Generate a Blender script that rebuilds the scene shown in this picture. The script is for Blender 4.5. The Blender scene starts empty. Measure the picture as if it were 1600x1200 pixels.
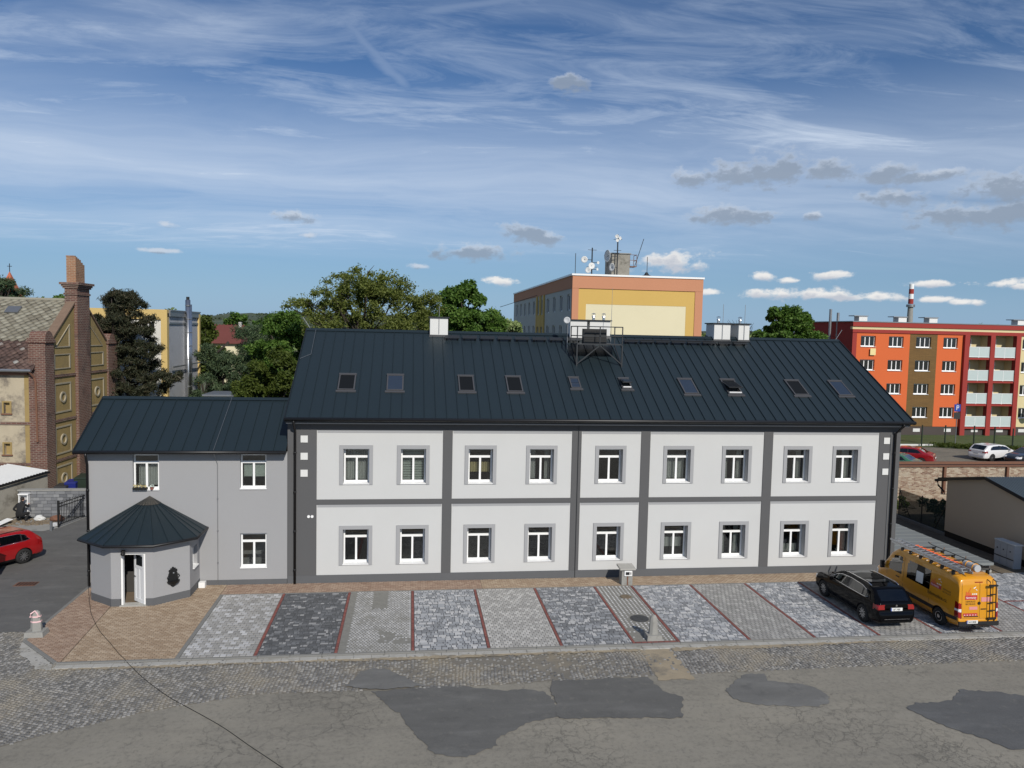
import bpy, bmesh, math, random
import numpy as np
from mathutils import Vector, Matrix
random.seed(7); rng = np.random.default_rng(11)
SC = bpy.context.scene
COL = SC.collection
R = math.radians

# ------------------------------------------------------------------ camera, sky, sun, exposure
cam_d = bpy.data.cameras.new('camera'); cam_o = bpy.data.objects.new('camera', cam_d); COL.objects.link(cam_o)
SC.camera = cam_o
cam_d.sensor_width = 36.0; cam_d.lens = 27.03; cam_d.clip_start = 0.1; cam_d.clip_end = 20000
_r = Vector((0.99129375, -0.1298399, 0.02187013)); _u = Vector((-0.01258124, 0.07193499, 0.99732997)); _f = Vector((0.13106645, 0.98892212, -0.06967516))
_m = Matrix.Identity(4)
for _i in range(3):
    _m[_i][0] = _r[_i]; _m[_i][1] = _u[_i]; _m[_i][2] = -_f[_i]
_m[0][3], _m[1][3], _m[2][3] = 0.0, -31.5, 10.46
cam_o.matrix_world = _m

SUN_DIR = Vector((0.30, -1.0, 0.72)).normalized()      # towards the sun
SUN_EL = math.asin(SUN_DIR.z); SUN_AZ = math.atan2(SUN_DIR.x, SUN_DIR.y)
sun_d = bpy.data.lights.new('sun', 'SUN'); sun_d.energy = 3.4; sun_d.angle = R(0.53); sun_d.color = (1.0, 0.945, 0.86)
sun_o = bpy.data.objects.new('sun', sun_d); COL.objects.link(sun_o)
sun_o.rotation_euler = SUN_DIR.to_track_quat('Z', 'Y').to_euler(); sun_o.location = (20, -60, 60)

SC.view_settings.view_transform = 'Standard'; SC.view_settings.look = 'None'
SC.view_settings.exposure = 0.26; SC.view_settings.gamma = 1.0
SC.view_settings.use_curve_mapping = False

SKY_STRENGTH = 0.06
GREY = [(0.1922,0.3076,0.0270,0.0140),(0.3515,0.1945,0.0233,0.0117),(0.4051,0.1983,0.0458,0.0167),(0.4535,0.2024,0.0541,0.0216),(0.5041,0.1985,0.0375,0.0150),(0.5730,0.1937,0.0350,0.0133),(0.6096,0.1828,0.0375,0.0075),(0.5845,0.1648,0.0433,0.0117),(0.6284,0.1863,0.0250,0.0083),(0.6901,0.1701,0.0458,0.0200),(0.6619,0.1416,0.0666,0.0167),(0.7032,0.1445,0.0500,0.0216),(0.3996,0.1479,0.0666,0.0133),(0.4995,0.1468,0.0150,0.0067),(0.1397,0.1293,0.0333,0.0133),(0.1687,0.1218,0.0333,0.0100),(-0.1452,0.1361,0.0300,0.0083),(-0.2915,0.1156,0.0117,0.0042),(-0.1298,0.1130,0.0183,0.0050),(-0.3007,0.0849,0.0216,0.0033),(0.0786,0.1021,0.0541,0.0117),(0.0134,0.0800,0.0167,0.0042)]
WHITE = [(0.3317,0.0929,0.0500,0.0117),(0.3594,0.0898,0.0233,0.0083),(0.1123,0.0639,0.0291,0.0058),(0.4420,0.0741,0.0167,0.0058),(0.4719,0.0695,0.0117,0.0042),(0.5206,0.0753,0.0250,0.0067),(0.4637,0.0540,0.0500,0.0075),(0.5145,0.0526,0.0458,0.0075),(0.5703,0.0497,0.0416,0.0067),(0.6223,0.0648,0.0233,0.0050),(0.6296,0.0468,0.0200,0.0050),(0.6580,0.0439,0.0183,0.0042),(0.6932,0.0640,0.0266,0.0058),(0.7109,0.0610,0.0167,0.0050),(0.3803,0.0542,0.0183,0.0050)]

class NT:
    """small node-tree writer"""
    def __init__(self, tree):
        self.t = tree; self.n = tree.nodes; self.l = tree.links
    def node(self, typ, **kw):
        n = self.n.new(typ)
        for k, v in kw.items(): setattr(n, k, v)
        return n
    def put(self, sock, v):
        if v is None: return
        if isinstance(v, bpy.types.NodeSocket): self.l.new(v, sock)
        else: sock.default_value = v
    def math(self, op, a, b=None, c=None, clamp=False):
        n = self.node('ShaderNodeMath', operation=op, use_clamp=clamp)
        self.put(n.inputs[0], a); self.put(n.inputs[1], b); self.put(n.inputs[2], c)
        return n.outputs[0]
    def vmath(self, op, a, b=None, c=None):
        n = self.node('ShaderNodeVectorMath', operation=op)
        self.put(n.inputs[0], a); self.put(n.inputs[1], b)
        if c is not None: self.put(n.inputs[2], c)
        return n.outputs['Value'] if op in ('LENGTH', 'DOT_PRODUCT', 'DISTANCE') else n.outputs[0]
    def comb(self, x, y, z=0.0):
        n = self.node('ShaderNodeCombineXYZ')
        self.put(n.inputs[0], x); self.put(n.inputs[1], y); self.put(n.inputs[2], z); return n.outputs[0]
    def sep(self, v):
        n = self.node('ShaderNodeSeparateXYZ'); self.put(n.inputs[0], v); return n.outputs
    def noise(self, vec, scale, detail=4, rough=0.55, dist=0.0, color=False):
        n = self.node('ShaderNodeTexNoise'); self.put(n.inputs['Vector'], vec)
        n.inputs['Scale'].default_value = scale; n.inputs['Detail'].default_value = detail
        n.inputs['Roughness'].default_value = rough; n.inputs['Distortion'].default_value = dist
        return n.outputs['Color'] if color else n.outputs[0]
    def map(self, v, a, b, c=0.0, d=1.0, smooth=False):
        n = self.node('ShaderNodeMapRange'); n.clamp = True
        n.interpolation_type = 'SMOOTHSTEP' if smooth else 'LINEAR'
        self.put(n.inputs[0], v)
        for i, x in enumerate((a, b, c, d)): self.put(n.inputs[i + 1], x)
        return n.outputs[0]
    def mix(self, f, a, b, typ='MIX'):
        n = self.node('ShaderNodeMix', data_type='RGBA', blend_type=typ)
        self.put(n.inputs[0], f)
        self.put(n.inputs[6], a if isinstance(a, bpy.types.NodeSocket) else (*a[:3], 1))
        self.put(n.inputs[7], b if isinstance(b, bpy.types.NodeSocket) else (*b[:3], 1))
        return n.outputs[2]
    def ramp(self, f, stops, interp='LINEAR'):
        n = self.node('ShaderNodeValToRGB'); e = n.color_ramp.elements; n.color_ramp.interpolation = interp
        while len(e) < len(stops): e.new(0.5)
        for i, (p, c) in enumerate(stops):
            e[i].position = p; e[i].color = (*c[:3], 1)
        self.put(n.inputs[0], f); return n.outputs[0]

def make_world():
    w = bpy.data.worlds.new('World'); SC.world = w; w.use_nodes = True; w.cycles.sampling_method = 'MANUAL'; w.cycles.sample_map_resolution = 256
    t = NT(w.node_tree); t.n.clear()
    out = t.node('ShaderNodeOutputWorld'); bg = t.node('ShaderNodeBackground'); bg.inputs[1].default_value = SKY_STRENGTH
    t.l.new(bg.outputs[0], out.inputs[0])
    sky = t.node('ShaderNodeTexSky'); sky.sky_type = 'NISHITA'; sky.sun_disc = False
    sky.sun_elevation = SUN_EL; sky.sun_rotation = SUN_AZ; sky.altitude = 250; sky.air_density = 1.0; sky.dust_density = 0.5; sky.ozone_density = 2.2
    d = t.node('ShaderNodeTexCoord').outputs['Generated']
    x, y, z = t.sep(d)
    zc = t.math('MAXIMUM', z, 0.0)
    az = t.math('ARCTAN2', x, y); el = t.math('ARCSINE', z)
    den = t.math('ADD', zc, 0.10)
    px = t.math('DIVIDE', x, den); py = t.math('DIVIDE', y, den)
    # high veil of cirrus, streaked east to west
    wv = t.noise(t.comb(px, py, 0.0), 0.7, 3, 0.5, color=True)
    wv = t.vmath('MULTIPLY_ADD', wv, (0.9, 0.9, 0.0), t.comb(t.math('MULTIPLY', px, 0.33), py, 3.1))
    c1 = t.noise(wv, 1.25, 9, 0.60, 0.25)
    c2 = t.noise(t.vmath('MULTIPLY', t.comb(px, py, 9.0), (0.8, 2.2, 1.0)), 2.6, 8, 0.68, 0.8)
    band = t.math('MULTIPLY', t.map(el, 0.06, 0.13, 0, 1, True), t.map(el, 0.20, 0.36, 1.0, 0.55, True))
    veil = t.map(c1, 0.40, 0.72, 0, 1, True)
    fine = t.map(c2, 0.45, 0.72, 0, 1)
    cir = t.math('MULTIPLY', t.math('MULTIPLY_ADD', fine, 0.55, t.math('MULTIPLY', veil, 0.76)), band, clamp=True)
    low = t.math('MULTIPLY', t.map(el, 0.055, 0.16, 0, 1, True), t.map(el, 0.16, 0.34, 0.72, 0.0, True))
    low = t.math('MULTIPLY', low, t.map(c1, 0.32, 0.64, 0.45, 1.25))
    cir = t.math('MAXIMUM', cir, low)
    # two vapour trails (straight in the sky: distance from a plane through the eye)
    for (a, b, wd, amp) in (((-0.1042, 0.3729), (-0.0056, 0.2907), 0.012, 0.26), ((0.00, 0.375), (0.20, 0.405), 0.010, 0.26)):
        va = Vector((math.cos(a[1]) * math.sin(a[0]), math.cos(a[1]) * math.cos(a[0]), math.sin(a[1])))
        vb = Vector((math.cos(b[1]) * math.sin(b[0]), math.cos(b[1]) * math.cos(b[0]), math.sin(b[1])))
        nrm = va.cross(vb).normalized(); mid = (va + vb).normalized(); half = (va - vb).length * 0.62
        dd = t.math('ABSOLUTE', t.math('ADD', t.vmath('DOT_PRODUCT', d, tuple(nrm)), t.math('MULTIPLY', t.math('SUBTRACT', c2, 0.5), 0.02)))
        m = t.math('MULTIPLY', t.map(dd, 0.0, wd, amp, 0, True), t.map(t.vmath('DISTANCE', d, tuple(mid)), half * 0.6, half, 1, 0, True))
        cir = t.math('MAXIMUM', cir, m)
    hz = t.mix(t.map(el, -0.02, 0.20, 0, 1, True), (0.56, 0.76, 1.00), (0.49, 0.74, 1.02))
    skyc = t.mix(1.0, sky.outputs[0], hz, 'MULTIPLY'); skyc = t.mix(t.map(el, 0.0, 0.16, 0.70, 0.0, True), skyc, (4.2, 6.5, 9.6))
    col = t.mix(t.math('MULTIPLY', cir, 0.80), skyc, (8.7, 10.0, 11.9))
    # cumulus: each cloud a flattened blob in the sky, edges broken by noise
    nz = t.noise(t.comb(az, t.math('MULTIPLY', el, 1.5), 0.0), 46.0, 7, 0.62)
    nz2 = t.noise(t.comb(az, t.math('MULTIPLY', el, 1.9), 4.0), 22.0, 6, 0.6)
    brk = t.math('ADD', t.math('MULTIPLY', t.math('SUBTRACT', nz, 0.5), 2.3), t.math('MULTIPLY', t.math('SUBTRACT', nz2, 0.5), 2.4))
    ae = t.comb(az, el, 0.0); ae_up = t.comb(az, t.math('ADD', el, 0.006), 0.0)
    def field(v, clouds):
        r = None
        for (a, e, w_, h_) in clouds:
            q = t.vmath('LENGTH', t.vmath('MULTIPLY_ADD', v, (1 / w_, 1 / h_, 0), (-a / w_, -(e - 0.25 * h_) / h_, 0)))
            r = q if r is None else t.math('MINIMUM', r, q)
        return r
    gf = t.math('ADD', field(ae, GREY), brk); gu = t.math('ADD', field(ae_up, GREY), brk)
    gm = t.map(gf, 1.10, 0.30, 0, 1, True)
    gl = t.map(gu, 0.5, 1.3, 0, 1, True)
    gcol = t.mix(gl, (3.9, 4.7, 5.9), (8.6, 9.4, 10.6))
    col = t.mix(t.math('MULTIPLY', gm, 0.78), col, gcol)
    wf = t.math('ADD', field(ae, WHITE), brk); wu = t.math('ADD', field(ae_up, WHITE), brk)
    wm_ = t.map(wf, 1.10, 0.35, 0, 1, True)
    wcol = t.mix(t.map(wu, 0.2, 1.25, 0, 1, True), (7.6, 8.0, 8.9), (12.2, 12.0, 11.7))
    col = t.mix(t.math('MULTIPLY', wm_, 0.95), col, wcol)
    t.l.new(col, bg.inputs[0])
make_world()

# ------------------------------------------------------------------ mesh helpers
ORIG = {}
class MB:
    def __init__(self): self.v = []; self.f = []; self.mi = []
    def add(self, vs, fs, m=0):
        o = len(self.v); self.v += [tuple(p) for p in vs]
        for f in fs: self.f.append(tuple(i + o for i in f)); self.mi.append(m)
        return self
    def box(self, x0, x1, y0, y1, z0, z1, m=0):
        return self.add([(x0,y0,z0),(x1,y0,z0),(x1,y1,z0),(x0,y1,z0),(x0,y0,z1),(x1,y0,z1),(x1,y1,z1),(x0,y1,z1)],
                        [(0,3,2,1),(4,5,6,7),(0,1,5,4),(1,2,6,5),(2,3,7,6),(3,0,4,7)], m)
    def hexa(self, b, t, m=0):          # bottom quad, top quad (same order)
        return self.add(list(b) + list(t), [(0,3,2,1),(4,5,6,7),(0,1,5,4),(1,2,6,5),(2,3,7,6),(3,0,4,7)], m)
    def obox(self, c, s, rz=0.0, rx=0.0, ry=0.0, m=0):
        M = Matrix.Rotation(rz, 3, 'Z') @ Matrix.Rotation(ry, 3, 'Y') @ Matrix.Rotation(rx, 3, 'X'); c = Vector(c)
        p = [c + M @ Vector((sx * s[0] / 2, sy * s[1] / 2, sz * s[2] / 2)) for sz in (-1, 1) for sx, sy in ((-1,-1),(1,-1),(1,1),(-1,1))]
        return self.add(p, [(0,3,2,1),(4,5,6,7),(0,1,5,4),(1,2,6,5),(2,3,7,6),(3,0,4,7)], m)
    def bar(self, a, b, w, h=None, m=0):   # square bar between two points
        a = Vector(a); b = Vector(b); h = h or w; d = (b - a).normalized()
        up = Vector((0, 0, 1)) if abs(d.z) < 0.95 else Vector((0, 1, 0))
        s = d.cross(up).normalized() * w / 2; t = s.cross(d).normalized() * h / 2
        return self.hexa([a - s - t, a + s - t, a + s + t, a - s + t], [b - s - t, b + s - t, b + s + t, b - s + t], m)
    def poly(self, pts, m=0): return self.add(pts, [tuple(range(len(pts)))], m)
    def prism(self, pts, z0, z1, m=0):
        n = len(pts); return self.add([(x, y, z0) for x, y in pts] + [(x, y, z1) for x, y in pts],
            [tuple(range(n))[::-1], tuple(range(n, 2 * n))] + [(i, (i + 1) % n, n + (i + 1) % n, n + i) for i in range(n)], m)
    def prism_y(self, pts, y0, y1, m=0):   # pts (x,z)
        n = len(pts); return self.add([(x, y0, z) for x, z in pts] + [(x, y1, z) for x, z in pts],
            [tuple(range(n)), tuple(range(n, 2 * n))[::-1]] + [(i, n + i, n + (i + 1) % n, (i + 1) % n) for i in range(n)], m)
    def prism_x(self, pts, x0, x1, m=0):   # pts (y,z)
        n = len(pts); return self.add([(x0, y, z) for y, z in pts] + [(x1, y, z) for y, z in pts],
            [tuple(range(n))[::-1], tuple(range(n, 2 * n))] + [(i, (i + 1) % n, n + (i + 1) % n, n + i) for i in range(n)], m)
    def tube(self, path, r, n=8, m=0, closed=False):
        P = [Vector(p) for p in path]; k = len(P); rr = r if isinstance(r, (list, tuple)) else [r] * k
        vs = []
        for i, p in enumerate(P):
            if closed: d = (P[(i + 1) % k] - P[i - 1])
            else: d = (P[min(i + 1, k - 1)] - P[max(i - 1, 0)])
            d.normalize(); up = Vector((0, 0, 1)) if abs(d.z) < 0.9 else Vector((0, 1, 0))
            a = d.cross(up).normalized(); b = a.cross(d)
            vs += [p + (a * math.cos(2 * math.pi * j / n) + b * math.sin(2 * math.pi * j / n)) * rr[i] for j in range(n)]
        fs = []
        for i in range(k if closed else k - 1):
            q = (i + 1) % k
            fs += [(i * n + j, i * n + (j + 1) % n, q * n + (j + 1) % n, q * n + j) for j in range(n)]
        if not closed: fs += [tuple(range(n))[::-1], tuple((k - 1) * n + j for j in range(n))]
        return self.add(vs, fs, m)
    def lathe(self, prof, c=(0, 0, 0), n=16, axis='Z', m=0, cap=True):   # prof (r,h)
        vs = []; c = Vector(c)
        for r, h in prof:
            for j in range(n):
                a = 2 * math.pi * j / n; u, v = r * math.cos(a), r * math.sin(a)
                vs.append(c + (Vector((u, v, h)) if axis == 'Z' else Vector((h, u, v)) if axis == 'X' else Vector((u, h, v))))
        k = len(prof); fs = [(i * n + j, i * n + (j + 1) % n, (i + 1) * n + (j + 1) % n, (i + 1) * n + j) for i in range(k - 1) for j in range(n)]
        if cap: fs += [tuple(range(n))[::-1], tuple((k - 1) * n + j for j in range(n))]
        return self.add(vs, fs, m)
    def ball(self, c, r, n=10, m=0, sz=1.0):
        return self.lathe([(max(1e-3, r * math.sin(math.pi * i / n)), -r * sz * math.cos(math.pi * i / n)) for i in range(n + 1)], c, n + 2, m=m)
    def build(self, name, mats, parent=None, smooth=False, loc=None, fixn=True):
        o0 = Vector(ORIG.get(parent.name, (0, 0, 0))) if parent else Vector(loc or (0, 0, 0))
        me = bpy.data.meshes.new(name)
        me.from_pydata([(p[0] - o0.x, p[1] - o0.y, p[2] - o0.z) for p in self.v], [], self.f)
        mats = mats if isinstance(mats, (list, tuple)) else [mats]
        for m in mats: me.materials.append(MT[m] if isinstance(m, str) else m)
        if len(mats) > 1: me.polygons.foreach_set('material_index', self.mi)
        if fixn:
            b = bmesh.new(); b.from_mesh(me); bmesh.ops.recalc_face_normals(b, faces=b.faces); b.to_mesh(me); b.free()
        if smooth: me.polygons.foreach_set('use_smooth', [True] * len(me.polygons))
        ob = bpy.data.objects.new(name, me); COL.objects.link(ob)
        if parent: ob.parent = parent
        else: ob.location = o0
        ORIG[ob.name] = tuple(o0)
        return ob

def tag(o, label, cat, group=None):
    o['label'] = label; o['category'] = cat
    if group: o['group'] = group
    return o
def thing(name, label, cat, loc=(0, 0, 0), rz=0.0, group=None):
    o = bpy.data.objects.new(name, None); COL.objects.link(o); o.location = loc; o.rotation_euler = (0, 0, rz)
    o.empty_display_size = 0.2
    ORIG[o.name] = (0, 0, 0) if rz else tuple(loc)
    return tag(o, label, cat, group)
def solo(name, mb, mats, label, cat, loc=(0, 0, 0), group=None, smooth=False):
    return tag(mb.build(name, mats, None, smooth, loc), label, cat, group)
def struct(name, mb, mats, fixn=True):
    o = mb.build(name, mats, None, fixn=fixn); o['kind'] = 'structure'; return o
def stuff(o): o['kind'] = 'stuff'; return o
def link_copy(src, parent, offset=(0, 0, 0), label=None):
    c = src.copy(); COL.objects.link(c); c.parent = parent
    c.location = Vector(src.location) + Vector(offset); ORIG[c.name] = ORIG[src.name]
    return c
def copy_tree(o, parent=None):
    c = o.copy(); COL.objects.link(c); c.parent = parent; ORIG[c.name] = ORIG.get(o.name, (0, 0, 0))
    for ch in list(o.children): copy_tree(ch, c)
    return c
def fast_mesh(name, V, F, mats, parent=None, loc=(0, 0, 0)):
    V = np.asarray(V, float) - np.array(ORIG.get(parent.name, (0, 0, 0)) if parent else loc); F = np.asarray(F, np.int32)
    me = bpy.data.meshes.new(name); me.vertices.add(len(V)); me.vertices.foreach_set('co', V.astype(np.float32).ravel())
    k = F.shape[1]; me.loops.add(F.size); me.loops.foreach_set('vertex_index', F.ravel())
    me.polygons.add(len(F)); me.polygons.foreach_set('loop_start', np.arange(0, F.size, k, dtype=np.int32))
    me.polygons.foreach_set('loop_total', np.full(len(F), k, np.int32))
    for m in (mats if isinstance(mats, (list, tuple)) else [mats]): me.materials.append(MT[m])
    me.update(calc_edges=True)
    ob = bpy.data.objects.new(name, me); COL.objects.link(ob)
    if parent: ob.parent = parent
    else: ob.location = loc
    return ob
def lerp_profile(pts, s):
    return float(np.interp(s, [p[0] for p in pts], [p[1] for p in pts]))
def inside(poly, x, y):
    c = False; j = len(poly) - 1
    for i in range(len(poly)):
        xi, yi = poly[i]; xj, yj = poly[j]
        if (yi > y) != (yj > y) and x < (xj - xi) * (y - yi) / (yj - yi) + xi: c = not c
        j = i
    return c

# ------------------------------------------------------------------ materials
MT = {}
def base_mat(name):
    m = bpy.data.materials.new(name); m.use_nodes = True; t = NT(m.node_tree); MT[name] = m
    b = t.n['Principled BSDF']; return m, t, b
def wpos(t, obj=False):
    if obj: return t.node('ShaderNodeTexCoord').outputs['Object']
    return t.node('ShaderNodeNewGeometry').outputs['Position']
def bump(t, b, h, strength=0.3, dist=0.02):
    n = t.node('ShaderNodeBump'); n.inputs['Strength'].default_value = strength; n.inputs['Distance'].default_value = dist
    t.put(n.inputs['Height'], h); t.l.new(n.outputs[0], b.inputs['Normal'])
def plain(name, col, rough=0.7, var=0.12, scale=1.5, fine=30.0, bmp=0.0, metal=0.0, spec=0.5, coat=0.0, dirt=None, dirt_amt=0.0, dirt_scale=0.6):
    m, t, b = base_mat(name); p = wpos(t)
    n1 = t.noise(p, scale, 5, 0.6); n2 = t.noise(p, fine, 3, 0.6)
    k = t.math('ADD', t.math('MULTIPLY', t.math('SUBTRACT', n1, 0.5), 2 * var), t.math('MULTIPLY', t.math('SUBTRACT', n2, 0.5), var))
    k = t.math('ADD', k, 1.0)
    c = t.vmath('SCALE', tuple(col)); c.node.inputs['Scale'].default_value = 1.0; t.l.new(k, c.node.inputs['Scale'])
    if dirt:
        d = t.map(t.noise(p, dirt_scale, 7, 0.7), 0.62 - 0.25 * dirt_amt, 0.80 - 0.20 * dirt_amt, 0, 1, True); c = t.mix(d, c, dirt)
    t.l.new(c, b.inputs['Base Color']); b.inputs['Roughness'].default_value = rough
    b.inputs['Metallic'].default_value = metal; b.inputs['Specular IOR Level'].default_value = spec
    b.inputs['Coat Weight'].default_value = coat; b.inputs['Coat Roughness'].default_value = 0.03
    if bmp: bump(t, b, n2, bmp, 0.02)
    return m
def island(name, stops, rough=0.8, grain=0.18, dirt=None, dirt_amt=0.0, dirt_scale=0.7, bmp=0.15, interp='LINEAR', soft=0.25):
    """each loose piece takes its own colour from the ramp"""
    m, t, b = base_mat(name); g = t.node('ShaderNodeNewGeometry'); p = g.outputs['Position']
    f = t.math('FRACT', t.math('ADD', g.outputs['Random Per Island'], t.node('ShaderNodeObjectInfo').outputs['Random']))
    f = t.math('ADD', f, t.math('MULTIPLY', t.math('SUBTRACT', t.noise(p, 0.9, 3, 0.5), 0.5), soft), clamp=True)
    c = t.ramp(f, stops, interp)
    n2 = t.noise(p, 22, 5, 0.65)
    s = t.vmath('SCALE', c); t.l.new(t.math('MULTIPLY_ADD', t.math('SUBTRACT', n2, 0.5), 2 * grain, 1.0), s.node.inputs['Scale'])
    if dirt:
        d = t.map(t.noise(p, dirt_scale, 7, 0.7), 0.62 - 0.3 * dirt_amt, 0.80 - 0.25 * dirt_amt, 0, 0.9, True); s = t.mix(d, s, dirt)
    t.l.new(s, b.inputs['Base Color']); b.inputs['Roughness'].default_value = rough
    if bmp: bump(t, b, n2, bmp, 0.01)
    return m
def bricks(name, c1, c2, mortar, bw=0.25, bh=0.077, mort=0.012, rough=0.85, soot=None, soot_amt=0.3, bmp=0.6):
    m, t, b = base_mat(name); x, y, z = t.sep(wpos(t, True))
    v = t.comb(t.math('ADD', x, y), z, 0)
    br = t.node('ShaderNodeTexBrick'); t.l.new(v, br.inputs['Vector'])
    br.inputs['Color1'].default_value = (*c1, 1); br.inputs['Color2'].default_value = (*c2, 1); br.inputs['Mortar'].default_value = (*mortar, 1)
    br.inputs['Scale'].default_value = 1.0; br.inputs['Brick Width'].default_value = bw; br.inputs['Row Height'].default_value = bh
    br.inputs['Mortar Size'].default_value = mort; br.inputs['Bias'].default_value = -0.1
    c = br.outputs['Color']; p = wpos(t, True)
    n1 = t.noise(p, 1.1, 6, 0.65); c = t.mix(t.map(n1, 0.35, 0.7, 0, 0.55), c, t.mix(0.5, c1, c2), 'MULTIPLY' if False else 'MIX')
    if soot: c = t.mix(t.map(t.noise(p, 0.7, 6, 0.7), 0.6 - 0.3 * soot_amt, 0.8 - 0.25 * soot_amt, 0, 0.85, True), c, soot)
    t.l.new(c, b.inputs['Base Color']); b.inputs['Roughness'].default_value = rough
    bump(t, b, t.math('SUBTRACT', t.math('MULTIPLY', t.noise(p, 30, 3), 0.4), br.outputs['Fac']), bmp, 0.02)
    return m
# ---- materials: walls and trim
plain('plaster_light', (0.515, 0.517, 0.508), 0.9, 0.05, 0.5, 60, 0.25)
plain('plaster_dark', (0.090, 0.090, 0.092), 0.9, 0.06, 0.6, 60, 0.2)
plain('plaster_plinth', (0.10, 0.103, 0.108), 0.9, 0.10, 0.8, 50, 0.3)
plain('plaster_mid', (0.30, 0.30, 0.305), 0.9, 0.04, 0.4, 60, 0.2)
plain('surround_grey', (0.315, 0.318, 0.325), 0.85, 0.03, 0.5, 50, 0.1)
plain('white_paint', (0.80, 0.80, 0.79), 0.35, 0.02, 2, 30)
plain('white_dull', (0.62, 0.62, 0.60), 0.7, 0.06, 1, 20)
plain('roof_metal', (0.0105, 0.0195, 0.025), 0.47, 0.10, 0.35, 12, 0.0, 0.0, 0.55)
plain('roof_trim', (0.010, 0.012, 0.015), 0.4, 0.05)
plain('black_metal', (0.008, 0.008, 0.009), 0.45, 0.1)
plain('dark_steel', (0.035, 0.038, 0.042), 0.45, 0.1, metal=0.4)
plain('steel', (0.62, 0.62, 0.62), 0.28, 0.08, 3, 20, metal=1.0)
plain('zinc', (0.30, 0.31, 0.32), 0.45, 0.12, 2, 20, metal=0.8)
plain('rubber', (0.012, 0.012, 0.012), 0.8, 0.1)
plain('room_dark', (0.05, 0.048, 0.045), 0.9, 0.1)
plain('curtain_white', (0.55, 0.56, 0.54), 0.9, 0.10, 3, 14)
plain('curtain_cream', (0.55, 0.47, 0.25), 0.9, 0.10, 3, 14)
plain('blind_green', (0.52, 0.58, 0.53), 0.6, 0.03)
plain('concrete', (0.27, 0.265, 0.245), 0.9, 0.15, 2.0, 35, 0.35, dirt=(0.16, 0.15, 0.13), dirt_amt=0.35, dirt_scale=2.5)
plain('concrete_light', (0.37, 0.36, 0.33), 0.9, 0.13, 2.0, 35, 0.3, dirt=(0.24, 0.225, 0.19), dirt_amt=0.5, dirt_scale=1.6)
plain('kerb_grey', (0.185, 0.182, 0.170), 0.9, 0.14, 1.5, 30, 0.3)
plain('old_concrete', (0.25, 0.235, 0.20), 0.95, 0.2, 1.2, 20, 0.5, dirt=(0.12, 0.11, 0.09), dirt_amt=0.5, dirt_scale=0.9)
plain('iron_black', (0.006, 0.006, 0.006), 0.55, 0.1)
plain('wood_white', (0.68, 0.69, 0.70), 0.45, 0.04)
plain('rust', (0.16, 0.075, 0.045), 0.85, 0.25, 6, 40)
plain('plastic_grey', (0.42, 0.43, 0.44), 0.55, 0.05)
plain('clay_red', (0.24, 0.085, 0.06), 0.8, 0.2, 2)
plain('soil', (0.16, 0.125, 0.085), 0.95, 0.3, 1.5, 20, 0.5, dirt=(0.23, 0.2, 0.15), dirt_amt=0.5)
plain('skin', (0.45, 0.26, 0.19), 0.6, 0.05)
plain('cloth_black', (0.010, 0.010, 0.011), 0.85, 0.15)
plain('hair_dark', (0.02, 0.014, 0.01), 0.7, 0.2)
plain('rope', (0.06, 0.06, 0.055), 0.8, 0.1)
plain('lamp_glass', (0.4, 0.4, 0.38), 0.2, 0.05)

def glass_mat(name, tint=(0.76, 0.78, 0.775), ior=1.5, gloss=1.0):
    m, t, b = base_mat(name); out = t.n['Material Output']; t.n.remove(b)
    tr = t.node('ShaderNodeBsdfTransparent'); tr.inputs[0].default_value = (*tint, 1)
    gl = t.node('ShaderNodeBsdfGlossy'); gl.inputs['Roughness'].default_value = 0.015; gl.inputs[0].default_value = (gloss, gloss, gloss, 1)
    n = t.noise(wpos(t), 1.3, 2, 0.5); bp = t.node('ShaderNodeBump'); bp.inputs['Strength'].default_value = 0.05; bp.inputs['Distance'].default_value = 0.05
    t.put(bp.inputs['Height'], n); t.l.new(bp.outputs[0], gl.inputs['Normal'])
    fr = t.node('ShaderNodeFresnel'); fr.inputs[0].default_value = ior
    mx = t.node('ShaderNodeMixShader'); t.l.new(t.math('MULTIPLY', fr.outputs[0], 1.7, clamp=True), mx.inputs[0])
    t.l.new(tr.outputs[0], mx.inputs[1]); t.l.new(gl.outputs[0], mx.inputs[2]); t.l.new(mx.outputs[0], out.inputs[0]); return m
glass_mat('glass')
def dark_glass(name, col=(0.012, 0.015, 0.017), rough=0.04, spec=0.6):
    m, t, b = base_mat(name); p = wpos(t)
    b.inputs['Base Color'].default_value = (*col, 1); b.inputs['Roughness'].default_value = rough; b.inputs['Specular IOR Level'].default_value = spec
    bump(t, b, t.noise(p, 0.9, 2), 0.04, 0.05); return m
dark_glass('glass_dark'); dark_glass('glass_far', (0.02, 0.022, 0.022), 0.08); dark_glass('glass_sky', (0.025, 0.036, 0.056), 0.03, 0.9)
dark_glass('screen_mesh', (0.006, 0.007, 0.008), 0.6, 0.2)
glass_mat('car_glass', (0.10, 0.115, 0.12)); 
plain('glass_frosted', (0.48, 0.55, 0.54), 0.25, 0.06, 0.8, 6, spec=0.8)

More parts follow.
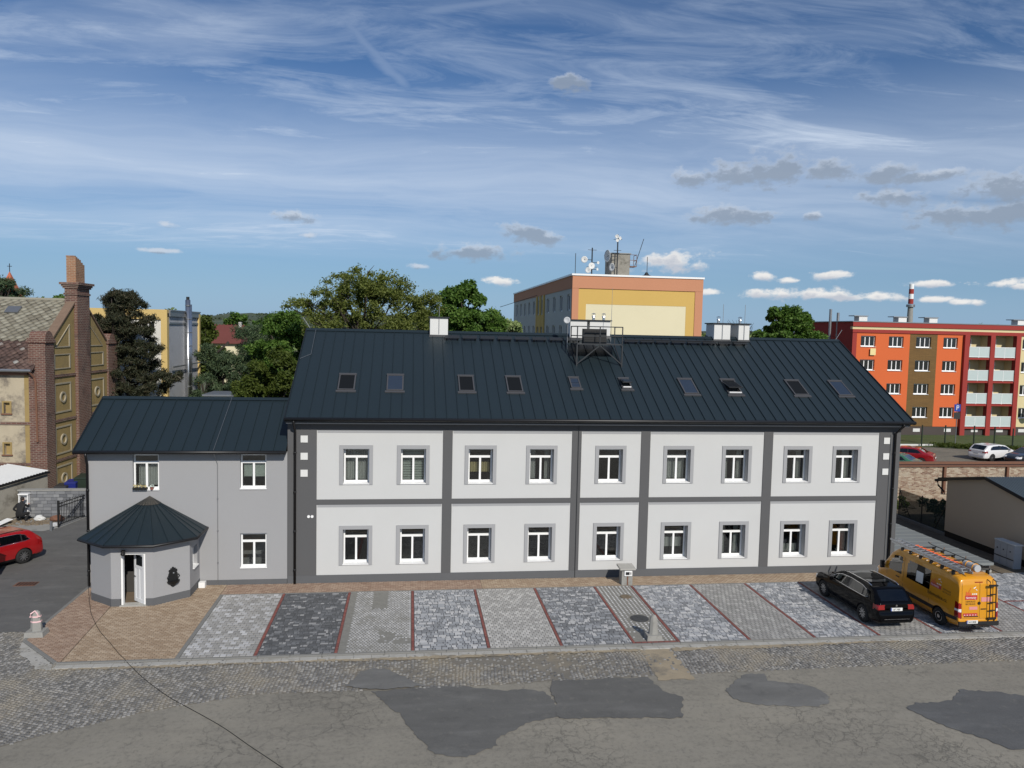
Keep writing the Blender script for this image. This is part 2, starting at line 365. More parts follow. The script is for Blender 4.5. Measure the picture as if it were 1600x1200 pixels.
# ---- paving
G = lambda v, c=(1, 1, 1): (v * c[0], v * c[1], v * c[2])
WARM = (1.02, 1.0, 0.955); COOL = (0.96, 1.0, 1.055)
island('pav_light', [(0, G(.23, WARM)), (.5, G(.315, WARM)), (.8, G(.40)), (1, G(.49))], dirt=(.32, .31, .29), dirt_amt=.25)
island('pav_charcoal', [(0, G(.072, COOL)), (.6, G(.110, COOL)), (.86, G(.155, COOL)), (.95, G(.27)), (1, G(.33))], soft=.1)
island('pav_squares', [(0, G(0.264)), (.5, G(0.341)), (1, G(0.440))], soft=.5, dirt=(.20, .195, .175), dirt_amt=.55, dirt_scale=.8)
island('pav_slate', [(0, G(.18, COOL)), (.3, G(.26, COOL)), (.6, G(.33, COOL)), (.85, G(.42)), (1, G(.50))], soft=.15)
island('pav_slate_dark', [(0, G(.135, COOL)), (.4, G(.20, COOL)), (.7, G(.28, COOL)), (.9, G(.38)), (1, G(.45))], soft=.15)
island('pav_warm', [(0, G(0.270, WARM)), (.5, G(0.333, WARM)), (1, G(0.460, WARM))], soft=.35)
island('pav_plain', [(0, G(0.228, WARM)), (.5, G(0.270, WARM)), (1, G(0.348, WARM))], soft=.3)
island('pav_dots', [(0, G(.36)), (.5, G(.47)), (1, G(.58))], soft=.3)
island('pav_beige', [(0, (.275, .198, .132)), (.5, (.325, .245, .170)), (1, (.395, .310, .222))], soft=.45, grain=.22)
island('pav_brown', [(0, (.240, .158, .112)), (.5, (.290, .205, .150)), (1, (.355, .262, .195))], soft=.45, grain=.22)
island('pav_red', [(0, (.16, .050, .042)), (1, (.22, .075, .06))], soft=.2)
plain('joint_grey', (.17, .165, .15), .95, .15, 3, 30)
plain('joint_dark', (.07, .073, .078), .95, .15, 3, 30)
plain('joint_sand', (.16, .12, .08), .95, .15, 3, 30)
plain('gravel_fill', (.20, .195, .175), .95, .25, 5, 60, .5)
island('setts', [(0, (.095, .094, .092)), (.5, (.165, .162, .155)), (1, (.27, .263, .25))], grain=.3, dirt=(.245, .222, .18), dirt_amt=.62, dirt_scale=.5, bmp=.3)
plain('sett_bed', (.165, .152, .128), .95, .3, 1.5, 30, .4, dirt=(.23, .195, .14), dirt_amt=.6, dirt_scale=.5); plain('sand_pale', (.30, .25, .175), .95, .3, 2, 30, .4, dirt=(.16, .145, .12), dirt_amt=.6, dirt_scale=1.2)

def asphalt_old(name):
    m, t, b = base_mat(name); p = wpos(t)
    warp = t.vmath('MULTIPLY_ADD', t.noise(p, 1.1, 6, 0.7, color=True), (1.1, 1.1, 0), p)
    def cracks(scale, width):
        v = t.node('ShaderNodeTexVoronoi'); v.feature = 'DISTANCE_TO_EDGE'; v.inputs['Scale'].default_value = scale; t.l.new(warp, v.inputs['Vector'])
        return t.map(v.outputs['Distance'], width * 0.2, width, 1, 0, True)
    area = t.map(t.noise(t.vmath('ADD', p, (31, 7, 0)), 0.20, 3, 0.5), 0.46, 0.60, 0, 1, True)
    area2 = t.map(t.noise(t.vmath('ADD', p, (3, 57, 0)), 0.33, 3, 0.5), 0.52, 0.62, 0, 1, True)
    ck = t.math('MAXIMUM', t.math('MULTIPLY', cracks(1.25, 0.018), area), t.math('MULTIPLY', cracks(2.4, 0.035), area2))
    base = t.ramp(t.noise(p, 0.22, 7, 0.65), [(0.25, (.155, .143, .117)), (.5, (.208, .193, .158)), (.75, (.270, .246, .196))])
    str_ = t.noise(t.vmath('MULTIPLY', p, (0.25, 2.2, 1)), 0.9, 5, 0.6)
    base = t.mix(t.map(str_, 0.5, 0.75, 0, 0.4), base, (.25, .235, .20))
    base = t.mix(t.map(str_, 0.5, 0.28, 0, 0.35), base, (.10, .096, .086))
    n = t.noise(p, 55, 3, 0.7); n3 = t.noise(p, 9, 4, 0.65)
    base = t.mix(t.map(n, 0.35, 0.75, 0, 0.40), base, (.32, .30, .26)); base = t.mix(t.map(n, 0.42, 0.28, 0, 0.5), base, (.07, .067, .06))
    base = t.mix(t.map(n3, 0.52, 0.72, 0, 0.45), base, (.085, .082, .072)); base = t.mix(t.map(n3, 0.48, 0.30, 0, 0.35), base, (.27, .25, .21))
    pits = t.map(t.noise(p, 7.0, 2, 0.9), 0.72, 0.78, 0, 0.75); base = t.mix(pits, base, (.04, .04, .037))
    col = t.mix(t.math('MULTIPLY', ck, 0.42), base, (.050, .047, .040))
    t.l.new(col, b.inputs['Base Color']); b.inputs['Roughness'].default_value = 0.93
    h = t.math('SUBTRACT', t.math('MULTIPLY', n, 0.35), t.math('MULTIPLY', ck, 1.1))
    bump(t, b, h, 0.5, 0.02)
asphalt_old('asphalt_old')
def asphalt_patch(name, c):
    m, t, b = base_mat(name); p = wpos(t)
    n = t.noise(p, 60, 3, 0.7); big = t.noise(t.vmath('MULTIPLY', p, (0.5, 1.6, 1)), 0.9, 6, 0.65)
    col = t.ramp(big, [(.3, G(.80, c)), (.55, c), (.8, G(1.5, c))])
    col = t.mix(t.map(n, .4, .75, 0, .28), col, (.22, .215, .20)); col = t.mix(t.map(t.noise(p, 3.1, 6, .75), .56, .74, 0, .55), col, (.19, .18, .155)); col = t.mix(t.map(t.noise(p, 1.7, 6, .7), .45, .30, 0, .4), col, (.055, .055, .055))
    t.l.new(col, b.inputs['Base Color']); b.inputs['Roughness'].default_value = 0.85; bump(t, b, n, .35, .012)
asphalt_patch('asphalt_patch', (.104, .103, .098)); asphalt_patch('asphalt_alley', (.105, .103, .098)); asphalt_patch('asphalt_patch_worn', (.135, .134, .128)); asphalt_patch('asphalt_patch_dark', (.085, .087, .089))
def ground_mix(name, a, b_, c_, s=.35):
    m, t, b = base_mat(name); p = wpos(t); n = t.noise(p, s, 8, .68); n2 = t.noise(p, 6, 5, .7)
    col = t.ramp(n, [(.32, a), (.5, b_), (.68, c_)]); k = t.vmath('SCALE', col); t.l.new(t.map(n2, .2, .8, .65, 1.35), k.node.inputs['Scale'])
    t.l.new(k, b.inputs['Base Color']); b.inputs['Roughness'].default_value = .95; bump(t, b, n2, .6, .06)
ground_mix('ground_far', (.07, .10, .04), (.11, .12, .06), (.16, .14, .09), .03)
ground_mix('grass', (.035, .060, .014), (.05, .082, .02), (.075, .10, .03), .6)
ground_mix('dirt_lot', (.20, .175, .13), (.17, .15, .115), (.13, .12, .085), .45)
ground_mix('yard_soil', (.085, .07, .05), (.12, .095, .065), (.17, .14, .10), .8)

# ------------------------------------------------------------------ ground
mb = MB(); ys = [-400, -60, 0, 29] + [29 + i * 2.5 for i in range(1, 11)] + [60, 200, 1000, 9000]
zz = [-.10 - 1.1 * (lambda u: u * u * (3 - 2 * u))(min(1, max(0, (y - 29) / 25))) for y in ys]
for i in range(len(ys) - 1): mb.poly([(-6000, ys[i], zz[i]), (6000, ys[i], zz[i]), (6000, ys[i + 1], zz[i + 1]), (-6000, ys[i + 1], zz[i + 1])])
struct('ground', mb, 'ground_far')
def gz(y): return float(np.interp(y, ys, zz))

def ragged(pts, step=.10, amp=.05):
    out = []
    for i in range(len(pts)):
        a = Vector((*pts[i], 0)); b = Vector((*pts[(i + 1) % len(pts)], 0)); L = (b - a).length; k = max(1, int(L / step))
        nrm = Vector((-(b - a).y, (b - a).x, 0)).normalized()
        for j in range(k):
            q = a.lerp(b, j / k) + (nrm * random.uniform(-amp, amp) if j else Vector()); out.append((q.x, q.y))
    return out
def sheet(name, pts, z, mat, rag=False):
    if rag: pts = ragged(pts)
    return struct(name, MB().poly([(x, y, z) for x, y in pts]), mat, fixn=False)
sheet('street', [(-70, -60), (80, -60), (80, -7.0), (-70, -7.0)], -.074, 'asphalt_old')
sheet('alley', [(-60, -4.25), (-12.4, -4.25), (-12.4, 6), (-14, 14), (-60, 14)], -.070, 'asphalt_alley')
P1 = [(-0.57,-10.38),(-1.02,-9.57),(-0.23,-9.51),(0.58,-9.37),(1.58,-9.43),(2.44,-9.73),(2.93,-9.88),(3.38,-9.79),(4.03,-10.07),(4.21,-10.67),(4.08,-11.51),(3.4,-11.68),(3.02,-11.92),(2.32,-12.51),(2.32,-12.81),(1.78,-13.11),(1.5,-13.28),(0.72,-13.06),(0.2,-12.05),(-0.14,-11.02)]
P2 = [(-1.77,-9.24),(-1.41,-8.28),(-1.03,-8.06),(-0.5,-8.28),(0.08,-8.98),(0.58,-9.41),(-0.35,-9.52),(-1.08,-9.5)]
P3 = [(4.35,-9.38),(5.74,-9.34),(7.34,-9.38),(7.5,-10.3),(7.96,-10.67),(7.52,-11.87),(6.93,-11.82),(5.76,-11.71),(4.29,-11.64),(4.09,-11.45),(4.21,-10.67),(4.17,-10.02)]
P4 = [(10.49,-9.4),(11.09,-9.41),(10.95,-9.91),(11.54,-10.1),(11.9,-10.2),(12.19,-10.44),(12.29,-10.99),(12.13,-11.37),(11.67,-11.61),(10.83,-11.49),(9.89,-11.3),(9.41,-10.94),(9.37,-10.41),(9.93,-9.82)]
P5 = [(16.58,-10.95),(17.53,-11.17),(18.24,-11.5),(20.5,-12.2),(20,-15.5),(15.87,-14.22),(15.47,-14.19),(15.28,-13.75),(14.82,-13.22),(14.51,-12.8),(14.35,-12.31),(14.18,-11.89),(14.66,-11.59),(15.34,-11.67),(15.94,-11.5)]
for P, m, z in ((P1, 'asphalt_patch', -.060), (P2, 'asphalt_patch_worn', -.030), (P3, 'asphalt_patch', -.056), (P4, 'asphalt_patch_worn', -.060), (P5, 'asphalt_patch_dark', -.060)):
    sheet('asphalt_patch', P, z, m, True)

# pavers -----------------------------------------------------------
def clip_poly(sub, clip):
    for i in range(len(clip)):
        (ax, ay), (bx, by) = clip[i], clip[(i + 1) % len(clip)]; out = []
        side = lambda p: (bx - ax) * (p[1] - ay) - (by - ay) * (p[0] - ax)
        for j in range(len(sub)):
            p, q = sub[j], sub[(j + 1) % len(sub)]; sp, sq = side(p), side(q)
            if sp >= 0: out.append(p)
            if (sp >= 0) != (sq >= 0):
                u = sp / (sp - sq); out.append((p[0] + u * (q[0] - p[0]), p[1] + u * (q[1] - p[1])))
        sub = out
        if len(sub) < 3: return None
    return sub
def paver_field(parent, x0, x1, y0, y1, mode, mat, bed, clip=None, sx=.2, sy=.2, joint=.012, top=0.0, skip=None):
    rects = []; y = y0
    row = 0
    while y < y1 - .02:
        h = sy if mode != 'mix' else random.choice((.11, .14, .16))
        h = min(h, y1 - y); x = x0 - (random.random() * .2 if mode == 'mix' else (.5 * sx if (mode == 'run' and row % 2) else 0))
        while x < x1 - .01:
            w = sx if mode != 'mix' else random.choice((.09, .12, .16, .16, .21, .28))
            a, b = max(x, x0), min(x + w, x1)
            if x1 - b < .05: b = x1; w = b - x + .001
            if b - a > .03: rects.append((a, b, y, y + h))
            x += w
        y += h; row += 1
    mbp = MB(); j = joint / 2; singles = 0
    for a, b, c, d in rects:
        if skip and skip((a + b) / 2, (c + d) / 2): continue
        p = [(a + j, c + j), (b - j, c + j), (b - j, d - j), (a + j, d - j)]
        if clip:
            p = clip_poly(p, clip)
            if not p: continue
        cx = sum(q[0] for q in p) / len(p); cy = sum(q[1] for q in p) / len(p); z = top + random.uniform(-.002, .002); n = len(p); e = .007
        inn = []
        for (u, v) in p:
            L = math.hypot(u - cx, v - cy) or 1; inn.append((u - e * (u - cx) / L * 1.3, v - e * (v - cy) / L * 1.3))
        tgt = mbp
        if mode == 'mix' and singles < 42 and b - a > .20 and d - c > .13: tgt = MB(); singles += 1      # the largest slabs are pieces of their own
        tgt.add([(u, v, z - .035) for u, v in p] + [(u, v, z) for u, v in inn], [tuple(range(n, 2 * n))] + [(i, (i + 1) % n, n + (i + 1) % n, n + i) for i in range(n)])
        if tgt is not mbp: tgt.build('paving_slab', mat, parent, fixn=False)
    o = mbp.build('pavers', mat, parent, fixn=False); stuff(o)
    if bed:
        q = clip or [(x0, y0), (x1, y0), (x1, y1), (x0, y1)]
        MB().poly([(u, v, top - .012) for u, v in q]).build('joint_bed', bed, parent, fixn=False)
    return o
YF, YB = -6.95, -1.22
pave = struct('pavement', MB().prism([(-12.42, 0), (-12.36, -5.15), (-10.66, -7.05), (31, -7.05), (31, -.6), (23.6, -.6), (23.6, 0.2), (-12.42, .2)], -.10, -.035), 'joint_grey')
X = [-7.12, -4.78, -2.27, .19, 2.68, 5.12, 7.62, 9.19, 11.72, 14.12, 16.55, 18.92, 21.30]
styles = [('run', 'pav_light', 'joint_grey', .2, .19), ('mix', 'pav_charcoal', 'joint_dark', 0, 0), ('run', 'pav_squares', 'gravel_fill', .115, .115),
          ('mix', 'pav_slate', 'joint_dark', 0, 0), ('run', 'pav_warm', 'joint_grey', .155, .155), ('mix', 'pav_slate_dark', 'joint_dark', 0, 0), None,
          ('mix', 'pav_slate', 'joint_dark', 0, 0), ('run', 'pav_plain', 'joint_grey', .16, .22), ('mix', 'pav_slate', 'joint_dark', 0, 0), ('run', 'pav_plain', 'joint_grey', .2, .16), ('mix', 'pav_slate', 'joint_dark', 0, 0)]
DW = .055
def bare(x, y):   # joints of this bay are still filled over with gravel along one edge and in a corner
    return x < -2.27 + .30 or (x > -1.35 and x < -.75 and y > -3.1 + random.uniform(-.1, .1)) or (x > -1.0 and y < -5.0 - (x + 1) * .9 + random.uniform(-.12, .12) and y > -6.2 - (x + 1) * .2 and random.random() < .75)
for i, st in enumerate(styles):
    a, b = X[i] + DW, X[i + 1] - DW
    if st: paver_field(pave, a, b, YF, YB, st[0], st[1], st[2], sx=st[3], sy=st[4], joint=.03 if st[1] == 'pav_squares' else .012, skip=bare if st[1] == 'pav_squares' else None)
    else:
        paver_field(pave, a, b, YF + .12, YB, 'grid', 'pav_dots', 'gravel_fill', sx=.155, sy=.155, joint=.085,
                    skip=lambda x, y: math.hypot(x - 8.46, y + 4.77) < .42 or math.hypot(x - 8.6, y + 2.47) < .26 or (y < -5.6 and x < 8.3 and random.random() < .85))
paver_field(pave, X[12] + DW, 23.75, YF, YB, 'run', 'pav_plain', 'joint_grey', sx=.16, sy=.2)
paver_field(pave, 23.85, 31, YF, -4.1, 'mix', 'pav_slate', 'joint_dark')
paver_field(pave, 23.85, 31, -4.0, -.62, 'mix', 'pav_slate', 'joint_dark')
def red_strip(x0, x1, y0, y1):
    if x1 - x0 < y1 - y0: paver_field(pave, x0, x1, y0, y1, 'grid', 'pav_red', 'joint_dark', sx=.1, sy=.2, joint=.006, top=.002)
    else: paver_field(pave, x0, x1, y0, y1, 'grid', 'pav_red', 'joint_dark', sx=.2, sy=.1, joint=.006, top=.002)
for x in X[1:] + [23.80]: red_strip(x - .05, x + .05, YF, YB)
red_strip(7.68, 9.13, YF, YF + .1); red_strip(23.86, 31, -4.1, -4.0)
MB().box(-7.20, -7.07, YF, YB + .06, -.05, .004).build('edging', 'kerb_grey', pave)
MB().box(-7.07, 23.7, YB, YB + .06, -.05, .003).build('edging', 'kerb_grey', pave)
tur_skip = lambda x, y: y > -2.1 and -11.75 < x < -8.3 and (y > -1.3 or abs(x + 10.05) < .75 + (-y - 1.3) * -.0 + 1.0 * (1 - (-y - 1.3) / .9))
BL = [(-10.52, -6.97), (-7.20, -6.97), (-7.20, 0), (-10.95, 0)]
BR = [(-12.36, -5.12), (-10.62, -6.97), (-10.55, -6.97), (-10.98, 0), (-12.42, 0)]
paver_field(pave, -11, -7.2, -6.97, 0, 'run', 'pav_beige', 'joint_sand', clip=BL, sx=.2, sy=.1, joint=.008, skip=tur_skip)
paver_field(pave, -12.45, -10.5, -6.97, 0, 'run', 'pav_brown', 'joint_sand', clip=BR, sx=.2, sy=.1, joint=.008, skip=tur_skip)
paver_field(pave, -7.19, 3.0, YB + .06, -.02, 'run', 'pav_brown', 'joint_sand', sx=.2, sy=.1, joint=.008)
paver_field(pave, 3.0, 23.6, YB + .06, -.02, 'run', 'pav_beige', 'joint_sand', sx=.2, sy=.1, joint=.008)
# kerb stones, one by one
def along(pts, L):
    out = []
    for a, b in zip(pts, pts[1:]):
        a = Vector((*a, 0)); b = Vector((*b, 0)); k = max(1, round((b - a).length / L))
        for i in range(k): out.append((a.lerp(b, i / k), a.lerp(b, (i + 1) / k)))
    return out
def edge_stone(name, a, b, w, z0, z1, mat, parent):
    d = (b - a).normalized(); n = Vector((d.y, -d.x, 0)); a2 = a + d * .004; b2 = b - d * .004; e = .012
    q = [a2, b2, b2 + n * w, a2 + n * w]; c = (a2 + b2 + n * w) / 2
    m = MB().add([(p.x, p.y, z0) for p in q] + [(p.x, p.y, z1 - e) for p in q] + [(p.x + (c.x - p.x) * .02 + n.x * (e if k < 2 else -e), p.y + n.y * (e if k < 2 else -e), z1) for k, p in enumerate(q)],
                 [(0, 1, 5, 4), (1, 2, 6, 5), (2, 3, 7, 6), (3, 0, 4, 7), (4, 5, 9, 8), (5, 6, 10, 9), (6, 7, 11, 10), (7, 4, 8, 11), (8, 9, 10, 11)])
    return m.build(name, mat, parent)
for a, b in along([(-12.42, 0), (-12.36, -5.12), (-10.62, -6.97), (31, -6.97)], 1.0): edge_stone('kerb_stone', a, b, .12, -.12, .006 + random.uniform(-.003, .003), 'kerb_grey', pave)
street_o = bpy.data.objects['street']
for a, b in along([(-10.62, -7.10), (24, -7.10)], .56): edge_stone('gutter_slab', a, b, .26, -.12, -.040 + random.uniform(-.004, .004), 'concrete_light', pave)
# setts ------------------------------------------------------------
CB = [(-22, -4.2), (-12.6, -4.28), (-12.3, -5.1), (-10.5, -7.1), (28, -7.30), (28, -9.13), (20, -9.17), (11.3, -9.2), (4.3, -9.35), (1.6, -9.5), (-1.9, -9.5), (-4.3, -9.45), (-6.9, -10.2), (-9.1, -11.25), (-11, -12.4), (-22, -17)]
SAND = [(7.7, -7.1), (8.75, -7.1), (8.75, -9.6), (7.6, -9.6)]
cob = struct('cobbled_strip', MB().poly([(x, y, -.066) for x, y in CB]), 'sett_bed', fixn=False)
sv, sf = [], []
x = -16.5; s = .108
col_i = 0
while x < 28:
    y = -16 + (col_i % 2) * s / 2
    while y < -4.2:
        cx, cy = x + random.uniform(-.015, .015) + .05 * math.sin(y * 2.2), y + random.uniform(-.015, .015) + .03 * math.sin(x * 2.6)
        cov = .5 + .5 * math.sin(cx * 1.1 + 1.7 * math.sin(cy * .9) + .6) * math.sin(cy * 1.7 + 1.3 * math.sin(cx * .7)); mud = max(0, 1 - abs(cx - 3.2) / 6.5)
        hide = max(.0, mud * 1.15 * cov - .05) + (.85 if inside(SAND, cx, cy) else 0)
        if inside(CB, cx, cy) and random.random() > hide and not inside(P2, cx, cy):
            a = random.uniform(-.25, .25); w = s * random.uniform(.40, .47); h = s * random.uniform(.40, .47); z = -.045 + random.uniform(-.008, .006); o = len(sv)
            ca, sa = math.cos(a), math.sin(a)
            for (k, zz_) in ((1.0, -.07), (.66, z)):
                for u, v in ((-1, -1), (1, -1), (1, 1), (-1, 1)):
                    sv.append((cx + k * (u * w * ca - v * h * sa), cy + k * (u * w * sa + v * h * ca), zz_))
            sf += [(o+4,o+5,o+6,o+7),(o,o+1,o+5,o+4),(o+1,o+2,o+6,o+5),(o+2,o+3,o+7,o+6),(o+3,o,o+4,o+7)]
        y += s
    x += s; col_i += 1
stuff(fast_mesh('setts', sv, sf, 'setts', cob))
sheet('sandy_strip', SAND, -.060, 'sand_pale', True)
sheet('sand_fringe', [(-10.4, -7.35), (7.7, -7.33), (7.7, -7.52), (4, -7.48), (0, -7.55), (-4, -7.46), (-8, -7.52), (-10.4, -7.45)], -.0405, 'sand_pale', True); sheet('sand_fringe', [(-12.45, -5.25), (-12.30, -5.20), (-10.70, -7.12), (-10.62, -7.40), (-11.1, -7.35), (-11.5, -6.75), (-12.1, -6.2)], -.0405, 'concrete_light', True); sheet('sand_fringe', [(8.8, -7.33), (17, -7.33), (17, -7.44), (14, -7.50), (12.2, -7.60), (10, -7.52), (8.8, -7.62)], -.0405, 'sand_pale', True)
sheet('yard', [(23.6, -.6), (40, -.6), (40, 14), (21, 14), (21, .2), (23.6, .2)], -.045, 'yard_soil')
mb = MB(); mg = MB()
for i in range(28):
    y0, y1 = 14.4 + i, 15.4 + i; mb.poly([(20, y0, gz(y0) + .04), (90, y0, gz(y0) + .04), (90, y1, gz(y1) + .04), (20, y1, gz(y1) + .04)])
for i in range(26):
    y0, y1 = 30 + i, 31 + i; xa, xb = [float(np.interp(y, [30, 34, 40, 41.5, 60], [70, 58, 53, 38, 38])) for y in (y0, y1)]
    mg.poly([(xa, y0, gz(y0) + .06), (120, y0, gz(y0) + .06), (120, y1, gz(y1) + .06), (xb, y1, gz(y1) + .06)])
struct('parking_lot', mb, 'dirt_lot', fixn=False); mb = mg
struct('lawn', mb, 'grass', fixn=False)
plain('skylight_frame', (.085, .085, .09), .45, .08, metal=.3)
# ------------------------------------------------------------------ windows
def opening_wall(mb, org, u, v, w, u0, u1, v0, v1, depth, holes, m=0, rm=None):
    """wall face in the plane org + u,v with rectangular holes; w points inwards; reveals are added"""
    org, u, v, w = map(Vector, (org, u, v, w)); P = lambda a, b, c=0: org + u * a + v * b + w * c
    us = sorted({u0, u1, *[h[0] for h in holes], *[h[1] for h in holes]}); vs = sorted({v0, v1, *[h[2] for h in holes], *[h[3] for h in holes]})
    for i in range(len(us) - 1):
        for j in range(len(vs) - 1):
            a, b, c, d = us[i], us[i + 1], vs[j], vs[j + 1]; cu, cv = (a + b) / 2, (c + d) / 2
            if any(h[0] < cu < h[1] and h[2] < cv < h[3] for h in holes): continue
            mb.poly([P(a, c), P(b, c), P(b, d), P(a, d)], m)
    for h in holes:
        a, b, c, d = h[:4]
        for q in ((a, c, b, c), (b, c, b, d), (b, d, a, d), (a, d, a, c)):
            mb.poly([P(q[0], q[1]), P(q[0], q[1], depth), P(q[2], q[3], depth), P(q[2], q[3])], m if rm is None else rm)
    return mb
class Fr:
    """a local frame on a wall: u along, v up, w inwards"""
    def __init__(s, org, u=(1, 0, 0), w=(0, 1, 0)): s.o = Vector(org); s.u = Vector(u); s.v = Vector((0, 0, 1)); s.w = Vector(w)
    def P(s, a, b, c=0): return s.o + s.u * a + s.v * b + s.w * c
    def box(s, mb, a0, a1, b0, b1, c0, c1, m=0):
        return mb.hexa([s.P(a0, b0, c0), s.P(a1, b0, c0), s.P(a1, b0, c1), s.P(a0, b0, c1)], [s.P(a0, b1, c0), s.P(a1, b1, c0), s.P(a1, b1, c1), s.P(a0, b1, c1)], m)
def casement(parent, fr, a0, a1, b0, b1, rec, kind='transom', frame='white_paint', glass='glass', fw=.06, sill=.0, sillm='white_paint', name='window', thick=.07, tr=.36):
    """frame with its panes: kind transom = fanlight over two casements; three = three lights; two; one"""
    mb = MB(); t = thick
    fr.box(mb, a0, a0 + fw, b0, b1, rec, rec + t); fr.box(mb, a1 - fw, a1, b0, b1, rec, rec + t)
    fr.box(mb, a0 + fw, a1 - fw, b1 - fw, b1, rec + .002, rec + t); fr.box(mb, a0 + fw, a1 - fw, b0, b0 + fw * 1.35, rec + .002, rec + t)
    i0, i1, j0, j1 = a0 + fw, a1 - fw, b0 + fw * 1.35, b1 - fw; mid = (a0 + a1) / 2; panes = []
    if kind == 'transom':
        zt = b1 - tr; fr.box(mb, i0, i1, zt - .045, zt + .045, rec - .004, rec + t); fr.box(mb, mid - .04, mid + .04, j0, zt - .045, rec - .002, rec + t)
        panes = [(i0, i1, zt + .045, j1), (i0, mid - .04, j0, zt - .045), (mid + .04, i1, j0, zt - .045)]
    elif kind == 'three':
        w3 = (i1 - i0) / 3
        for k in (1, 2): fr.box(mb, i0 + k * w3 - .05, i0 + k * w3 + .05, j0, j1, rec - .002, rec + t)
        panes = [(i0, i0 + w3 - .05, j0, j1), (i0 + w3 + .05, i0 + 2 * w3 - .05, j0, j1), (i0 + 2 * w3 + .05, i1, j0, j1)]
    elif kind == 'two':
        fr.box(mb, mid - .05, mid + .05, j0, j1, rec - .002, rec + t); panes = [(i0, mid - .05, j0, j1), (mid + .05, i1, j0, j1)]
    else: panes = [(i0, i1, j0, j1)]
    wo = mb.build(name, frame, parent)
    for q in panes: fr.box(MB(), q[0], q[1], q[2], q[3], rec + t * .45, rec + t * .45 + .012).build('pane', glass, wo)
    if sill:
        m = MB(); m.hexa([fr.P(a0 - .02, b0 - .035, -sill), fr.P(a1 + .02, b0 - .035, -sill), fr.P(a1 + .02, b0 - .02, rec + .01), fr.P(a0 - .02, b0 - .02, rec + .01)],
                         [fr.P(a0 - .02, b0 - .005, -sill), fr.P(a1 + .02, b0 - .005, -sill), fr.P(a1 + .02, b0 + .02, rec + .01), fr.P(a0 - .02, b0 + .02, rec + .01)])
        m.build('sill', sillm, wo)
    return wo
def drape(parent, fr, a0, a1, b0, b1, c, mat, folds=7, name='curtain'):
    m = MB(); n = folds * 4; top, bot = [], []
    for i in range(n + 1):
        a = a0 + (a1 - a0) * i / n; d = c + .025 * math.sin(i / 4 * 2 * math.pi) + random.uniform(-.006, .006); top.append(fr.P(a, b1, d)); bot.append(fr.P(a, b0, d))
    m.add(top + bot, [(i, i + 1, n + 2 + i, n + 1 + i) for i in range(n)]); m.build(name, mat, parent, fixn=False)

# ------------------------------------------------------------------ main house
HL, HR = -4.85, 21.72
house = thing('apartment_house', 'long two storey house with light panels between dark grey bands and a dark seamed roof', 'house', (8.4, 0, 0))
PX = [(-3.71, 1.37), (1.76, 6.79), (7.19, 9.79), (10.19, 15.31), (15.72, 20.71)]
PZ = [(.31, 3.24), (3.44, 6.29)]
WX = [(-2.81, -1.47), (-.50, .83), (2.28, 3.60), (4.85, 6.17), (7.81, 9.15), (10.80, 12.15), (13.43, 14.77), (16.25, 17.57), (18.54, 19.87)]
WZ = [(.716, 2.345), (4.055, 5.67)]
PD = .035
mb = MB()          # dark bands and corner piers stand proud of the panels
xs = [HL] + [v for p in PX for v in p] + [HR]
for i in range(0, len(xs), 2): mb.box(xs[i], xs[i + 1], 0, .6, .31, 6.29)
for a, b in PX: mb.box(a, b, .001, .6, 3.24, 3.44)
mb.box(HL, HR, 0.0005, .6, 6.291, 6.75)
mb.build('wall_bands', 'plaster_dark', house)
MB().box(HL, HR, -.012, .6, -.1, .309).build('plinth', 'plaster_plinth', house)
mb = MB(); mb.box(HL, HL + .4, .6, 11.6, 0, 6.7); mb.box(HR - .4, HR, .6, 11.6, 0, 6.7); mb.box(HL, HR, 11.6, 12, 0, 6.7)
mb.prism_x([(0.1, 6.7), (11.9, 6.7), (5.9, 10.15)], HL, HL + .35); mb.prism_x([(0.1, 6.7), (11.9, 6.7), (5.9, 10.15)], HR - .35, HR)
mb.build('wall', 'plaster_dark', house)
mb = MB(); mb.box(HL + .4, HR - .4, 2.0, 2.1, 0, 6.6); mb.box(HL + .4, HR - .4, .62, 2.0, .2, .3); mb.box(HL + .4, HR - .4, .62, 2.0, 3.2, 3.4); mb.box(HL + .4, HR - .4, .62, 2.0, 6.3, 6.4)
for a, b in zip(PX, PX[1:]): mb.box(a[1] + .05, b[0] - .05, .6, 2.0, .3, 6.3)
mb.build('inner_wall', 'room_dark', house)
F0 = Fr((0, PD, 0))
curt = {(0, 1): ('net', 'curtain_white'), (1, 1): ('blind', 'blind_green'), (2, 1): ('half', 'curtain_cream'), (3, 1): ('sides', 'curtain_white'), (5, 1): ('net2', 'curtain_white'), (6, 1): ('sides', 'curtain_white'),
        (7, 1): ('sides', 'curtain_white'), (8, 1): ('one', 'curtain_white'), (5, 0): ('half', 'curtain_white'), (6, 0): ('sides', 'curtain_white'), (7, 0): ('low', 'curtain_white'), (8, 0): ('one', 'clay_red'), (2, 0): ('none', ''), (4, 1): ('none', '')}
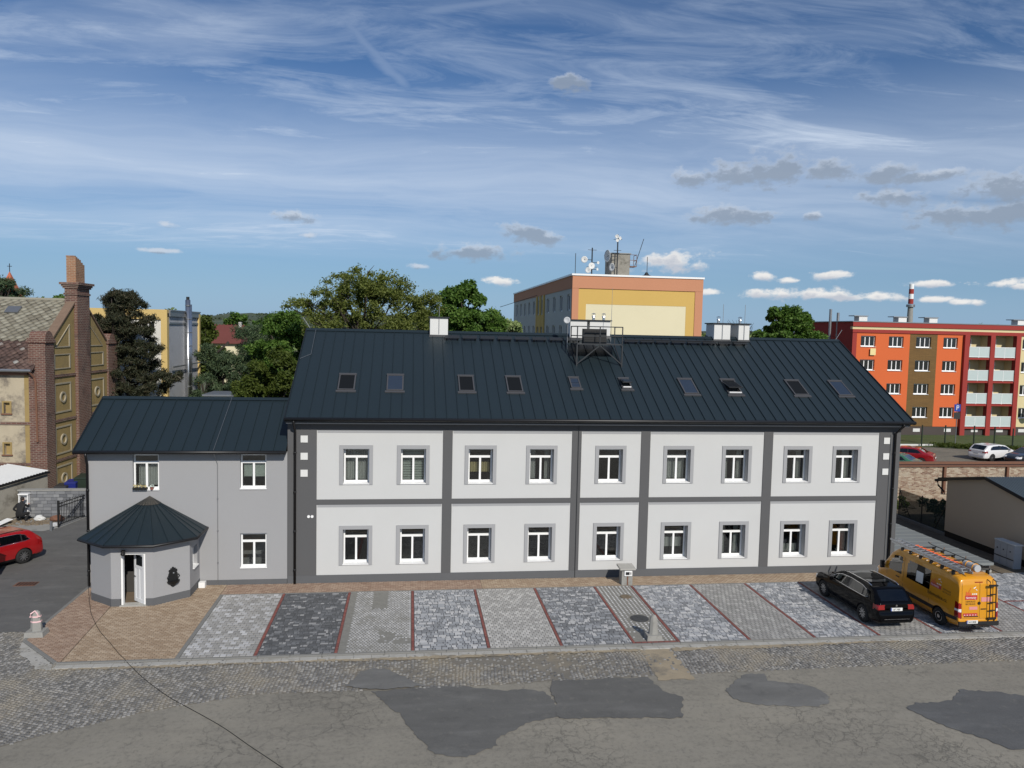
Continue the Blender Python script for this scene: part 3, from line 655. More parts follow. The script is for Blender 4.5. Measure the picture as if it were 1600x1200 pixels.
for r in (0, 1):
    for (pa, pb) in PX:
        holes = []
        for k, (a, b) in enumerate(WX):
            if pa < a < pb: holes.append((a + .15, b - .15, WZ[r][0] - .01, WZ[r][1] - .15, k))
        m = MB(); opening_wall(m, (0, PD, 0), (1, 0, 0), (0, 0, 1), (0, 1, 0), pa, pb, PZ[r][0], PZ[r][1], .5, holes)
        wp_ = m.build('wall_panel', 'plaster_light', house, fixn=False); MB().box(pa + .03, pb - .03, PD - .004, PD + .02, PZ[r][1] - .125, PZ[r][1]).build('painted_strip', 'surround_grey', wp_)
        for (a, b, c, d, k) in holes:
            tilt = (k, r) == (7, 1)
            wo = casement(house, F0, a + .012, b - .012, c + .05, d - .012, .28, sill=.045, tr=.35)
            s = MB()
            for q in ((a - .15, a, c, d), (b, b + .15, c, d), (a - .15, b + .15, d, d + .15)):
                F0.box(s, q[0], q[1], q[2] if q[3] < d + .1 else d + .0005, q[3], -.035, .02)
            F0.box(s, a - .001, a + .008, c, d, .0195, .30); F0.box(s, b - .008, b + .001, c, d, .0195, .30); F0.box(s, a + .008, b - .008, d - .008, d, .0195, .30)
            s.build('window_surround', 'surround_grey', wo)
            typ, mt = curt.get((k, r), ('none', ''))
            i0, i1, j0, j1 = a + .08, b - .08, c + .12, d - .05; md = (i0 + i1) / 2
            if typ in ('net', 'net2'): drape(wo, F0, i0, i1, j0, j1 - (.0 if typ == 'net' else .25), .56, mt, 9)
            elif typ == 'blind':
                s = MB(); z = j0
                while z < j1: F0.box(s, i0, i1, z, z + .085, .53, .54); z += .105
                s.build('blind', mt, wo)
            elif typ == 'half': drape(wo, F0, i0, i1, j0 + .3, j0 + .72, .56, mt, 8)
            elif typ == 'sides': drape(wo, F0, i0, i0 + .25, j0, j1, .56, mt, 3); drape(wo, F0, i1 - .22, i1, j0, j1, .56, mt, 3)
            elif typ == 'one': drape(wo, F0, md + .1, i1, j0, j1, .56, mt, 4)
            elif typ == 'low': drape(wo, F0, i0, i1, j0, j0 + .35, .56, mt, 7)
# eaves
EY, EZ, RY, RZ = -.50, 6.80, 5.9, 10.29
SL = math.atan2(RZ - EZ, RY - EY)
mb = MB(); mb.box(HL - .02, HR + .12, -.44, .05, 6.66, 6.70); mb.box(HL - .02, HR + .12, -.46, -.43, 6.63, 6.79); mb.build('soffit', 'roof_trim', house)
mb = MB(); mb.box(HL + .0, HR + .1, -.40, .002, 6.585, 6.655); mb.build('cornice', 'plaster_mid', house)
mb = MB(); mb.tube([(HL - .06, EY - .03, EZ - .02), (HR + .30, EY - .03, EZ - .02)], .075, 10); mb.build('gutter', 'black_metal', house, True)
def downpipe(parent, x, y, ztop, zbot, yo, sx=0.0, r=.05):
    m = MB(); m.tube([(x + sx, yo, ztop), (x + sx, yo, ztop - .12), (x, y, ztop - .5), (x, y, zbot)], r, 10)
    for z in np.arange(zbot + .6, ztop - .6, 1.6): m.lathe([(r + .012, -.03), (r + .012, .03)], (x, y, z), 10)
    return m.build('downpipe', 'black_metal', parent, True)
downpipe(house, -4.55, -.075, 6.75, -.02, -.5); downpipe(house, 21.42, -.075, 6.75, -.02, -.5, .08)
# roof: standing seam panels
def seam_panel(w, ey, ez, ry, rz, x):
    n = Vector((0, -(rz - ez), ry - ey)).normalized(); a = Vector((x, ey, ez)); b = Vector((x, ry, rz)); wv = Vector((w, 0, 0)); m = MB()
    m.hexa([a, a + wv, b + wv, b], [a + n * .012, a + wv + n * .012, b + wv + n * .012, b + n * .012])
    s = Vector((.022, 0, 0)); m.hexa([a + n * .0125, a + s + n * .0125, b + s + n * .0125, b + n * .0125], [a + n * .05, a + s * .6 + n * .05, b + s * .6 + n * .05, b + n * .05]); return m
mb = MB(); x0, x1 = HL - .04, 21.96
mb.hexa([(x0, EY + .02, EZ - .05), (x1, EY + .02, EZ - .05), (x1, RY, RZ - .05), (x0, RY, RZ - .05)], [(x0, EY + .02, EZ - .004), (x1, EY + .02, EZ - .004), (x1, RY, RZ - .004), (x0, RY, RZ - .004)])
mb.hexa([(x0, RY, RZ - .05), (x1, RY, RZ - .05), (x1, 12.3, EZ - .05), (x0, 12.3, EZ - .05)], [(x0, RY, RZ - .003), (x1, RY, RZ - .003), (x1, 12.3, EZ), (x0, 12.3, EZ)])
roof = mb.build('roof', 'roof_trim', house)
NP = 59; pw = (x1 - x0) / NP
pan0 = seam_panel(pw - .002, EY, EZ, RY, RZ, x0).build('roof_panel', 'roof_metal', roof)
for i in range(1, NP): link_copy(pan0, roof, (i * pw, 0, 0))
mb = MB(); n = Vector((0, -math.sin(SL), math.cos(SL)))
mb.prism_x([(RY - .17, RZ - .045), (RY, RZ + .075), (RY + .17, RZ - .045), (RY, RZ + .03)], x0, x1); mb.build('ridge_cap', 'roof_metal', roof)
for xx in (x0 - .03, x1 - .01):
    m = MB(); m.hexa([(xx, EY - .01, EZ - .12), (xx + .04, EY - .01, EZ - .12), (xx + .04, RY, RZ - .10), (xx, RY, RZ - .10)], [(xx, EY - .01, EZ + .06), (xx + .04, EY - .01, EZ + .06), (xx + .04, RY, RZ + .07), (xx, RY, RZ + .07)]); m.build('verge_flashing', 'roof_trim', roof)
def roof_frame(x, s):   # point on main roof: x along the ridge, s metres up the slope from the eave
    return Vector((x, EY + s * math.cos(SL), EZ + s * math.sin(SL)))
US = Vector((0, math.cos(SL), math.sin(SL)))
def rbox(m, x0_, x1_, s0, s1, h0, h1, mi=0):
    p = lambda x, s, h: roof_frame(x, s) + n * h
    return m.hexa([p(x0_, s0, h0), p(x1_, s0, h0), p(x1_, s1, h0), p(x0_, s1, h0)], [p(x0_, s0, h1), p(x1_, s0, h1), p(x1_, s1, h1), p(x0_, s1, h1)], mi)
s_of = lambda y: (y - EY) / math.cos(SL)
def skylight(xa, xb, ya, yb, pane, opened=0.0):
    sa, sb = s_of(ya), s_of(yb); f = .055; m = MB()
    for q in ((xa, xa + f, sa, sb), (xb - f, xb, sa, sb), (xa + f, xb - f, sa, sa + f), (xa + f, xb - f, sb - f, sb)): rbox(m, q[0], q[1], q[2], q[3], .0, .085)
    rbox(m, xa - .06, xb + .06, sa - .13, sa - .003, .008, .055); rbox(m, xa - .02, xb + .02, sb - .01, sb + .07, .0, .10)
    wo = m.build('skylight', 'skylight_frame', house)
    if not opened: rbox(MB(), xa + f, xb - f, sa + f, sb - f, .05, .07).build('pane', pane, wo)
    else:
        c = roof_frame((xa + xb) / 2, (sa + sb) / 2 + .12); L = (sb - sa); d = (US * math.cos(opened) - n * math.sin(opened)); nn = (n * math.cos(opened) + US * math.sin(opened)); h = Vector(((xb - xa) / 2 - .02, 0, 0)); c = c + n * .12
        def slab(k0, k1, t0, t1, hh): 
            m2 = MB(); q = [c - hh + d * k0, c + hh + d * k0, c + hh + d * k1, c - hh + d * k1]; return m2.hexa([p_ + nn * t0 for p_ in q], [p_ + nn * t1 for p_ in q])
        slab(-L / 2, L / 2, 0, .05, h).build('sash', 'dark_steel', wo); slab(-L / 2 + f, L / 2 - f, .05, .062, h - Vector((f, 0, 0))).build('pane', pane, wo)
        rbox(MB(), xa + f, xb - f, sa + f, sb - f, -.0, .02).build('shaft', 'room_dark', wo); rbox(MB(), xa + f, xb - f, sa + f, sa + f + .05, .02, .12).build('inner_sill', 'white_paint', wo)
for q in ((-3.03, -2.32, 'screen_mesh', 0), (-1.0, -.29, 'glass_sky', 0), (2.07, 2.75, 'screen_mesh', 0), (4.17, 4.85, 'screen_mesh', 0), (12.10, 12.77, 'glass_sky', 0), (14.14, 14.82, 'screen_mesh', .30), (17.28, 17.98, 'screen_mesh', 0), (19.43, 20.12, 'glass_sky', 0)):
    skylight(q[0], q[1], 1.28, 2.33, q[2], q[3])
skylight(7.02, 7.48, 1.59, 2.32, 'glass_sky'); skylight(9.32, 9.79, 1.58, 2.31, 'glass_sky', .38)
# snow catchers below the ridge
sg = MB(); rbox(sg, 0, .69, s_of(5.13), s_of(5.37), .16, .185); rbox(sg, .05, .12, s_of(5.2), s_of(5.3), .012, .16); rbox(sg, .57, .64, s_of(5.2), s_of(5.3), .012, .16)
sg0 = None
for k in [1.60 + .84 * i for i in range(8)] + [10.35 + .80 * i for i in range(8)]:
    if sg0 is None: sg0 = sg.build('snow_catcher', 'dark_steel', roof); base_x = 0; sg0.location.x = k
    else: c = link_copy(sg0, roof); c.location.x = k
mb = MB(); rbox(mb, 10.3, 16.85, s_of(5.25), s_of(5.29), .19, .22); mb.build('snow_rail', 'dark_steel', roof)
# chimneys on the house
def chimney(xa, xb, ya, yb, zt, pots=0, rod=0.0, mat='white_dull'):
    m = MB().box(xa, xb, ya, yb, 9.7, zt); c = m.build('chimney', mat, house)
    MB().box(xa - .07, xb + .07, ya - .07, yb + .07, zt + .001, zt + .06).build('chimney_cap', 'roof_trim', c)
    b = MB(); z = EZ + (ya - EY) * math.tan(SL); b.hexa([(xa - .05, ya - .05, z - .05), (xb + .05, ya - .05, z - .05), (xb + .05, yb + .05, z - .05), (xa - .05, yb + .05, z - .05)], [(xa - .03, ya - .03, z + .09), (xb + .03, ya - .03, z + .09), (xb + .03, yb + .03, z + .30), (xa - .03, yb + .03, z + .30)]); b.build('flashing', 'roof_trim', c)
    for k in range(pots):
        px_ = xa + (xb - xa) * (k + .5) / pots; p = MB(); py_ = (ya + yb) / 2
        p.lathe([(.07, 0), (.07, .14)], (px_, py_, zt + .06), 10); p.lathe([(.10, .14), (.085, .20)], (px_, py_, zt + .06), 10)
        for a in range(4): p.bar((px_ + .08 * math.cos(a * 1.57), py_ + .08 * math.sin(a * 1.57), zt + .25), (px_ + .08 * math.cos(a * 1.57), py_ + .08 * math.sin(a * 1.57), zt + .36), .015)
        p.lathe([(.13, .30), (.02, .34)], (px_, py_, zt + .06), 10); p.build('chimney_pot', 'steel', c)
    if rod: MB().tube([((xa + xb) / 2, ya - .04, zt - .75), ((xa + xb) / 2, ya - .04, zt + rod)], .012, 6).build('lightning_rod', 'zinc', c)
chimney(.90, 1.75, 5.5, 6.2, 10.97, 0, .55); chimney(15.12, 15.97, 5.62, 6.7, 11.0, 1, 1.0); chimney(16.41, 16.98, 5.62, 6.7, 11.0, 1, 1.0)
chimney(7.72, 8.55, 5.5, 6.2, 11.0, 0, 0); chimney(8.72, 9.75, 5.62, 6.3, 11.0, 2, 0)
# service platform
pf = MB(); x0p, x1p, yp = 7.60, 9.74, 3.30
z0p = 9.93
pf.box(x0p, x1p, yp, 4.75, z0p - .06, z0p)
plat = pf.build('roof_platform', 'dark_steel', house)
r_ = MB()
for z in (z0p + .35, z0p + .78):
    for a, b in (((x0p, yp, z), (x1p, yp, z)), ((x0p, yp, z), (x0p, 4.7, z)), ((x1p, yp, z), (x1p, 4.7, z))): r_.bar(a, b, .045)
for x in (x0p, (x0p + x1p) / 2, x1p): r_.bar((x, yp, z0p), (x, yp, z0p + .78), .045)
for x in (x0p, x1p): r_.bar((x, 4.7, z0p), (x, 4.7, z0p + .78), .045)
r_.build('railing', 'dark_steel', plat)
r_ = MB(); zr = lambda y: EZ + (y - EY) * math.tan(SL)
for x in (x0p, x1p): r_.bar((x, yp, zr(yp) + .0), (x, yp, z0p - .06), .06); r_.bar((x, yp, zr(yp) + .05), (x, 4.7, z0p - .07), .045)
for x in (x0p, x1p): r_.bar((x, yp, zr(yp) + .1), ((x0p + x1p) / 2, yp, z0p - .08), .05)
r_.build('bracket', 'dark_steel', plat)
mb = MB().box(8.02, 9.10, 3.75, 4.2, z0p, z0p + .68)
ac = solo('ventilation_unit', mb, 'black_metal', 'black louvred ventilation unit standing on the railed roof platform', 'ventilation unit', (8.56, 3.97, z0p))
for k in range(6): MB().box(8.06, 8.55, 3.73, 3.749, z0p + .08 + k * .095, z0p + .13 + k * .095).build('louvre', 'iron_black', ac)
for k in range(6): MB().box(8.60, 9.06, 3.73, 3.749, z0p + .08 + k * .095, z0p + .13 + k * .095).build('louvre', 'iron_black', ac)
def dish(c, r, d, parent=None, name='dish', mat='white_dull', arm=True):
    m = MB(); c = Vector(c); d = Vector(d).normalized(); up = Vector((0, 0, 1)); a = d.cross(up).normalized(); b = a.cross(d)
    N = 20; rings = [(0.02, -.22), (.35, -.19), (.7, -.09), (1, 0)]; vs = []
    for rr, h in rings: vs += [c + (a * math.cos(2 * math.pi * j / N) + b * math.sin(2 * math.pi * j / N)) * rr * r + d * h * r for j in range(N)]
    for rr, h in reversed(rings): vs += [c + (a * math.cos(2 * math.pi * j / N) + b * math.sin(2 * math.pi * j / N)) * rr * r + d * (h - .05) * r for j in range(N)]
    k = len(rings) * 2; m.add(vs, [(i * N + j, i * N + (j + 1) % N, (i + 1) * N + (j + 1) % N, (i + 1) * N + j) for i in range(k - 1) for j in range(N)])
    if arm: m.bar(c - b * r, c + d * r * .7 - b * r * .2, .03); m.obox(c + d * r * .7 - b * r * .2, (.08, .08, .08))
    return m.build(name, mat, parent, True)
m = MB(); m.tube([(7.42, 4.7, 9.6), (7.42, 4.7, 11.05)], .025, 8); pole = tag(m.build('antenna_pole', 'zinc', None, loc=(7.42, 4.7, 9.6)), 'slim pole with a round grey dish beside the roof platform', 'antenna'); dish((7.36, 4.6, 11.0), .16, (-.25, -1, .15), pole, mat='plastic_grey', arm=False)
solo('lightning_rod', MB().tube([(9.60, 4.9, 9.9), (9.62, 4.9, 12.6)], [.016, .006], 6), 'zinc', 'tall thin lightning rod rising behind the railed roof platform', 'lightning rod', (9.6, 4.9, 9.9))
for x, lab in ((-4.7, 'short slanted lightning rod at the left end of the main ridge'), (21.8, 'short slanted lightning rod at the right end of the main ridge')):
    s = -1 if x < 0 else 1
    solo('lightning_rod', MB().tube([(x, 5.9, 10.3), (x + s * .35, 5.9, 10.85)], .012, 6), 'zinc', lab, 'lightning rod', (x, 5.9, 10.3))
# small wall fittings
for x, y in ((-4.2, 0), (21.05, 0)):
    for z in (5.92, 5.22, 4.53):
        MB().box(x - .14, x + .14, -.03, -.001, z - .14, z + .14).build('vent_plate', 'white_dull', house)
for x in (-4.02, -3.88): MB().lathe([(.055, -.03), (.06, -.001)], (x, 0, 2.75), 14, 'Y').build('round_vent', 'white_paint', house)
for xx, (za, zb) in (((7.05), (.0, 6.7)), ((21.25), (0, 6.2))):
    MB().tube([(xx, -.03, zb), (xx, -.03, za)], .011, 6).build('lightning_wire', 'zinc' if xx > 10 else 'dark_steel', house)
w_ = MB(); w_.tube([tuple(roof_frame(-4.45, 7.2) + n * .07), tuple(roof_frame(-4.42, 4.9) + n * .07), tuple(roof_frame(-4.85, 4.5) + n * .07)], .010, 5); w_.build('lightning_wire', 'zinc', roof)

# ------------------------------------------------------------------ side wing
wing = thing('side_wing', 'lower grey plastered wing with dark seamed roof left of the long house', 'house', (-8.6, 0, 0))
AL, AR = -12.45, -4.86
WN = [(-10.75, -9.77, 3.86, 5.30), (-6.69, -5.67, 3.88, 5.31), (-6.69, -5.66, .66, 2.09)]
m = MB(); opening_wall(m, (0, .004, 0), (1, 0, 0), (0, 0, 1), (0, 1, 0), AL, AR, .2, 5.42, .3, [*WN]); m.build('wall', 'plaster_mid', wing, fixn=False)
m = MB(); m.box(AL, AL + .3, .3, 5.4, 0, 5.42); m.box(AL, AR, 5.4, 5.7, 0, 5.42); m.prism_x([(.1, 5.42), (5.6, 5.42), (2.5, 7.15)], AL, AL + .3); m.box(AL + .3, AR, 1.6, 1.7, 0, 5.4); m.box(AL, AL + .002, .004, .3, .2, 5.42)
m.build('side_wall', 'plaster_mid', wing)
MB().box(AL, AR - .005, -.008, .35, -.08, .199).build('plinth', 'plaster_plinth', wing)
FA = Fr((0, .004, 0))
for i, (a, b, c, d) in enumerate(WN):
    wo = casement(wing, FA, a + .01, b - .01, c + .04, d - .01, .11, sill=.05, tr=.33)
    if i == 0:
        drape(wo, FA, a + .12, b - .1, c + .15, d - .35, .35, 'curtain_white', 8)
        m = MB(); m.box(a + .02, a + .55, -.12, .03, c + .03, c + .13); fb = tag(m.build('flower_box', 'iron_black', None, loc=(a + .28, -.05, c + .03)), 'black flower box on the sill of the window above the porch', 'flower box')
        v = []
        for k in range(60):
            q = Vector((random.uniform(a + .04, a + .53), random.uniform(-.1, 0), c + .13 + random.uniform(0, .09))); v.append(q)
        m = MB()
        for q in v: m.obox(q, (.05, .03, .006), random.uniform(0, 6), random.uniform(-1, 1), random.uniform(-1, 1))
        m.build('flowers', 'curtain_cream', fb)
        m = MB().lathe([(.05, 0), (.07, .10)], (a + .72, -.04, c + .03), 12); fp = tag(m.build('flower_pot', 'clay_red', None, loc=(a + .72, -.04, c + .03)), 'small flower pot on the upper window sill of the wing', 'flower pot')
        m = MB()
        for k in range(30): m.obox((a + .72 + random.uniform(-.07, .07), -.04 + random.uniform(-.05, .05), c + .15 + random.uniform(0, .07)), (.05, .03, .006), random.uniform(0, 6), random.uniform(-1, 1), random.uniform(-1, 1))
        m.build('plant', 'leaf_b', fp) if 'leaf_b' in MT else m.build('plant', 'blind_green', fp)
    if i == 1: s = MB(); FA.box(s, a + .1, b - .1, c + .48, d - .3, .25, .26); s.build('blind', 'blind_green', wo)
e0, ez0, e1, ez1 = -.42, 5.47, 2.55, 7.27; xa, xb = -12.74, -4.86
m = MB(); m.hexa([(xa, e0 + .02, ez0 - .05), (xb, e0 + .02, ez0 - .05), (xb, e1, ez1 - .05), (xa, e1, ez1 - .05)], [(xa, e0 + .02, ez0 - .004), (xb, e0 + .02, ez0 - .004), (xb, e1, ez1 - .004), (xa, e1, ez1 - .004)])
m.hexa([(xa, e1, ez1 - .05), (xb, e1, ez1 - .05), (xb, 6.0, ez0 - .4), (xa, 6.0, ez0 - .4)], [(xa, e1, ez1 - .003), (xb, e1, ez1 - .003), (xb, 6.0, ez0 - .35), (xa, 6.0, ez0 - .35)]); wr = m.build('roof', 'roof_trim', wing)
kp = 16; pw = (xb - xa) / kp; p0_ = seam_panel(pw - .002, e0, ez0, e1, ez1, xa).build('roof_panel', 'roof_metal', wr)
for i in range(1, kp): link_copy(p0_, wr, (i * pw, 0, 0))
m = MB(); m.prism_x([(e1 - .15, ez1 - .03), (e1, ez1 + .075), (e1 + .15, ez1 - .03), (e1, ez1 + .03)], xa, xb); m.build('ridge_cap', 'roof_metal', wr)
m = MB(); m.hexa([(xa - .03, e0 - .01, ez0 - .12), (xa + .01, e0 - .01, ez0 - .12), (xa + .01, e1, ez1 - .1), (xa - .03, e1, ez1 - .1)], [(xa - .03, e0 - .01, ez0 + .06), (xa + .01, e0 - .01, ez0 + .06), (xa + .01, e1, ez1 + .07), (xa - .03, e1, ez1 + .07)]); m.build('verge_flashing', 'roof_trim', wr)
MB().tube([(xa - .02, e0 - .03, ez0 - .03), (xb - .02, e0 - .03, ez0 - .03)], .07, 10).build('gutter', 'black_metal', wing, True)
m = MB(); m.box(xa + .02, xb - .01, -.38, .003, 5.40, 5.44); m.box(xa + .02, xb - .01, -.41, -.37, 5.36, 5.46); m.build('soffit', 'roof_trim', wing)
downpipe(wing, -12.40, -.07, 5.40, .1, -.45, .1)
m = MB(); m.tube([(-7.62, -.42, 5.45), (-7.6, -.05, 5.1), (-7.55, -.03, 4.9), (-7.55, -.03, .1)], .012, 6)
for z in (.9, 2.2, 3.5): m.box(-7.575, -7.525, -.05, 0, z, z + .03)
m.build('lightning_wire', 'zinc', wing)
m = MB(); nA = Vector((0, -(ez1 - ez0), e1 - e0)).normalized(); m.tube([tuple(Vector((-7.6, e0, ez0)) + nA * .07), tuple(Vector((-7.55, e1, ez1)) + nA * .07)], .010, 5); m.build('lightning_wire', 'zinc', wr)

plain('roof_cap_worn', (.10, .092, .08), .5, .25, 6, 25, metal=.5)
# ------------------------------------------------------------------ porch with the tent roof
porch = thing('entrance_porch', 'polygonal grey entrance porch with a tent shaped dark metal roof', 'porch', (-10.06, -1.1, 0))
WP = [(-11.78, 0), (-11.80, -1.40), (-10.80, -2.20), (-9.34, -2.20), (-8.27, -1.33), (-8.26, 0)]
ZT = 2.30
def seg_frame(a, b):
    a = Vector((*a, 0)); b = Vector((*b, 0)); u = (b - a).normalized(); return Fr(a, u, (-u.y, u.x, 0)), (b - a).length
for i in range(5):
    fr, L = seg_frame(WP[i], WP[i + 1]); holes = []
    if i == 2: holes = [(.33, 1.20, .02, 1.98)]
    if i == 4: holes = [(.40, 1.02, .95, 1.80)]
    m = MB(); opening_wall(m, fr.o, fr.u, fr.v, fr.w, 0, L, .02 if i == 2 else .28, ZT, .25, holes); m.build('wall', 'plaster_mid', porch, fixn=False)
    for (a, b) in ((0, .33), (1.20, L)) if i == 2 else ((0, L),): fr.box(MB(), a - (.004 if a == 0 else 0), b + (.004 if b == L else 0), -.05, .28, -.008, .1).build('plinth', 'plaster_plinth', porch)
    if i == 4:
        wo = casement(porch, fr, .41, 1.01, .99, 1.79, .14, 'one', sill=.06)
    if i == 2:
        d = MB(); fr.box(d, .33, .40, .02, 1.98, .05, .2); fr.box(d, 1.13, 1.20, .02, 1.98, .05, .2); fr.box(d, .40, 1.13, 1.92, 1.98, .052, .2); d.build('door_frame', 'white_paint', porch)
        MB().box(fr.P(.3, 0).x, fr.P(1.23, 0).x, -2.26, -1.9, -.03, .035).build('threshold', 'concrete_light', porch)
        # door leaf, hinged right and ajar, swung outwards
        hinge = fr.P(1.13, 0, .05); ang = R(42)
        uu = Vector((-math.cos(ang), math.sin(ang), 0)).normalized(); ww = Vector((-uu.y, uu.x, 0)); df = Fr(hinge, uu, -ww if ww.y < 0 else ww)
        w = .66; dm = MB(); 
        df.box(dm, 0, .10, .04, 1.91, 0, .045); df.box(dm, w - .10, w, .04, 1.91, 0, .045); df.box(dm, .10, w - .10, .04, .17, 0, .045); df.box(dm, .10, w - .10, 1.32, 1.42, 0, .045); df.box(dm, .10, w - .10, 1.82, 1.91, 0, .045)
        df.box(dm, w / 2 - .035, w / 2 + .035, .17, 1.32, 0, .045); df.box(dm, .10, w / 2 - .035, .17, 1.32, .015, .035); df.box(dm, w / 2 + .035, w - .10, .17, 1.32, .015, .035)
        do = dm.build('door', 'wood_white', porch); df.box(MB(), .10, w - .10, 1.42, 1.82, .018, .03).build('pane', 'glass_dark', do)
        h = MB(); h.bar(df.P(w - .05, 1.0, -.03), df.P(w - .05, 1.0, .075), .02); h.bar(df.P(w - .05, 1.0, -.03), df.P(w - .15, 1.0, -.03), .018); h.build('handle', 'black_metal', do)
        MB().box(-11.6, -8.4, -.6, -.55, 0, 2.2).build('inner_wall', 'room_dark', porch)
MB().prism([(-11.7, 0), (-11.7, -1.35), (-10.75, -2.1), (-9.4, -2.1), (-8.35, -1.3), (-8.35, 0)], 2.2, 2.28).build('ceiling', 'plaster_dark', porch)
EV = [(-12.16, 0), (-12.16, -1.56), (-10.93, -2.56), (-9.20, -2.56), (-7.95, -1.52), (-7.95, 0)]
apex = Vector((-10.12, -.02, 3.60)); ZE = 2.37
m = MB(); m.add([(x, y, ZE - .01) for x, y in EV] + [tuple(apex - Vector((0, 0, .03)))], [(i, i + 1, 6) for i in range(5)] + [(5, 4, 3, 2, 1, 0)]); tr = m.build('roof', 'roof_trim', porch)
cnt = [3, 3, 3, 3, 3]
for i in range(5):
    a = Vector((*EV[i], ZE)); b = Vector((*EV[i + 1], ZE)); nn = (b - a).cross(apex - a).normalized()
    for k in range(cnt[i]):
        p, q = a.lerp(b, k / cnt[i]), a.lerp(b, (k + 1) / cnt[i]); tp = .93
        p2, q2 = p.lerp(apex, tp), q.lerp(apex, tp); d = (q - p).normalized() * .012
        m = MB(); m.hexa([p, q, q2, p2], [p + nn * .012, q + nn * .012, q2 + nn * .012, p2 + nn * .012])
        m.hexa([p + nn * .0125, p + d + nn * .0125, p2 + d * .6 + nn * .0125, p2 + nn * .0125], [p + nn * .04, p + d + nn * .04, p2 + d * .6 + nn * .04, p2 + nn * .04]); m.build('roof_panel', 'roof_metal', tr)
m = MB(); cap = [Vector((*e, ZE)).lerp(apex, .80) + Vector((0, -.0, .03)) for e in EV]; m.add([tuple(c) for c in cap] + [tuple(apex + Vector((0, 0, .05)))], [(i, i + 1, 6) for i in range(5)]); m.build('roof_cap', 'roof_cap_worn' if 'roof_cap_worn' in MT else 'dark_steel', tr, fixn=False)
m = MB(); m.tube([(x, y, ZE - .035) for x, y in EV], .055, 8); m.build('gutter', 'black_metal', porch, True)
def offset_pts(k): return [(-10.06 + (x + 10.06) * k, y * k) for x, y in EV]
m = MB(); m.prism(offset_pts(.965), ZE - .10, ZE - .04); m.build('soffit', 'plaster_mid', porch)
MB().tube([(-8.33, -.06, .05), (-8.2, -.12, .05)], .03, 6).build('drain_stub', 'white_paint', porch)
solo('white_box', MB().box(-8.22, -7.98, -.34, -.10, 0, .22), 'white_paint', 'small white box on the paving in the corner beside the porch', 'box', (-8.1, -.22, 0))
# lamp over the door
m = MB(); m.obox((-10.33, -2.27, 2.09), (.05, .12, .06)); lamp = m.build('wall_lamp', 'black_metal', None, loc=(-10.33, -2.21, 2.09)); tag(lamp, 'black lantern hanging over the white porch door', 'lamp')
MB().lathe([(.05, -.13), (.075, -.10), (.075, .05), (.03, .09)], (-10.33, -2.33, 2.06), 8).build('lantern', 'black_metal', lamp); MB().lathe([(.045, -.09), (.045, .03)], (-10.33, -2.36, 2.06), 8).build('lantern_glass', 'lamp_glass', lamp)
# cast iron ornament on the right hand porch wall
fr, L = seg_frame(WP[3], WP[4]); c0 = L * .53
orn = thing('wall_ornament', 'black cast iron ornament with a bowl on the porch wall right of the door', 'ornament', tuple(fr.P(c0, .62, -.01)))
def orn_part(name, prof, d0, d1):
    pts = [(c0 + x, z) for x, z in prof]; n_ = len(pts); m = MB(); m.add([fr.P(a, b, -d0) for a, b in pts] + [fr.P(a, b, -d1) for a, b in pts], [tuple(range(n_))[::-1], tuple(range(n_, 2 * n_))] + [(i, (i + 1) % n_, n_ + (i + 1) % n_, n_ + i) for i in range(n_)]); return m.build(name, 'iron_black', orn)
half = [(0, 1.32), (.03, 1.30), (.05, 1.26), (.09, 1.27), (.10, 1.22), (.15, 1.21), (.16, 1.15), (.13, 1.12), (.17, 1.05), (.16, .95), (.21, .88), (.19, .80), (.22, .76), (.20, .70), (.12, .66), (.06, .58), (0, .55)]
orn_part('back_plate', half + [(-x, z) for x, z in reversed(half[1:-1])], 0, .04)
orn_part('medallion', [(.09 * math.cos(a), 1.08 + .11 * math.sin(a)) for a in np.linspace(0, 2 * math.pi, 16)[:-1]], .04, .06)
MB().ball(fr.P(c0, 1.09, -.075), .035, 8).build('boss', 'zinc', orn)
m = MB(); N = 12; top = [fr.P(c0 + .24 * math.cos(a), .80, -.04 - .20 * math.sin(a)) for a in np.linspace(0, math.pi, N)]; mid = [fr.P(c0 + .20 * math.cos(a), .72, -.04 - .16 * math.sin(a)) for a in np.linspace(0, math.pi, N)]; bot = [fr.P(c0 + .05 * math.cos(a), .60, -.04 - .04 * math.sin(a)) for a in np.linspace(0, math.pi, N)]
m.add(top + mid + bot, [(i, i + 1, N + i + 1, N + i) for i in range(N - 1)] + [(N + i, N + i + 1, 2 * N + i + 1, 2 * N + i) for i in range(N - 1)] + [tuple(range(N))]); m.build('bowl', 'iron_black', orn, fixn=False)
for s in (-1, 1): m = MB(); m.tube([fr.P(c0 + s * .17, .88, -.05), fr.P(c0 + s * .23, .95, -.06), fr.P(c0 + s * .19, 1.02, -.06), fr.P(c0 + s * .15, .98, -.05)], .018, 6); m.build('scroll', 'iron_black', orn)
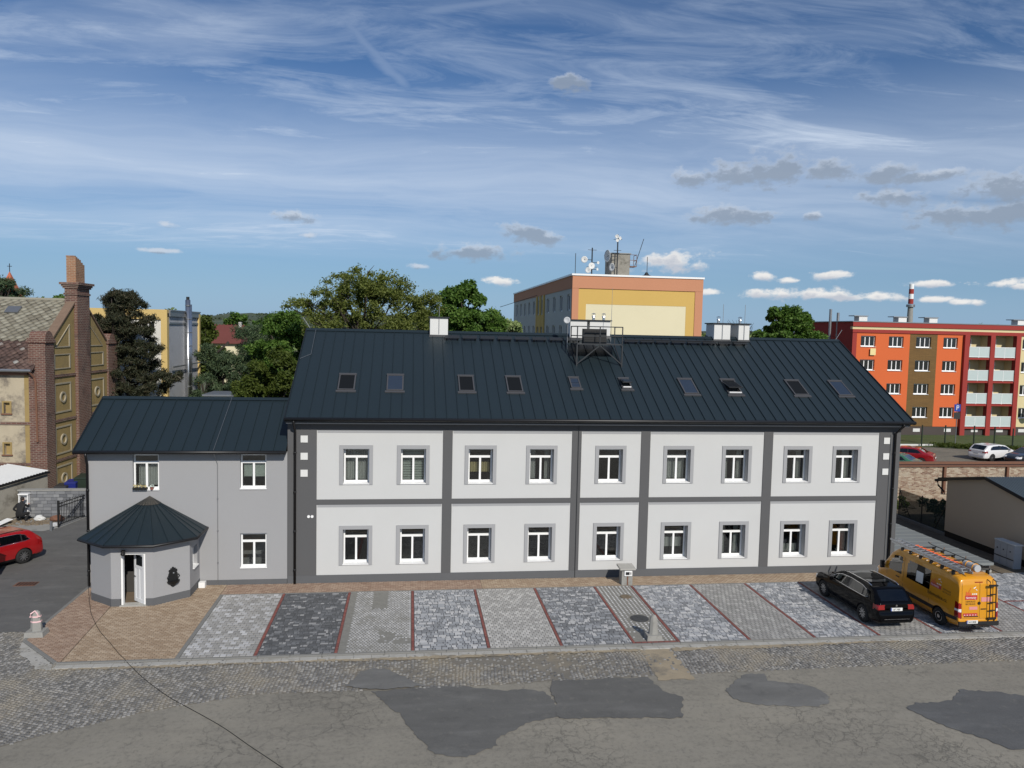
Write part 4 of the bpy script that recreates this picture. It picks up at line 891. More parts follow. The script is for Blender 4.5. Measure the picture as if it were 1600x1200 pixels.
# ------------------------------------------------------------------ more materials
bricks('brick_dark', (.150, .060, .042), (.085, .036, .030), (.24, .19, .15), .30, .105, .022, soot=(.05, .035, .03), soot_amt=.35)
bricks('brick_orange', (.33, .16, .085), (.25, .115, .06), (.34, .26, .18), .30, .105, .02, soot=(.14, .085, .06), soot_amt=.25)
def rubble(name):
    m, t, b = base_mat(name); x, y, z = t.sep(wpos(t)); v = t.comb(x, z, 0)
    br = t.node('ShaderNodeTexBrick'); t.l.new(t.vmath('ADD', v, t.vmath('SCALE', t.noise(v, 3, 2, color=True))), br.inputs['Vector']); br.inputs['Vector'].links[0].from_node.inputs[1].links[0].from_node.inputs['Scale'].default_value = .14
    br.inputs['Color1'].default_value = (0, 0, 0, 1); br.inputs['Color2'].default_value = (1, 1, 1, 1); br.inputs['Mortar'].default_value = (.5, .5, .5, 1); br.inputs['Scale'].default_value = 1; br.inputs['Brick Width'].default_value = .27; br.inputs['Row Height'].default_value = .085; br.inputs['Mortar Size'].default_value = .012
    f = t.math('ADD', t.math('MULTIPLY', t.sep(br.outputs['Color'])[0], .6), t.math('MULTIPLY', t.noise(v, 2.2, 5, .7), .55))
    c = t.ramp(f, [(.2, (.13, .065, .045)), (.4, (.24, .14, .09)), (.6, (.33, .24, .165)), (.85, (.47, .39, .29))]); c = t.mix(br.outputs['Fac'], c, (.36, .31, .245)); c = t.mix(t.map(t.noise(v, 1.3, 7, .75), .50, .66, 0, .75, True), c, (.42, .37, .29)); c = t.mix(t.map(t.noise(t.vmath('ADD', v, (9, 4, 0)), 5.0, 5, .75), .56, .68, 0, .7), c, (.15, .085, .06)); c = t.mix(t.map(t.noise(v, 17, 4, .8), .56, .70, 0, .6), c, (.55, .48, .38))
    t.l.new(c, b.inputs['Base Color']); b.inputs['Roughness'].default_value = .95; bump(t, b, t.math('SUBTRACT', t.noise(v, 14, 4), br.outputs['Fac']), .7, .03)
rubble('brick_rubble')
plain('ochre', (.30, .215, .085), .9, .12, 1.2, 30, .3, dirt=(.20, .15, .075), dirt_amt=.4, dirt_scale=.8)
plain('moulding', (.33, .29, .21), .9, .15, 2, 30, .3)
plain('old_plaster', (.42, .36, .26), .95, .15, 1.5, 25, .5, dirt=(.17, .145, .115), dirt_amt=.62, dirt_scale=.85)
island('slates', [(0, (.16, .145, .11)), (.5, (.215, .20, .155)), (1, (.28, .265, .21))], .9, .25, soft=.4)
island('tiles_old', [(0, (.055, .035, .03)), (.6, (.10, .062, .052)), (.93, (.13, .085, .07)), (1, (.3, .29, .27))], .9, .3, soft=.3)
plain('wall_white', (.60, .59, .55), .9, .05, .4, 8); plain('wall_yellow', (.56, .41, .16), .9, .06, .5, 8); plain('wall_grey', (.42, .43, .45), .9, .10, .5, 4, dirt=(.30, .31, .32), dirt_amt=.5, dirt_scale=.25)
plain('wall_salmon', (.50, .23, .13), .9, .04, .4, 20, .1); plain('wall_amber', (.56, .37, .105), .9, .04, .4, 20, .1); plain('wall_cream', (.66, .60, .41), .9, .04, .4, 20, .1); plain('wall_greyw', (.45, .45, .42), .9, .08, .4, 10)
plain('block_orange', (.60, .125, .035), .9, .04, .3, 15); plain('block_red', (.29, .035, .028), .9, .05, .3, 15); plain('block_cream', (.62, .53, .30), .9, .04, .3, 15)
bricks('block_brown', (.175, .098, .028), (.135, .075, .022), (.10, .055, .017), .8, .14, .02, bmp=.2); plain('block_plinth', (.062, .050, .046), .9, .1, .6, 10)
plain('shed_wall', (.56, .44, .315), .95, .07, .4, 40, .3); plain('shed_roof', (.115, .145, .165), .5, .08, .5, 10); plain('slab_roof', (.19, .205, .205), .7, .10, .6, 8)
island('blocks', [(0, (.11, .115, .125)), (.5, (.165, .17, .18)), (1, (.24, .245, .25))], .9, .2)
plain('blue_plastic', (.012, .02, .16), .45, .05); plain('green_plastic', (.018, .03, .018), .5, .1); plain('grey_plastic', (.03, .03, .03), .5, .1)
m_, t_, b_ = base_mat('net_green'); b_.inputs['Base Color'].default_value = (.008, .022, .015, 1); b_.inputs['Alpha'].default_value = .80; b_.inputs['Roughness'].default_value = .9
m_, t_, b_ = base_mat('net_wire'); b_.inputs['Base Color'].default_value = (.01, .015, .012, 1); b_.inputs['Alpha'].default_value = .10
plain('roof_red', (.13, .035, .028), .8, .15, .5, 5); plain('spire_red', (.42, .12, .06), .8, .1)
plain('tape_pink', (.75, .50, .50), .5, .1); plain('sign_blue', (.01, .05, .30), .5, .02); plain('towel', (.75, .62, .30), .9, .05)

# ------------------------------------------------------------------ old brick building on the left
plain('coping_old', (.17, .115, .08), .9, .3, 3, 20, .4)
old = thing('old_brick_building', 'derelict ochre and brick gabled building with a tall broken chimney', 'building', (-20.97, 16, 0), R(-4))
NI = [(-2.40, -1.88, 4.95, 5.74), (-2.42, -1.90, 2.55, 3.35)]
m = MB(); opening_wall(m, (0, 0, 0), (1, 0, 0), (0, 0, 1), (0, 1, 0), -14, -1.14, 0, 7.5, .25, [(a + .09, b - .09, c + .08, d - .08) for a, b, c, d in NI]); m.build('wall', 'old_plaster', old, fixn=False)
MB().box(-1.14, -.84, -.012, .3, 0, 7.5).build('corner_strip', 'ochre', old)
for a, b, c, d in NI:
    s = MB()
    for q in ((a, a + .09, c, d), (b - .09, b, c, d), (a + .09, b - .09, d - .08, d)): s.box(q[0], q[1], -.03, .05, q[2], q[3])
    w_ = s.build('window', 'ochre', old); MB().box(a - .04, b + .04, -.08, .05, c, c + .075).build('sill', 'rust', w_); MB().box(a + .09, b - .09, .2, .24, c + .08, d - .08).build('shutter', 'ochre', w_)
GP = [(0, 0), (9.05, 0), (9.05, 8.6), (7.72, 9.02), (4.3, 11.9), (.88, 9.28), (0, 9.0)]
MB().prism_x(GP, -.45, 0).build('gable_wall', 'ochre', old)
m = MB(); m.box(-.84, .11, -.10, .86, 0, 9.15); p = m.build('corner_pier', 'brick_dark', old)
m = MB(); m.box(-.92, .19, -.18, .94, 9.15, 9.30); m.box(-.88, .15, -.14, .90, 9.30, 9.42); m.tube([(-.8, .38, 9.42), (.1, .38, 9.42)], .42, 14); m.build('pier_cap', 'brick_dark', p)
m = MB(); m.box(-.84, .11, 7.76, 9.10, 0, 8.95); p = m.build('corner_pier', 'brick_dark', old); m = MB(); m.box(-.92, .19, 7.68, 9.18, 8.95, 9.10); m.box(-.88, .15, 7.72, 9.14, 9.10, 9.22); m.tube([(-.8, 8.4, 9.22), (.1, 8.4, 9.22)], .42, 14); m.build('pier_cap', 'brick_dark', p)
m = MB(); m.box(-.55, .20, 3.50, 5.08, 0, 12.05); ch = m.build('chimney', 'brick_dark', old)
m = MB()
for k, (z, e) in enumerate(((12.05, .05), (12.17, .0), (12.45, .08), (12.56, .14), (12.68, .22))): m.box(-.55 - e, .20 + e, 3.50 - e, 5.08 + e, z, (12.17, 12.45, 12.56, 12.68, 12.82)[k])
m.build('chimney_cornice', 'brick_dark', ch)
m = MB(); m.box(-.45, .12, 3.56, 4.66, 12.82, 13.98)
for k, (a, b, h) in enumerate(((3.56, 3.78, .42), (3.78, 4.0, .34), (4.0, 4.22, .27), (4.22, 4.45, .12))): m.box(-.45, .12, a + .001, b, 13.98, 13.98 + h)
m.box(-.46, .05, 3.55, 3.75, 14.401, 14.47); m.build('chimney_stack', 'brick_orange', ch)
for z in (7.16, 4.47, 2.08):
    MB().box(-.02, .06, .86, 3.5, z - .09, z + .07).build('string_course', 'brick_dark', old); MB().box(-.02, .06, 5.08, 7.76, z - .09, z + .07).build('string_course', 'brick_dark', old)
    if z < 7: MB().box(-14, -.84, -.06, .02, z - .09, z + .07).build('string_course', 'brick_dark', old)
def mould(pts, w=.09, d=.05, closed=True):
    s = MB(); k = len(pts)
    for i in range(k if closed else k - 1): s.bar((d / 2 + .001 * (i % 2), *pts[i]), (d / 2 + .001 * (i % 2), *pts[(i + 1) % k]), w if i % 2 == 0 else w, d)
    return s
def mould_x(pts, wd=.10, d=.045):
    """flat moulding following a closed outline (y,z) on the gable"""
    c = (sum(p[0] for p in pts) / len(pts), sum(p[1] for p in pts) / len(pts)); n_ = len(pts); inn = []
    for y, z in pts:
        L = math.hypot(y - c[0], z - c[1]); inn.append((y + (c[0] - y) * wd * 1.3 / L, z + (c[1] - z) * wd * 1.3 / L))
    s = MB(); s.add([(d, *p) for p in pts] + [(d, *p) for p in inn] + [(0, *p) for p in pts] + [(0, *p) for p in inn],
        [f_ for i in range(n_) for f_ in ((i, (i + 1) % n_, n_ + (i + 1) % n_, n_ + i), (i, 2 * n_ + i, 2 * n_ + (i + 1) % n_, (i + 1) % n_), (n_ + i, n_ + (i + 1) % n_, 3 * n_ + (i + 1) % n_, 3 * n_ + i))]); return s
for (ya, yb) in ((1.0, 2.9), (5.35, 7.25)):
    for (za, zb, zr_) in ((4.92, 6.72, 5.84), (2.42, 4.10, 3.28), (.0, 1.72, .90)):
        fr_ = mould_x([(ya, za), (yb, za), (yb, zb), (ya, zb)]).build('moulding', 'moulding', old)
        cy = (ya + yb) / 2; mould_x([(cy + .34 * math.cos(a), zr_ + .34 * math.sin(a)) for a in np.linspace(0, 2 * math.pi, 21)[:-1]], .08, .07).build('rosette', 'moulding', fr_)
    mould_x([(ya, 7.55), (yb, 7.55), (yb, 8.45), (ya, 8.45)]).build('moulding', 'moulding', old)
mould_x([(1.15, 8.84), (2.88, 8.84), (2.88, 10.25)]).build('moulding', 'moulding', old); mould_x([(5.32, 8.84), (7.15, 8.84), (5.32, 10.25)]).build('moulding', 'moulding', old)
for a, b in (((.80, 9.30), (3.5, 11.52)), ((7.80, 9.05), (5.08, 11.35))):
    s = MB(); s.hexa([(-.46, a[0], a[1]), (.07, a[0], a[1]), (.07, b[0], b[1]), (-.46, b[0], b[1])], [(-.46, a[0], a[1] + .11), (.07, a[0], a[1] + .11), (.07, b[0], b[1] + .11), (-.46, b[0], b[1] + .11)]); s.build('coping', 'coping_old', old)
def roof_pieces(parent, p00, du, dv, lu, lv, size, mat, name, th=.03, jit=.02, diamond=True, skipp=0.0):
    p00, du, dv = Vector(p00), Vector(du).normalized(), Vector(dv).normalized(); nn = du.cross(dv).normalized(); nn = nn if nn.z > 0 else -nn
    V, Fc = [], []; rows = int(lv / (size * .5)) + 1; cols = int(lu / size) + 2
    for r in range(rows):
        for c in range(cols):
            u = (c + (.5 if r % 2 else 0)) * size; v = r * size * .5
            if u > lu or v > lv or random.random() < skipp: continue
            o = len(V); cc = p00 + du * (u + random.uniform(-jit, jit)) + dv * (v + random.uniform(-jit, jit)); h = size * .52
            tilt = random.uniform(.02, .05)
            pts = [cc - dv * h + nn * (tilt + th), cc + du * h + nn * th * .9, cc + dv * h + nn * .004, cc - du * h + nn * th * .9]
            V += pts + [q - nn * th for q in pts]; Fc += [(o, o+1, o+2, o+3), (o, o+4, o+5, o+1), (o, o+3, o+7, o+4), (o+1, o+5, o+6, o+2), (o+2, o+6, o+7, o+3)]
    return stuff(fast_mesh(name, [tuple(q) for q in V], Fc, mat, parent))
m = MB(); m.add([(-14, -.38, 7.58), (-.45, -.38, 7.58), (-.45, 1.15, 9.20), (-14, 1.15, 9.20), (-.45, 4.4, 11.72), (-14, 4.4, 11.72), (-.45, 9.3, 7.6), (-14, 9.3, 7.6)], [(0, 1, 2, 3), (3, 2, 4, 5), (5, 4, 6, 7), (0, 7, 6, 1)]); orf = m.build('roof', 'tiles_old', old)
roof_pieces(orf, (-6.5, 1.2, 9.27), (1, 0, 0), (0, 3.25, 2.52), 6.0, 4.0, .46, 'slates', 'slate')
roof_pieces(orf, (-6.5, -.36, 7.64), (1, 0, 0), (0, 1.53, 1.62), 5.9, 2.15, .34, 'tiles_old', 'roof_tile', .03, .03, True, .04)
MB().tube([(-7, 4.4, 11.74), (-.5, 4.4, 11.74)], .12, 8).build('ridge_tiles', 'slates', orf)
m = MB(); m.obox((-3.55, 3.35, 11.05), (.8, .62, .12), 0, .66); m.build('roof_hatch', 'zinc', orf)
m = MB(); m.tube([(-14, -.46, 7.55), (-.5, -.46, 7.55)], .09, 8); m.build('gutter', 'zinc', old)
m = MB(); m.tube([(-.62, -.46, 7.5), (-.5, -.18, 7.15), (-.42, -.17, 6.9), (-.38, -.17, 3.4)], .06, 8); m.build('downpipe', 'rust', old)
MB().box(-14, -.84, -.25, .02, 7.28, 7.5).build('eaves_board', 'rust', old)

# ------------------------------------------------------------------ low shed, block wall, gate and clutter on the left
shed = thing('concrete_shed', 'low concrete shed with a whitish corrugated roof below the brick building', 'shed', (-21.5, 12.5, 0))
u_ = Vector((.47, .88, 0)).normalized(); A_ = Vector((-21.09, 11.03, 0)); B_ = A_ + u_ * 2.75; C_ = A_ - u_ * 5; nl = Vector((-u_.y, u_.x, 0))
m = MB(); m.hexa([C_, B_, B_ + nl * .25, C_ + nl * .25], [C_ + Vector((0, 0, 1.35)), B_ + Vector((0, 0, 2.14)), B_ + nl * .25 + Vector((0, 0, 2.14)), C_ + nl * .25 + Vector((0, 0, 1.35))]); m.hexa([B_, B_ + nl * 5, B_ + nl * 5 - u_ * .25, B_ + nl * .251 - u_ * .25], [p_ + Vector((0, 0, 2.1)) for p_ in (B_, B_ + nl * 5, B_ + nl * 5 - u_ * .25, B_ + nl * .251 - u_ * .25)]); m.build('wall', 'old_concrete', shed)
m = MB(); N = 90; rows = []
for i in range(N + 1):
    k = i / N; b = C_.lerp(B_, k) - nl * .18; z = 1.35 + .83 * k + (.035 if i % 2 else 0); rows.append((b + Vector((0, 0, z + .02)), b + nl * 3.2 + Vector((0, 0, z + .12))))
m.add([tuple(p_[0]) for p_ in rows] + [tuple(p_[1]) for p_ in rows], [(i, i + 1, N + 2 + i, N + 1 + i) for i in range(N)]); m.build('corrugated_roof', 'white_dull', shed, fixn=False)
m = MB(); m.hexa([C_ - nl * .2 + Vector((0, 0, 1.27)), B_ - nl * .2 + Vector((0, 0, 2.06)), B_ - nl * .16 + Vector((0, 0, 2.06)), C_ - nl * .16 + Vector((0, 0, 1.27))], [C_ - nl * .2 + Vector((0, 0, 1.35)), B_ - nl * .2 + Vector((0, 0, 2.16)), B_ - nl * .16 + Vector((0, 0, 2.16)), C_ - nl * .16 + Vector((0, 0, 1.35))]); m.build('roof_edge', 'black_metal', shed)
bw = thing('block_wall', 'grey split block garden wall with a flat coping beside the black gate', 'wall', (-18.8, 11.8, 0))
MB().box(-20.5, -17.15, 11.83, 12.05, -.07, 1.40).build('wall_core', 'joint_dark', bw)
z = 0.0; r = 0
while z < 1.38:
    x = -20.5 - (.2 if r % 2 else 0)
    while x < -17.16:
        w = random.choice((.3, .4, .4, .5)); a, b = max(x, -20.5), min(x + w, -17.15)
        if b - a > .05: MB().box(a + .006, b - .006, 11.76 + random.uniform(-.012, .012), 11.829, z + .006, min(z + .17, 1.40) - .004).build('block', 'blocks', bw)
        x += w
    z += .174; r += 1
MB().box(-20.55, -17.1, 11.72, 12.1, 1.40, 1.47).build('coping', 'concrete', bw)
gate = thing('iron_gate', 'black iron bar gate standing open beside the grey block wall', 'gate', (-17.5, 10.8, 0))
ga, gb = Vector((-17.66, 9.67, .08)), Vector((-17.15, 12.03, .08)); up = Vector((0, 0, 1))
for p_ in (ga, gb): MB().bar(p_ - up * .1, p_ + up * 1.25, .07).build('post', 'iron_black', gate)
for z in (.0, .92, 1.08): MB().bar(ga + up * z, gb + up * z, .035).build('rail', 'iron_black', gate)
for i in range(1, 19): q = ga.lerp(gb, i / 19); MB().bar(q, q + up * (1.2 if i % 2 else 1.14), .022).build('bar', 'iron_black', gate)
def bin_(name, label, x, y, z0, w, d, h, body, lid):
    t = thing(name, label, 'bin', (x, y, z0)); m = MB(); m.hexa([(x - w * .42, y - d * .42, z0), (x + w * .42, y - d * .42, z0), (x + w * .42, y + d * .42, z0), (x - w * .42, y + d * .42, z0)], [(x - w / 2, y - d / 2, z0 + h), (x + w / 2, y - d / 2, z0 + h), (x + w / 2, y + d / 2, z0 + h), (x - w / 2, y + d / 2, z0 + h)]); m.build('body', body, t)
    MB().hexa([(x - w * .53, y - d * .55, z0 + h), (x + w * .53, y - d * .55, z0 + h), (x + w * .53, y + d * .53, z0 + h), (x - w * .53, y + d * .53, z0 + h)], [(x - w * .48, y - d * .5, z0 + h + .05), (x + w * .48, y - d * .5, z0 + h + .05), (x + w * .5, y + d * .5, z0 + h + .12), (x - w * .5, y + d * .5, z0 + h + .12)]).build('lid', lid, t)
bin_('rubbish_bin', 'low dark bin behind the block wall left of the blue one', -18.92, 13.2, -.07, .62, .7, 1.42, 'grey_plastic', 'grey_plastic')
bin_('rubbish_bin', 'bin with a bright blue lid behind the block wall', -18.52, 13.5, -.07, .58, .7, 1.58, 'blue_plastic', 'blue_plastic')
bin_('rubbish_bin', 'large dark green container behind the right end of the block wall', -17.9, 13.9, -.07, 1.05, 1.0, 1.80, 'green_plastic', 'green_plastic')
cab = thing('meter_cabinet', 'tall white meter cabinet standing open in front of the block wall', 'cabinet', (-20.1, 11.6, 0))
m = MB(); m.box(-20.37, -20.33, 11.45, 11.72, .1, 1.25); m.box(-19.95, -19.91, 11.45, 11.72, .1, 1.25); m.box(-20.37, -19.91, 11.70, 11.74, .1, 1.25); m.box(-20.39, -19.89, 11.42, 11.74, 1.25, 1.31); m.box(-20.33, -19.95, 11.46, 11.70, .1, .2); m.build('case', 'white_paint', cab)
for z in (.45, .72, .98): MB().box(-20.33, -19.95, 11.5, 11.70, z, z + .12).build('meter', 'plastic_grey', cab)
solo('cabinet_door', MB().obox((-20.55, 10.25, .12), (.42, .75, .03), R(-28), R(12)), 'white_paint', 'white cabinet door panel lying tilted on the ground near the kneeling person', 'panel', (-20.55, 10.25, 0))
for i, (x, y, s, mt, lab) in enumerate(((-19.25, 11.2, .5, 'white_dull', 'pale toolbox on the rubble right of the person in black'), (-18.3, 11.0, .62, 'rust', 'low brown heap of sacks left of the iron gate'), (-17.95, 9.95, .35, 'plastic_grey', 'grey lump of concrete at the foot of the iron gate post'))):
    m = MB(); b = bmesh.new(); bmesh.ops.create_icosphere(b, subdivisions=2, radius=1)
    vs = [(x + v.co.x * s * .6 * random.uniform(.8, 1.1), y + v.co.y * s * .4 * random.uniform(.8, 1.1), -.05 + max(0, v.co.z * s * .35 * random.uniform(.7, 1.2) + s * .2)) for v in b.verts]; fs = [tuple(v.index for v in f.verts) for f in b.faces]; b.free()
    m.add(vs, fs); solo(('toolbox', 'sack_heap', 'concrete_lump')[i], m, mt, lab, ('box', 'sacks', 'rubble')[i], (x, y, -.07))
solo('bollard_post', MB().box(-17.83, -17.73, 9.1, 9.2, -.07, .40), 'zinc', 'short thin grey post on the kerb in front of the iron gate', 'post', (-17.78, 9.15, -.07))
V, Fc = [], []
for k in range(260):
    cx, cy, s = random.uniform(-21, -18.2), random.uniform(10.2, 11.6), random.uniform(.02, .08); o = len(V)
    for dx, dy, dz in ((-1, -1, 0), (1, -1, 0), (1, 1, 0), (-1, 1, 0), (-.6, -.6, 1), (.6, -.6, 1), (.6, .6, 1), (-.6, .6, 1)): V.append((cx + dx * s + random.uniform(-.01, .01), cy + dy * s * .7, -.065 + dz * s * .9))
    Fc += [(o+4,o+5,o+6,o+7),(o,o+1,o+5,o+4),(o+1,o+2,o+6,o+5),(o+2,o+3,o+7,o+6),(o+3,o,o+4,o+7)]
rub = stuff(fast_mesh('rubble', V, Fc, 'soil')); rub['label'] = 'loose rubble and earth in front of the grey block wall'; rub['category'] = 'rubble'
sheet('verge', [(-24, 10), (-20.2, 9.4), (-18.1, 9.0), (-17.6, 9.7), (-17.1, 12.1), (-21, 13), (-24, 13)], -.062, 'concrete')

# ------------------------------------------------------------------ yellow and white building with the steel flue
wb = thing('school_building', 'pale flat roofed building with yellow edges and a grey end wall behind the pines', 'building', (-18.34, 30, 0))
FW = Fr((-18.34, 30, 0)); XL, YE, ZT_ = -16, 38.65, 11.45
holes = []
for r in range(4):
    for c in range(6): holes.append((-.95 - 1.0 - c * 2.4, -.93 - c * 2.4, 9.62 - r * 1.98 - .0, 10.5 - r * 1.98))
m = MB(); opening_wall(m, FW.o, FW.u, FW.v, FW.w, XL, -.45, 0, 10.7, .3, holes); m.build('wall', 'wall_white', wb, fixn=False)
m = MB(); FW.box(m, XL, 0, 10.7, ZT_, -.15, .3); FW.box(m, -.45, 0, 0, 10.7, -.15, .3); m.build('yellow_frame', 'wall_yellow', wb)
m = MB(); m.box(-18.7, -18.345, 30.31, YE, 0, 11.1); m.box(-34, -18.7, 38, YE, 0, 11.1); m.box(-34, -18.34, 30, YE, 10.9, 11.2); m.build('end_wall', 'wall_grey', wb)
MB().box(-18.345, -18.2, YE - .35, YE, 0, 11.3).build('edge_strip', 'wall_yellow', wb)
m = MB(); m.box(-18.40, -18.22, 30.3, YE, 10.95, 11.35); m.box(-18.42, -18.16, 30.3, YE + .05, 11.36, 11.45); m.box(-18.40, -18.28, 30.3, YE, 10.35, 10.5); m.build('parapet', 'zinc', wb)
for h in holes: casement(wb, FW, h[0], h[1], h[2], h[3], .12, 'two', glass='glass_far')
flue = thing('steel_flue', 'shiny twin steel flue climbing the grey end wall behind the wing', 'flue', (-18.0, 34.6, 0))
for dy, rr, zt in ((34.35, .20, 12.35), (35.0, .14, 12.0)):
    m = MB(); m.tube([(-18.05, dy, 0), (-18.05, dy, zt)], rr, 14); o = m.build('pipe', 'steel', flue, True)
    for z in np.arange(2, zt - .2, 1.1): MB().lathe([(rr + .015, -.03), (rr + .015, .03)], (-18.05, dy, z), 14).build('clamp', 'zinc', o)
MB().lathe([(.13, 0), (.13, .25)], (-18.05, 34.35, 12.35), 12).build('flue_cap', 'iron_black', flue)
solo('lamp_arm', MB().bar((-18.15, 30.5, 7.05), (-18.05, 40.2, 7.1), .10), 'zinc', 'long horizontal pipe across the grey end wall', 'pipe', (-18.15, 30.5, 7.05))

# ------------------------------------------------------------------ salmon and yellow block behind the ridge
ob = thing('salmon_apartment_block', 'apartment block with salmon frame and yellow and cream end wall behind the roof', 'building', (14.2, 36, -1.1))
Z0 = -1.2; bx0, bx1, by0, by1, bz = 14.17, 26.28, 36, 75.5, 15.45
mpx = lambda x: bx0 + (x - 380) / (1197 - 380) * (bx1 - bx0); mpz = lambda z: 15.6 - (z - 355) / 4 * .0567
m = MB(); m.box(bx0 + .4, bx1 - .4, by0 + .12, by1, Z0, bz - .2); m.build('core', 'wall_greyw', ob)
m = MB(); m.box(bx0, bx1, by0 - .02, by0 + .3, 14.33, bz); m.box(bx0, mpx(420), by0, by0 + .3, Z0, 14.33); m.box(mpx(1148), bx1, by0, by0 + .3, Z0, 14.33); m.box(bx0, bx0 + .3, by0 + .3, by1, 14.33, bz); m.box(bx1 - .3, bx1, by0 + .3, by1, Z0, bz); m.build('salmon_frame', 'wall_salmon', ob)
m = MB(); xa, xb, xc, xd, zc = mpx(420), mpx(467), mpx(1093), mpx(1148), 12.95
m.box(xa, xb, by0 + .06, by0 + .3, Z0, 14.33); m.box(xc, xd, by0 + .06, by0 + .3, Z0, 14.33); m.box(xb, xc, by0 + .06, by0 + .3, zc, 14.33); m.build('amber_border', 'wall_amber', ob)
MB().box(xb, xc, by0 + .075, by0 + .3, Z0, zc).build('end_panel', 'wall_cream', ob)
m = MB(); m.box(bx0 - .08, bx1 + .08, by0 - .1, by0 + .3, bz + .0, bz + .16); m.box(bx0 - .08, bx0 + .3, by0 + .3, by1, bz, bz + .16); m.box(bx1 - .3, bx1 + .08, by0 + .3, by1, bz, bz + .16); m.box(bx0 + .3, bx1 - .3, by0 + .3, by1, bz - .25, bz - .05); m.build('parapet_cap', 'white_paint', ob)
FS = Fr((bx0 + .05, by0, 0), (0, 1, 0), (1, 0, 0)); holes = []
cols = [(1.0, 2.4), (4.6, 6.0), (8.2, 9.6), (11.8, 13.2), (15.2, 16.4), (17.6, 18.8), (21, 22.4), (24.6, 26), (28.2, 29.6), (31.8, 33.2), (35.4, 36.8)]
for c in cols:
    for r in range(5): holes.append((c[0], c[1], 12.35 - r * 2.82, 13.85 - r * 2.82))
m = MB(); opening_wall(m, FS.o, FS.u, FS.v, FS.w, .3, by1 - by0, Z0, 14.33, .3, holes); m.build('side_wall', 'wall_greyw', ob, fixn=False)
m = MB(); FS.box(m, 14.3, 15.1, Z0, 14.33, -.12, .05); FS.box(m, 16.5, 17.5, Z0, 14.33, -.12, .05); FS.box(m, 18.9, 19.7, Z0, 14.33, -.12, .05)
for r in range(5): FS.box(m, 15.1, 16.5, 10.9 - r * 2.82, 12.2 - r * 2.82, -.10, .05); FS.box(m, 17.5, 18.9, 10.9 - r * 2.82, 12.2 - r * 2.82, -.10, .05)
m.build('stair_bay', 'wall_amber', ob)
for i, h in enumerate(holes): casement(ob, FS, *h, .14, 'two', glass='glass_far', fw=.09)
hut = thing('roof_hut', 'weathered concrete lift hut with a metal balcony on the salmon block roof', 'hut', (19.4, 40, 15.4))
MB().box(18.35, 20.05, 38.5, 41, 15.2, 17.75).build('wall', 'old_concrete', hut); MB().box(18.25, 20.15, 38.4, 41.1, 17.75, 17.82).build('roof_slab', 'concrete', hut)
m = MB(); m.box(20.05, 20.75, 38.6, 39.6, 16.6, 16.66)
for x, y in ((20.75, 38.6), (20.75, 39.6), (20.08, 38.6)): m.bar((x, y, 16.66), (x, y, 17.7), .04)
for z in (17.2, 17.7): m.bar((20.08, 38.6, z), (20.75, 38.6, z), .04); m.bar((20.75, 38.6, z), (20.75, 39.6, z), .04)
m.build('balcony', 'rust', hut)
def mast(name, label, x, y, z0, z1, dishes, extras=()):
    t = thing(name, label, 'antenna', (x, y, z0)); MB().tube([(x, y, z0), (x, y, z1)], .06, 8).build('pole', 'dark_steel', t)
    for (dx, dz, r, d) in dishes:
        o = dish((x + dx, y - .15, z0 + dz), r, d, t, mat='white_dull', arm=False); MB().bar((x, y, z0 + dz), (x + dx, y - .1, z0 + dz), .05).build('arm', 'dark_steel', t)
    for (dz, L) in extras: MB().bar((x - L, y, z0 + dz), (x + L, y, z0 + dz), .04).build('crossbar', 'dark_steel', t)
    return t
mast('antenna_mast', 'mast with three white drum dishes left of the concrete roof hut', 16.35, 38, 15.4, 18.15, [(-.75, 1.65, .30, (-.3, -1, 0)), (-.05, 1.1, .30, (.1, -1, .1)), (-.38, .7, .27, (-.5, -1, 0)), (.55, 1.4, .14, (.4, -1, 0)), (.5, .8, .13, (.6, -1, 0))], [(2.55, .4), (1.0, .5)])
mast('antenna_mast', 'tall mast with large dishes fixed to the concrete roof hut', 18.75, 38.1, 15.4, 19.45, [(-1.0, 2.05, .56, (-1, -.25, 0)), (-.55, 1.05, .38, (-.9, -.45, 0)), (-.13, 3.85, .18, (-.3, -1, 0)), (.18, 3.7, .16, (.5, -1, 0)), (-.08, 3.5, .15, (0, -1, 0))], [(2.6, .35), (3.6, .4)])
for x, y, z, h, lab in ((14.6, 37, 15.5, 2.0, 'thin rod antenna on the left corner of the salmon block roof'), (22.2, 40, 15.5, 2.2, 'thin rod antenna above the small dark vent on the salmon block'), (20.8, 39.4, 16.7, 2.6, 'leaning rod antenna on the roof hut balcony')):
    solo('rod_antenna', MB().tube([(x, y, z), (x + (.8 if 'leaning' in lab else 0), y, z + h)], .03, 6), 'dark_steel', lab, 'antenna', (x, y, z))
m = MB(); m.box(21.7, 22.7, 39.6, 40.6, 15.3, 15.75); v_ = solo('roof_vent', m, 'dark_steel', 'small dark capped vent on the salmon block roof', 'vent', (22.2, 40.1, 15.3)); MB().lathe([(.95, .45), (.25, .7), (.1, .95)], (22.2, 40.1, 15.3), 12).build('cap', 'dark_steel', v_)

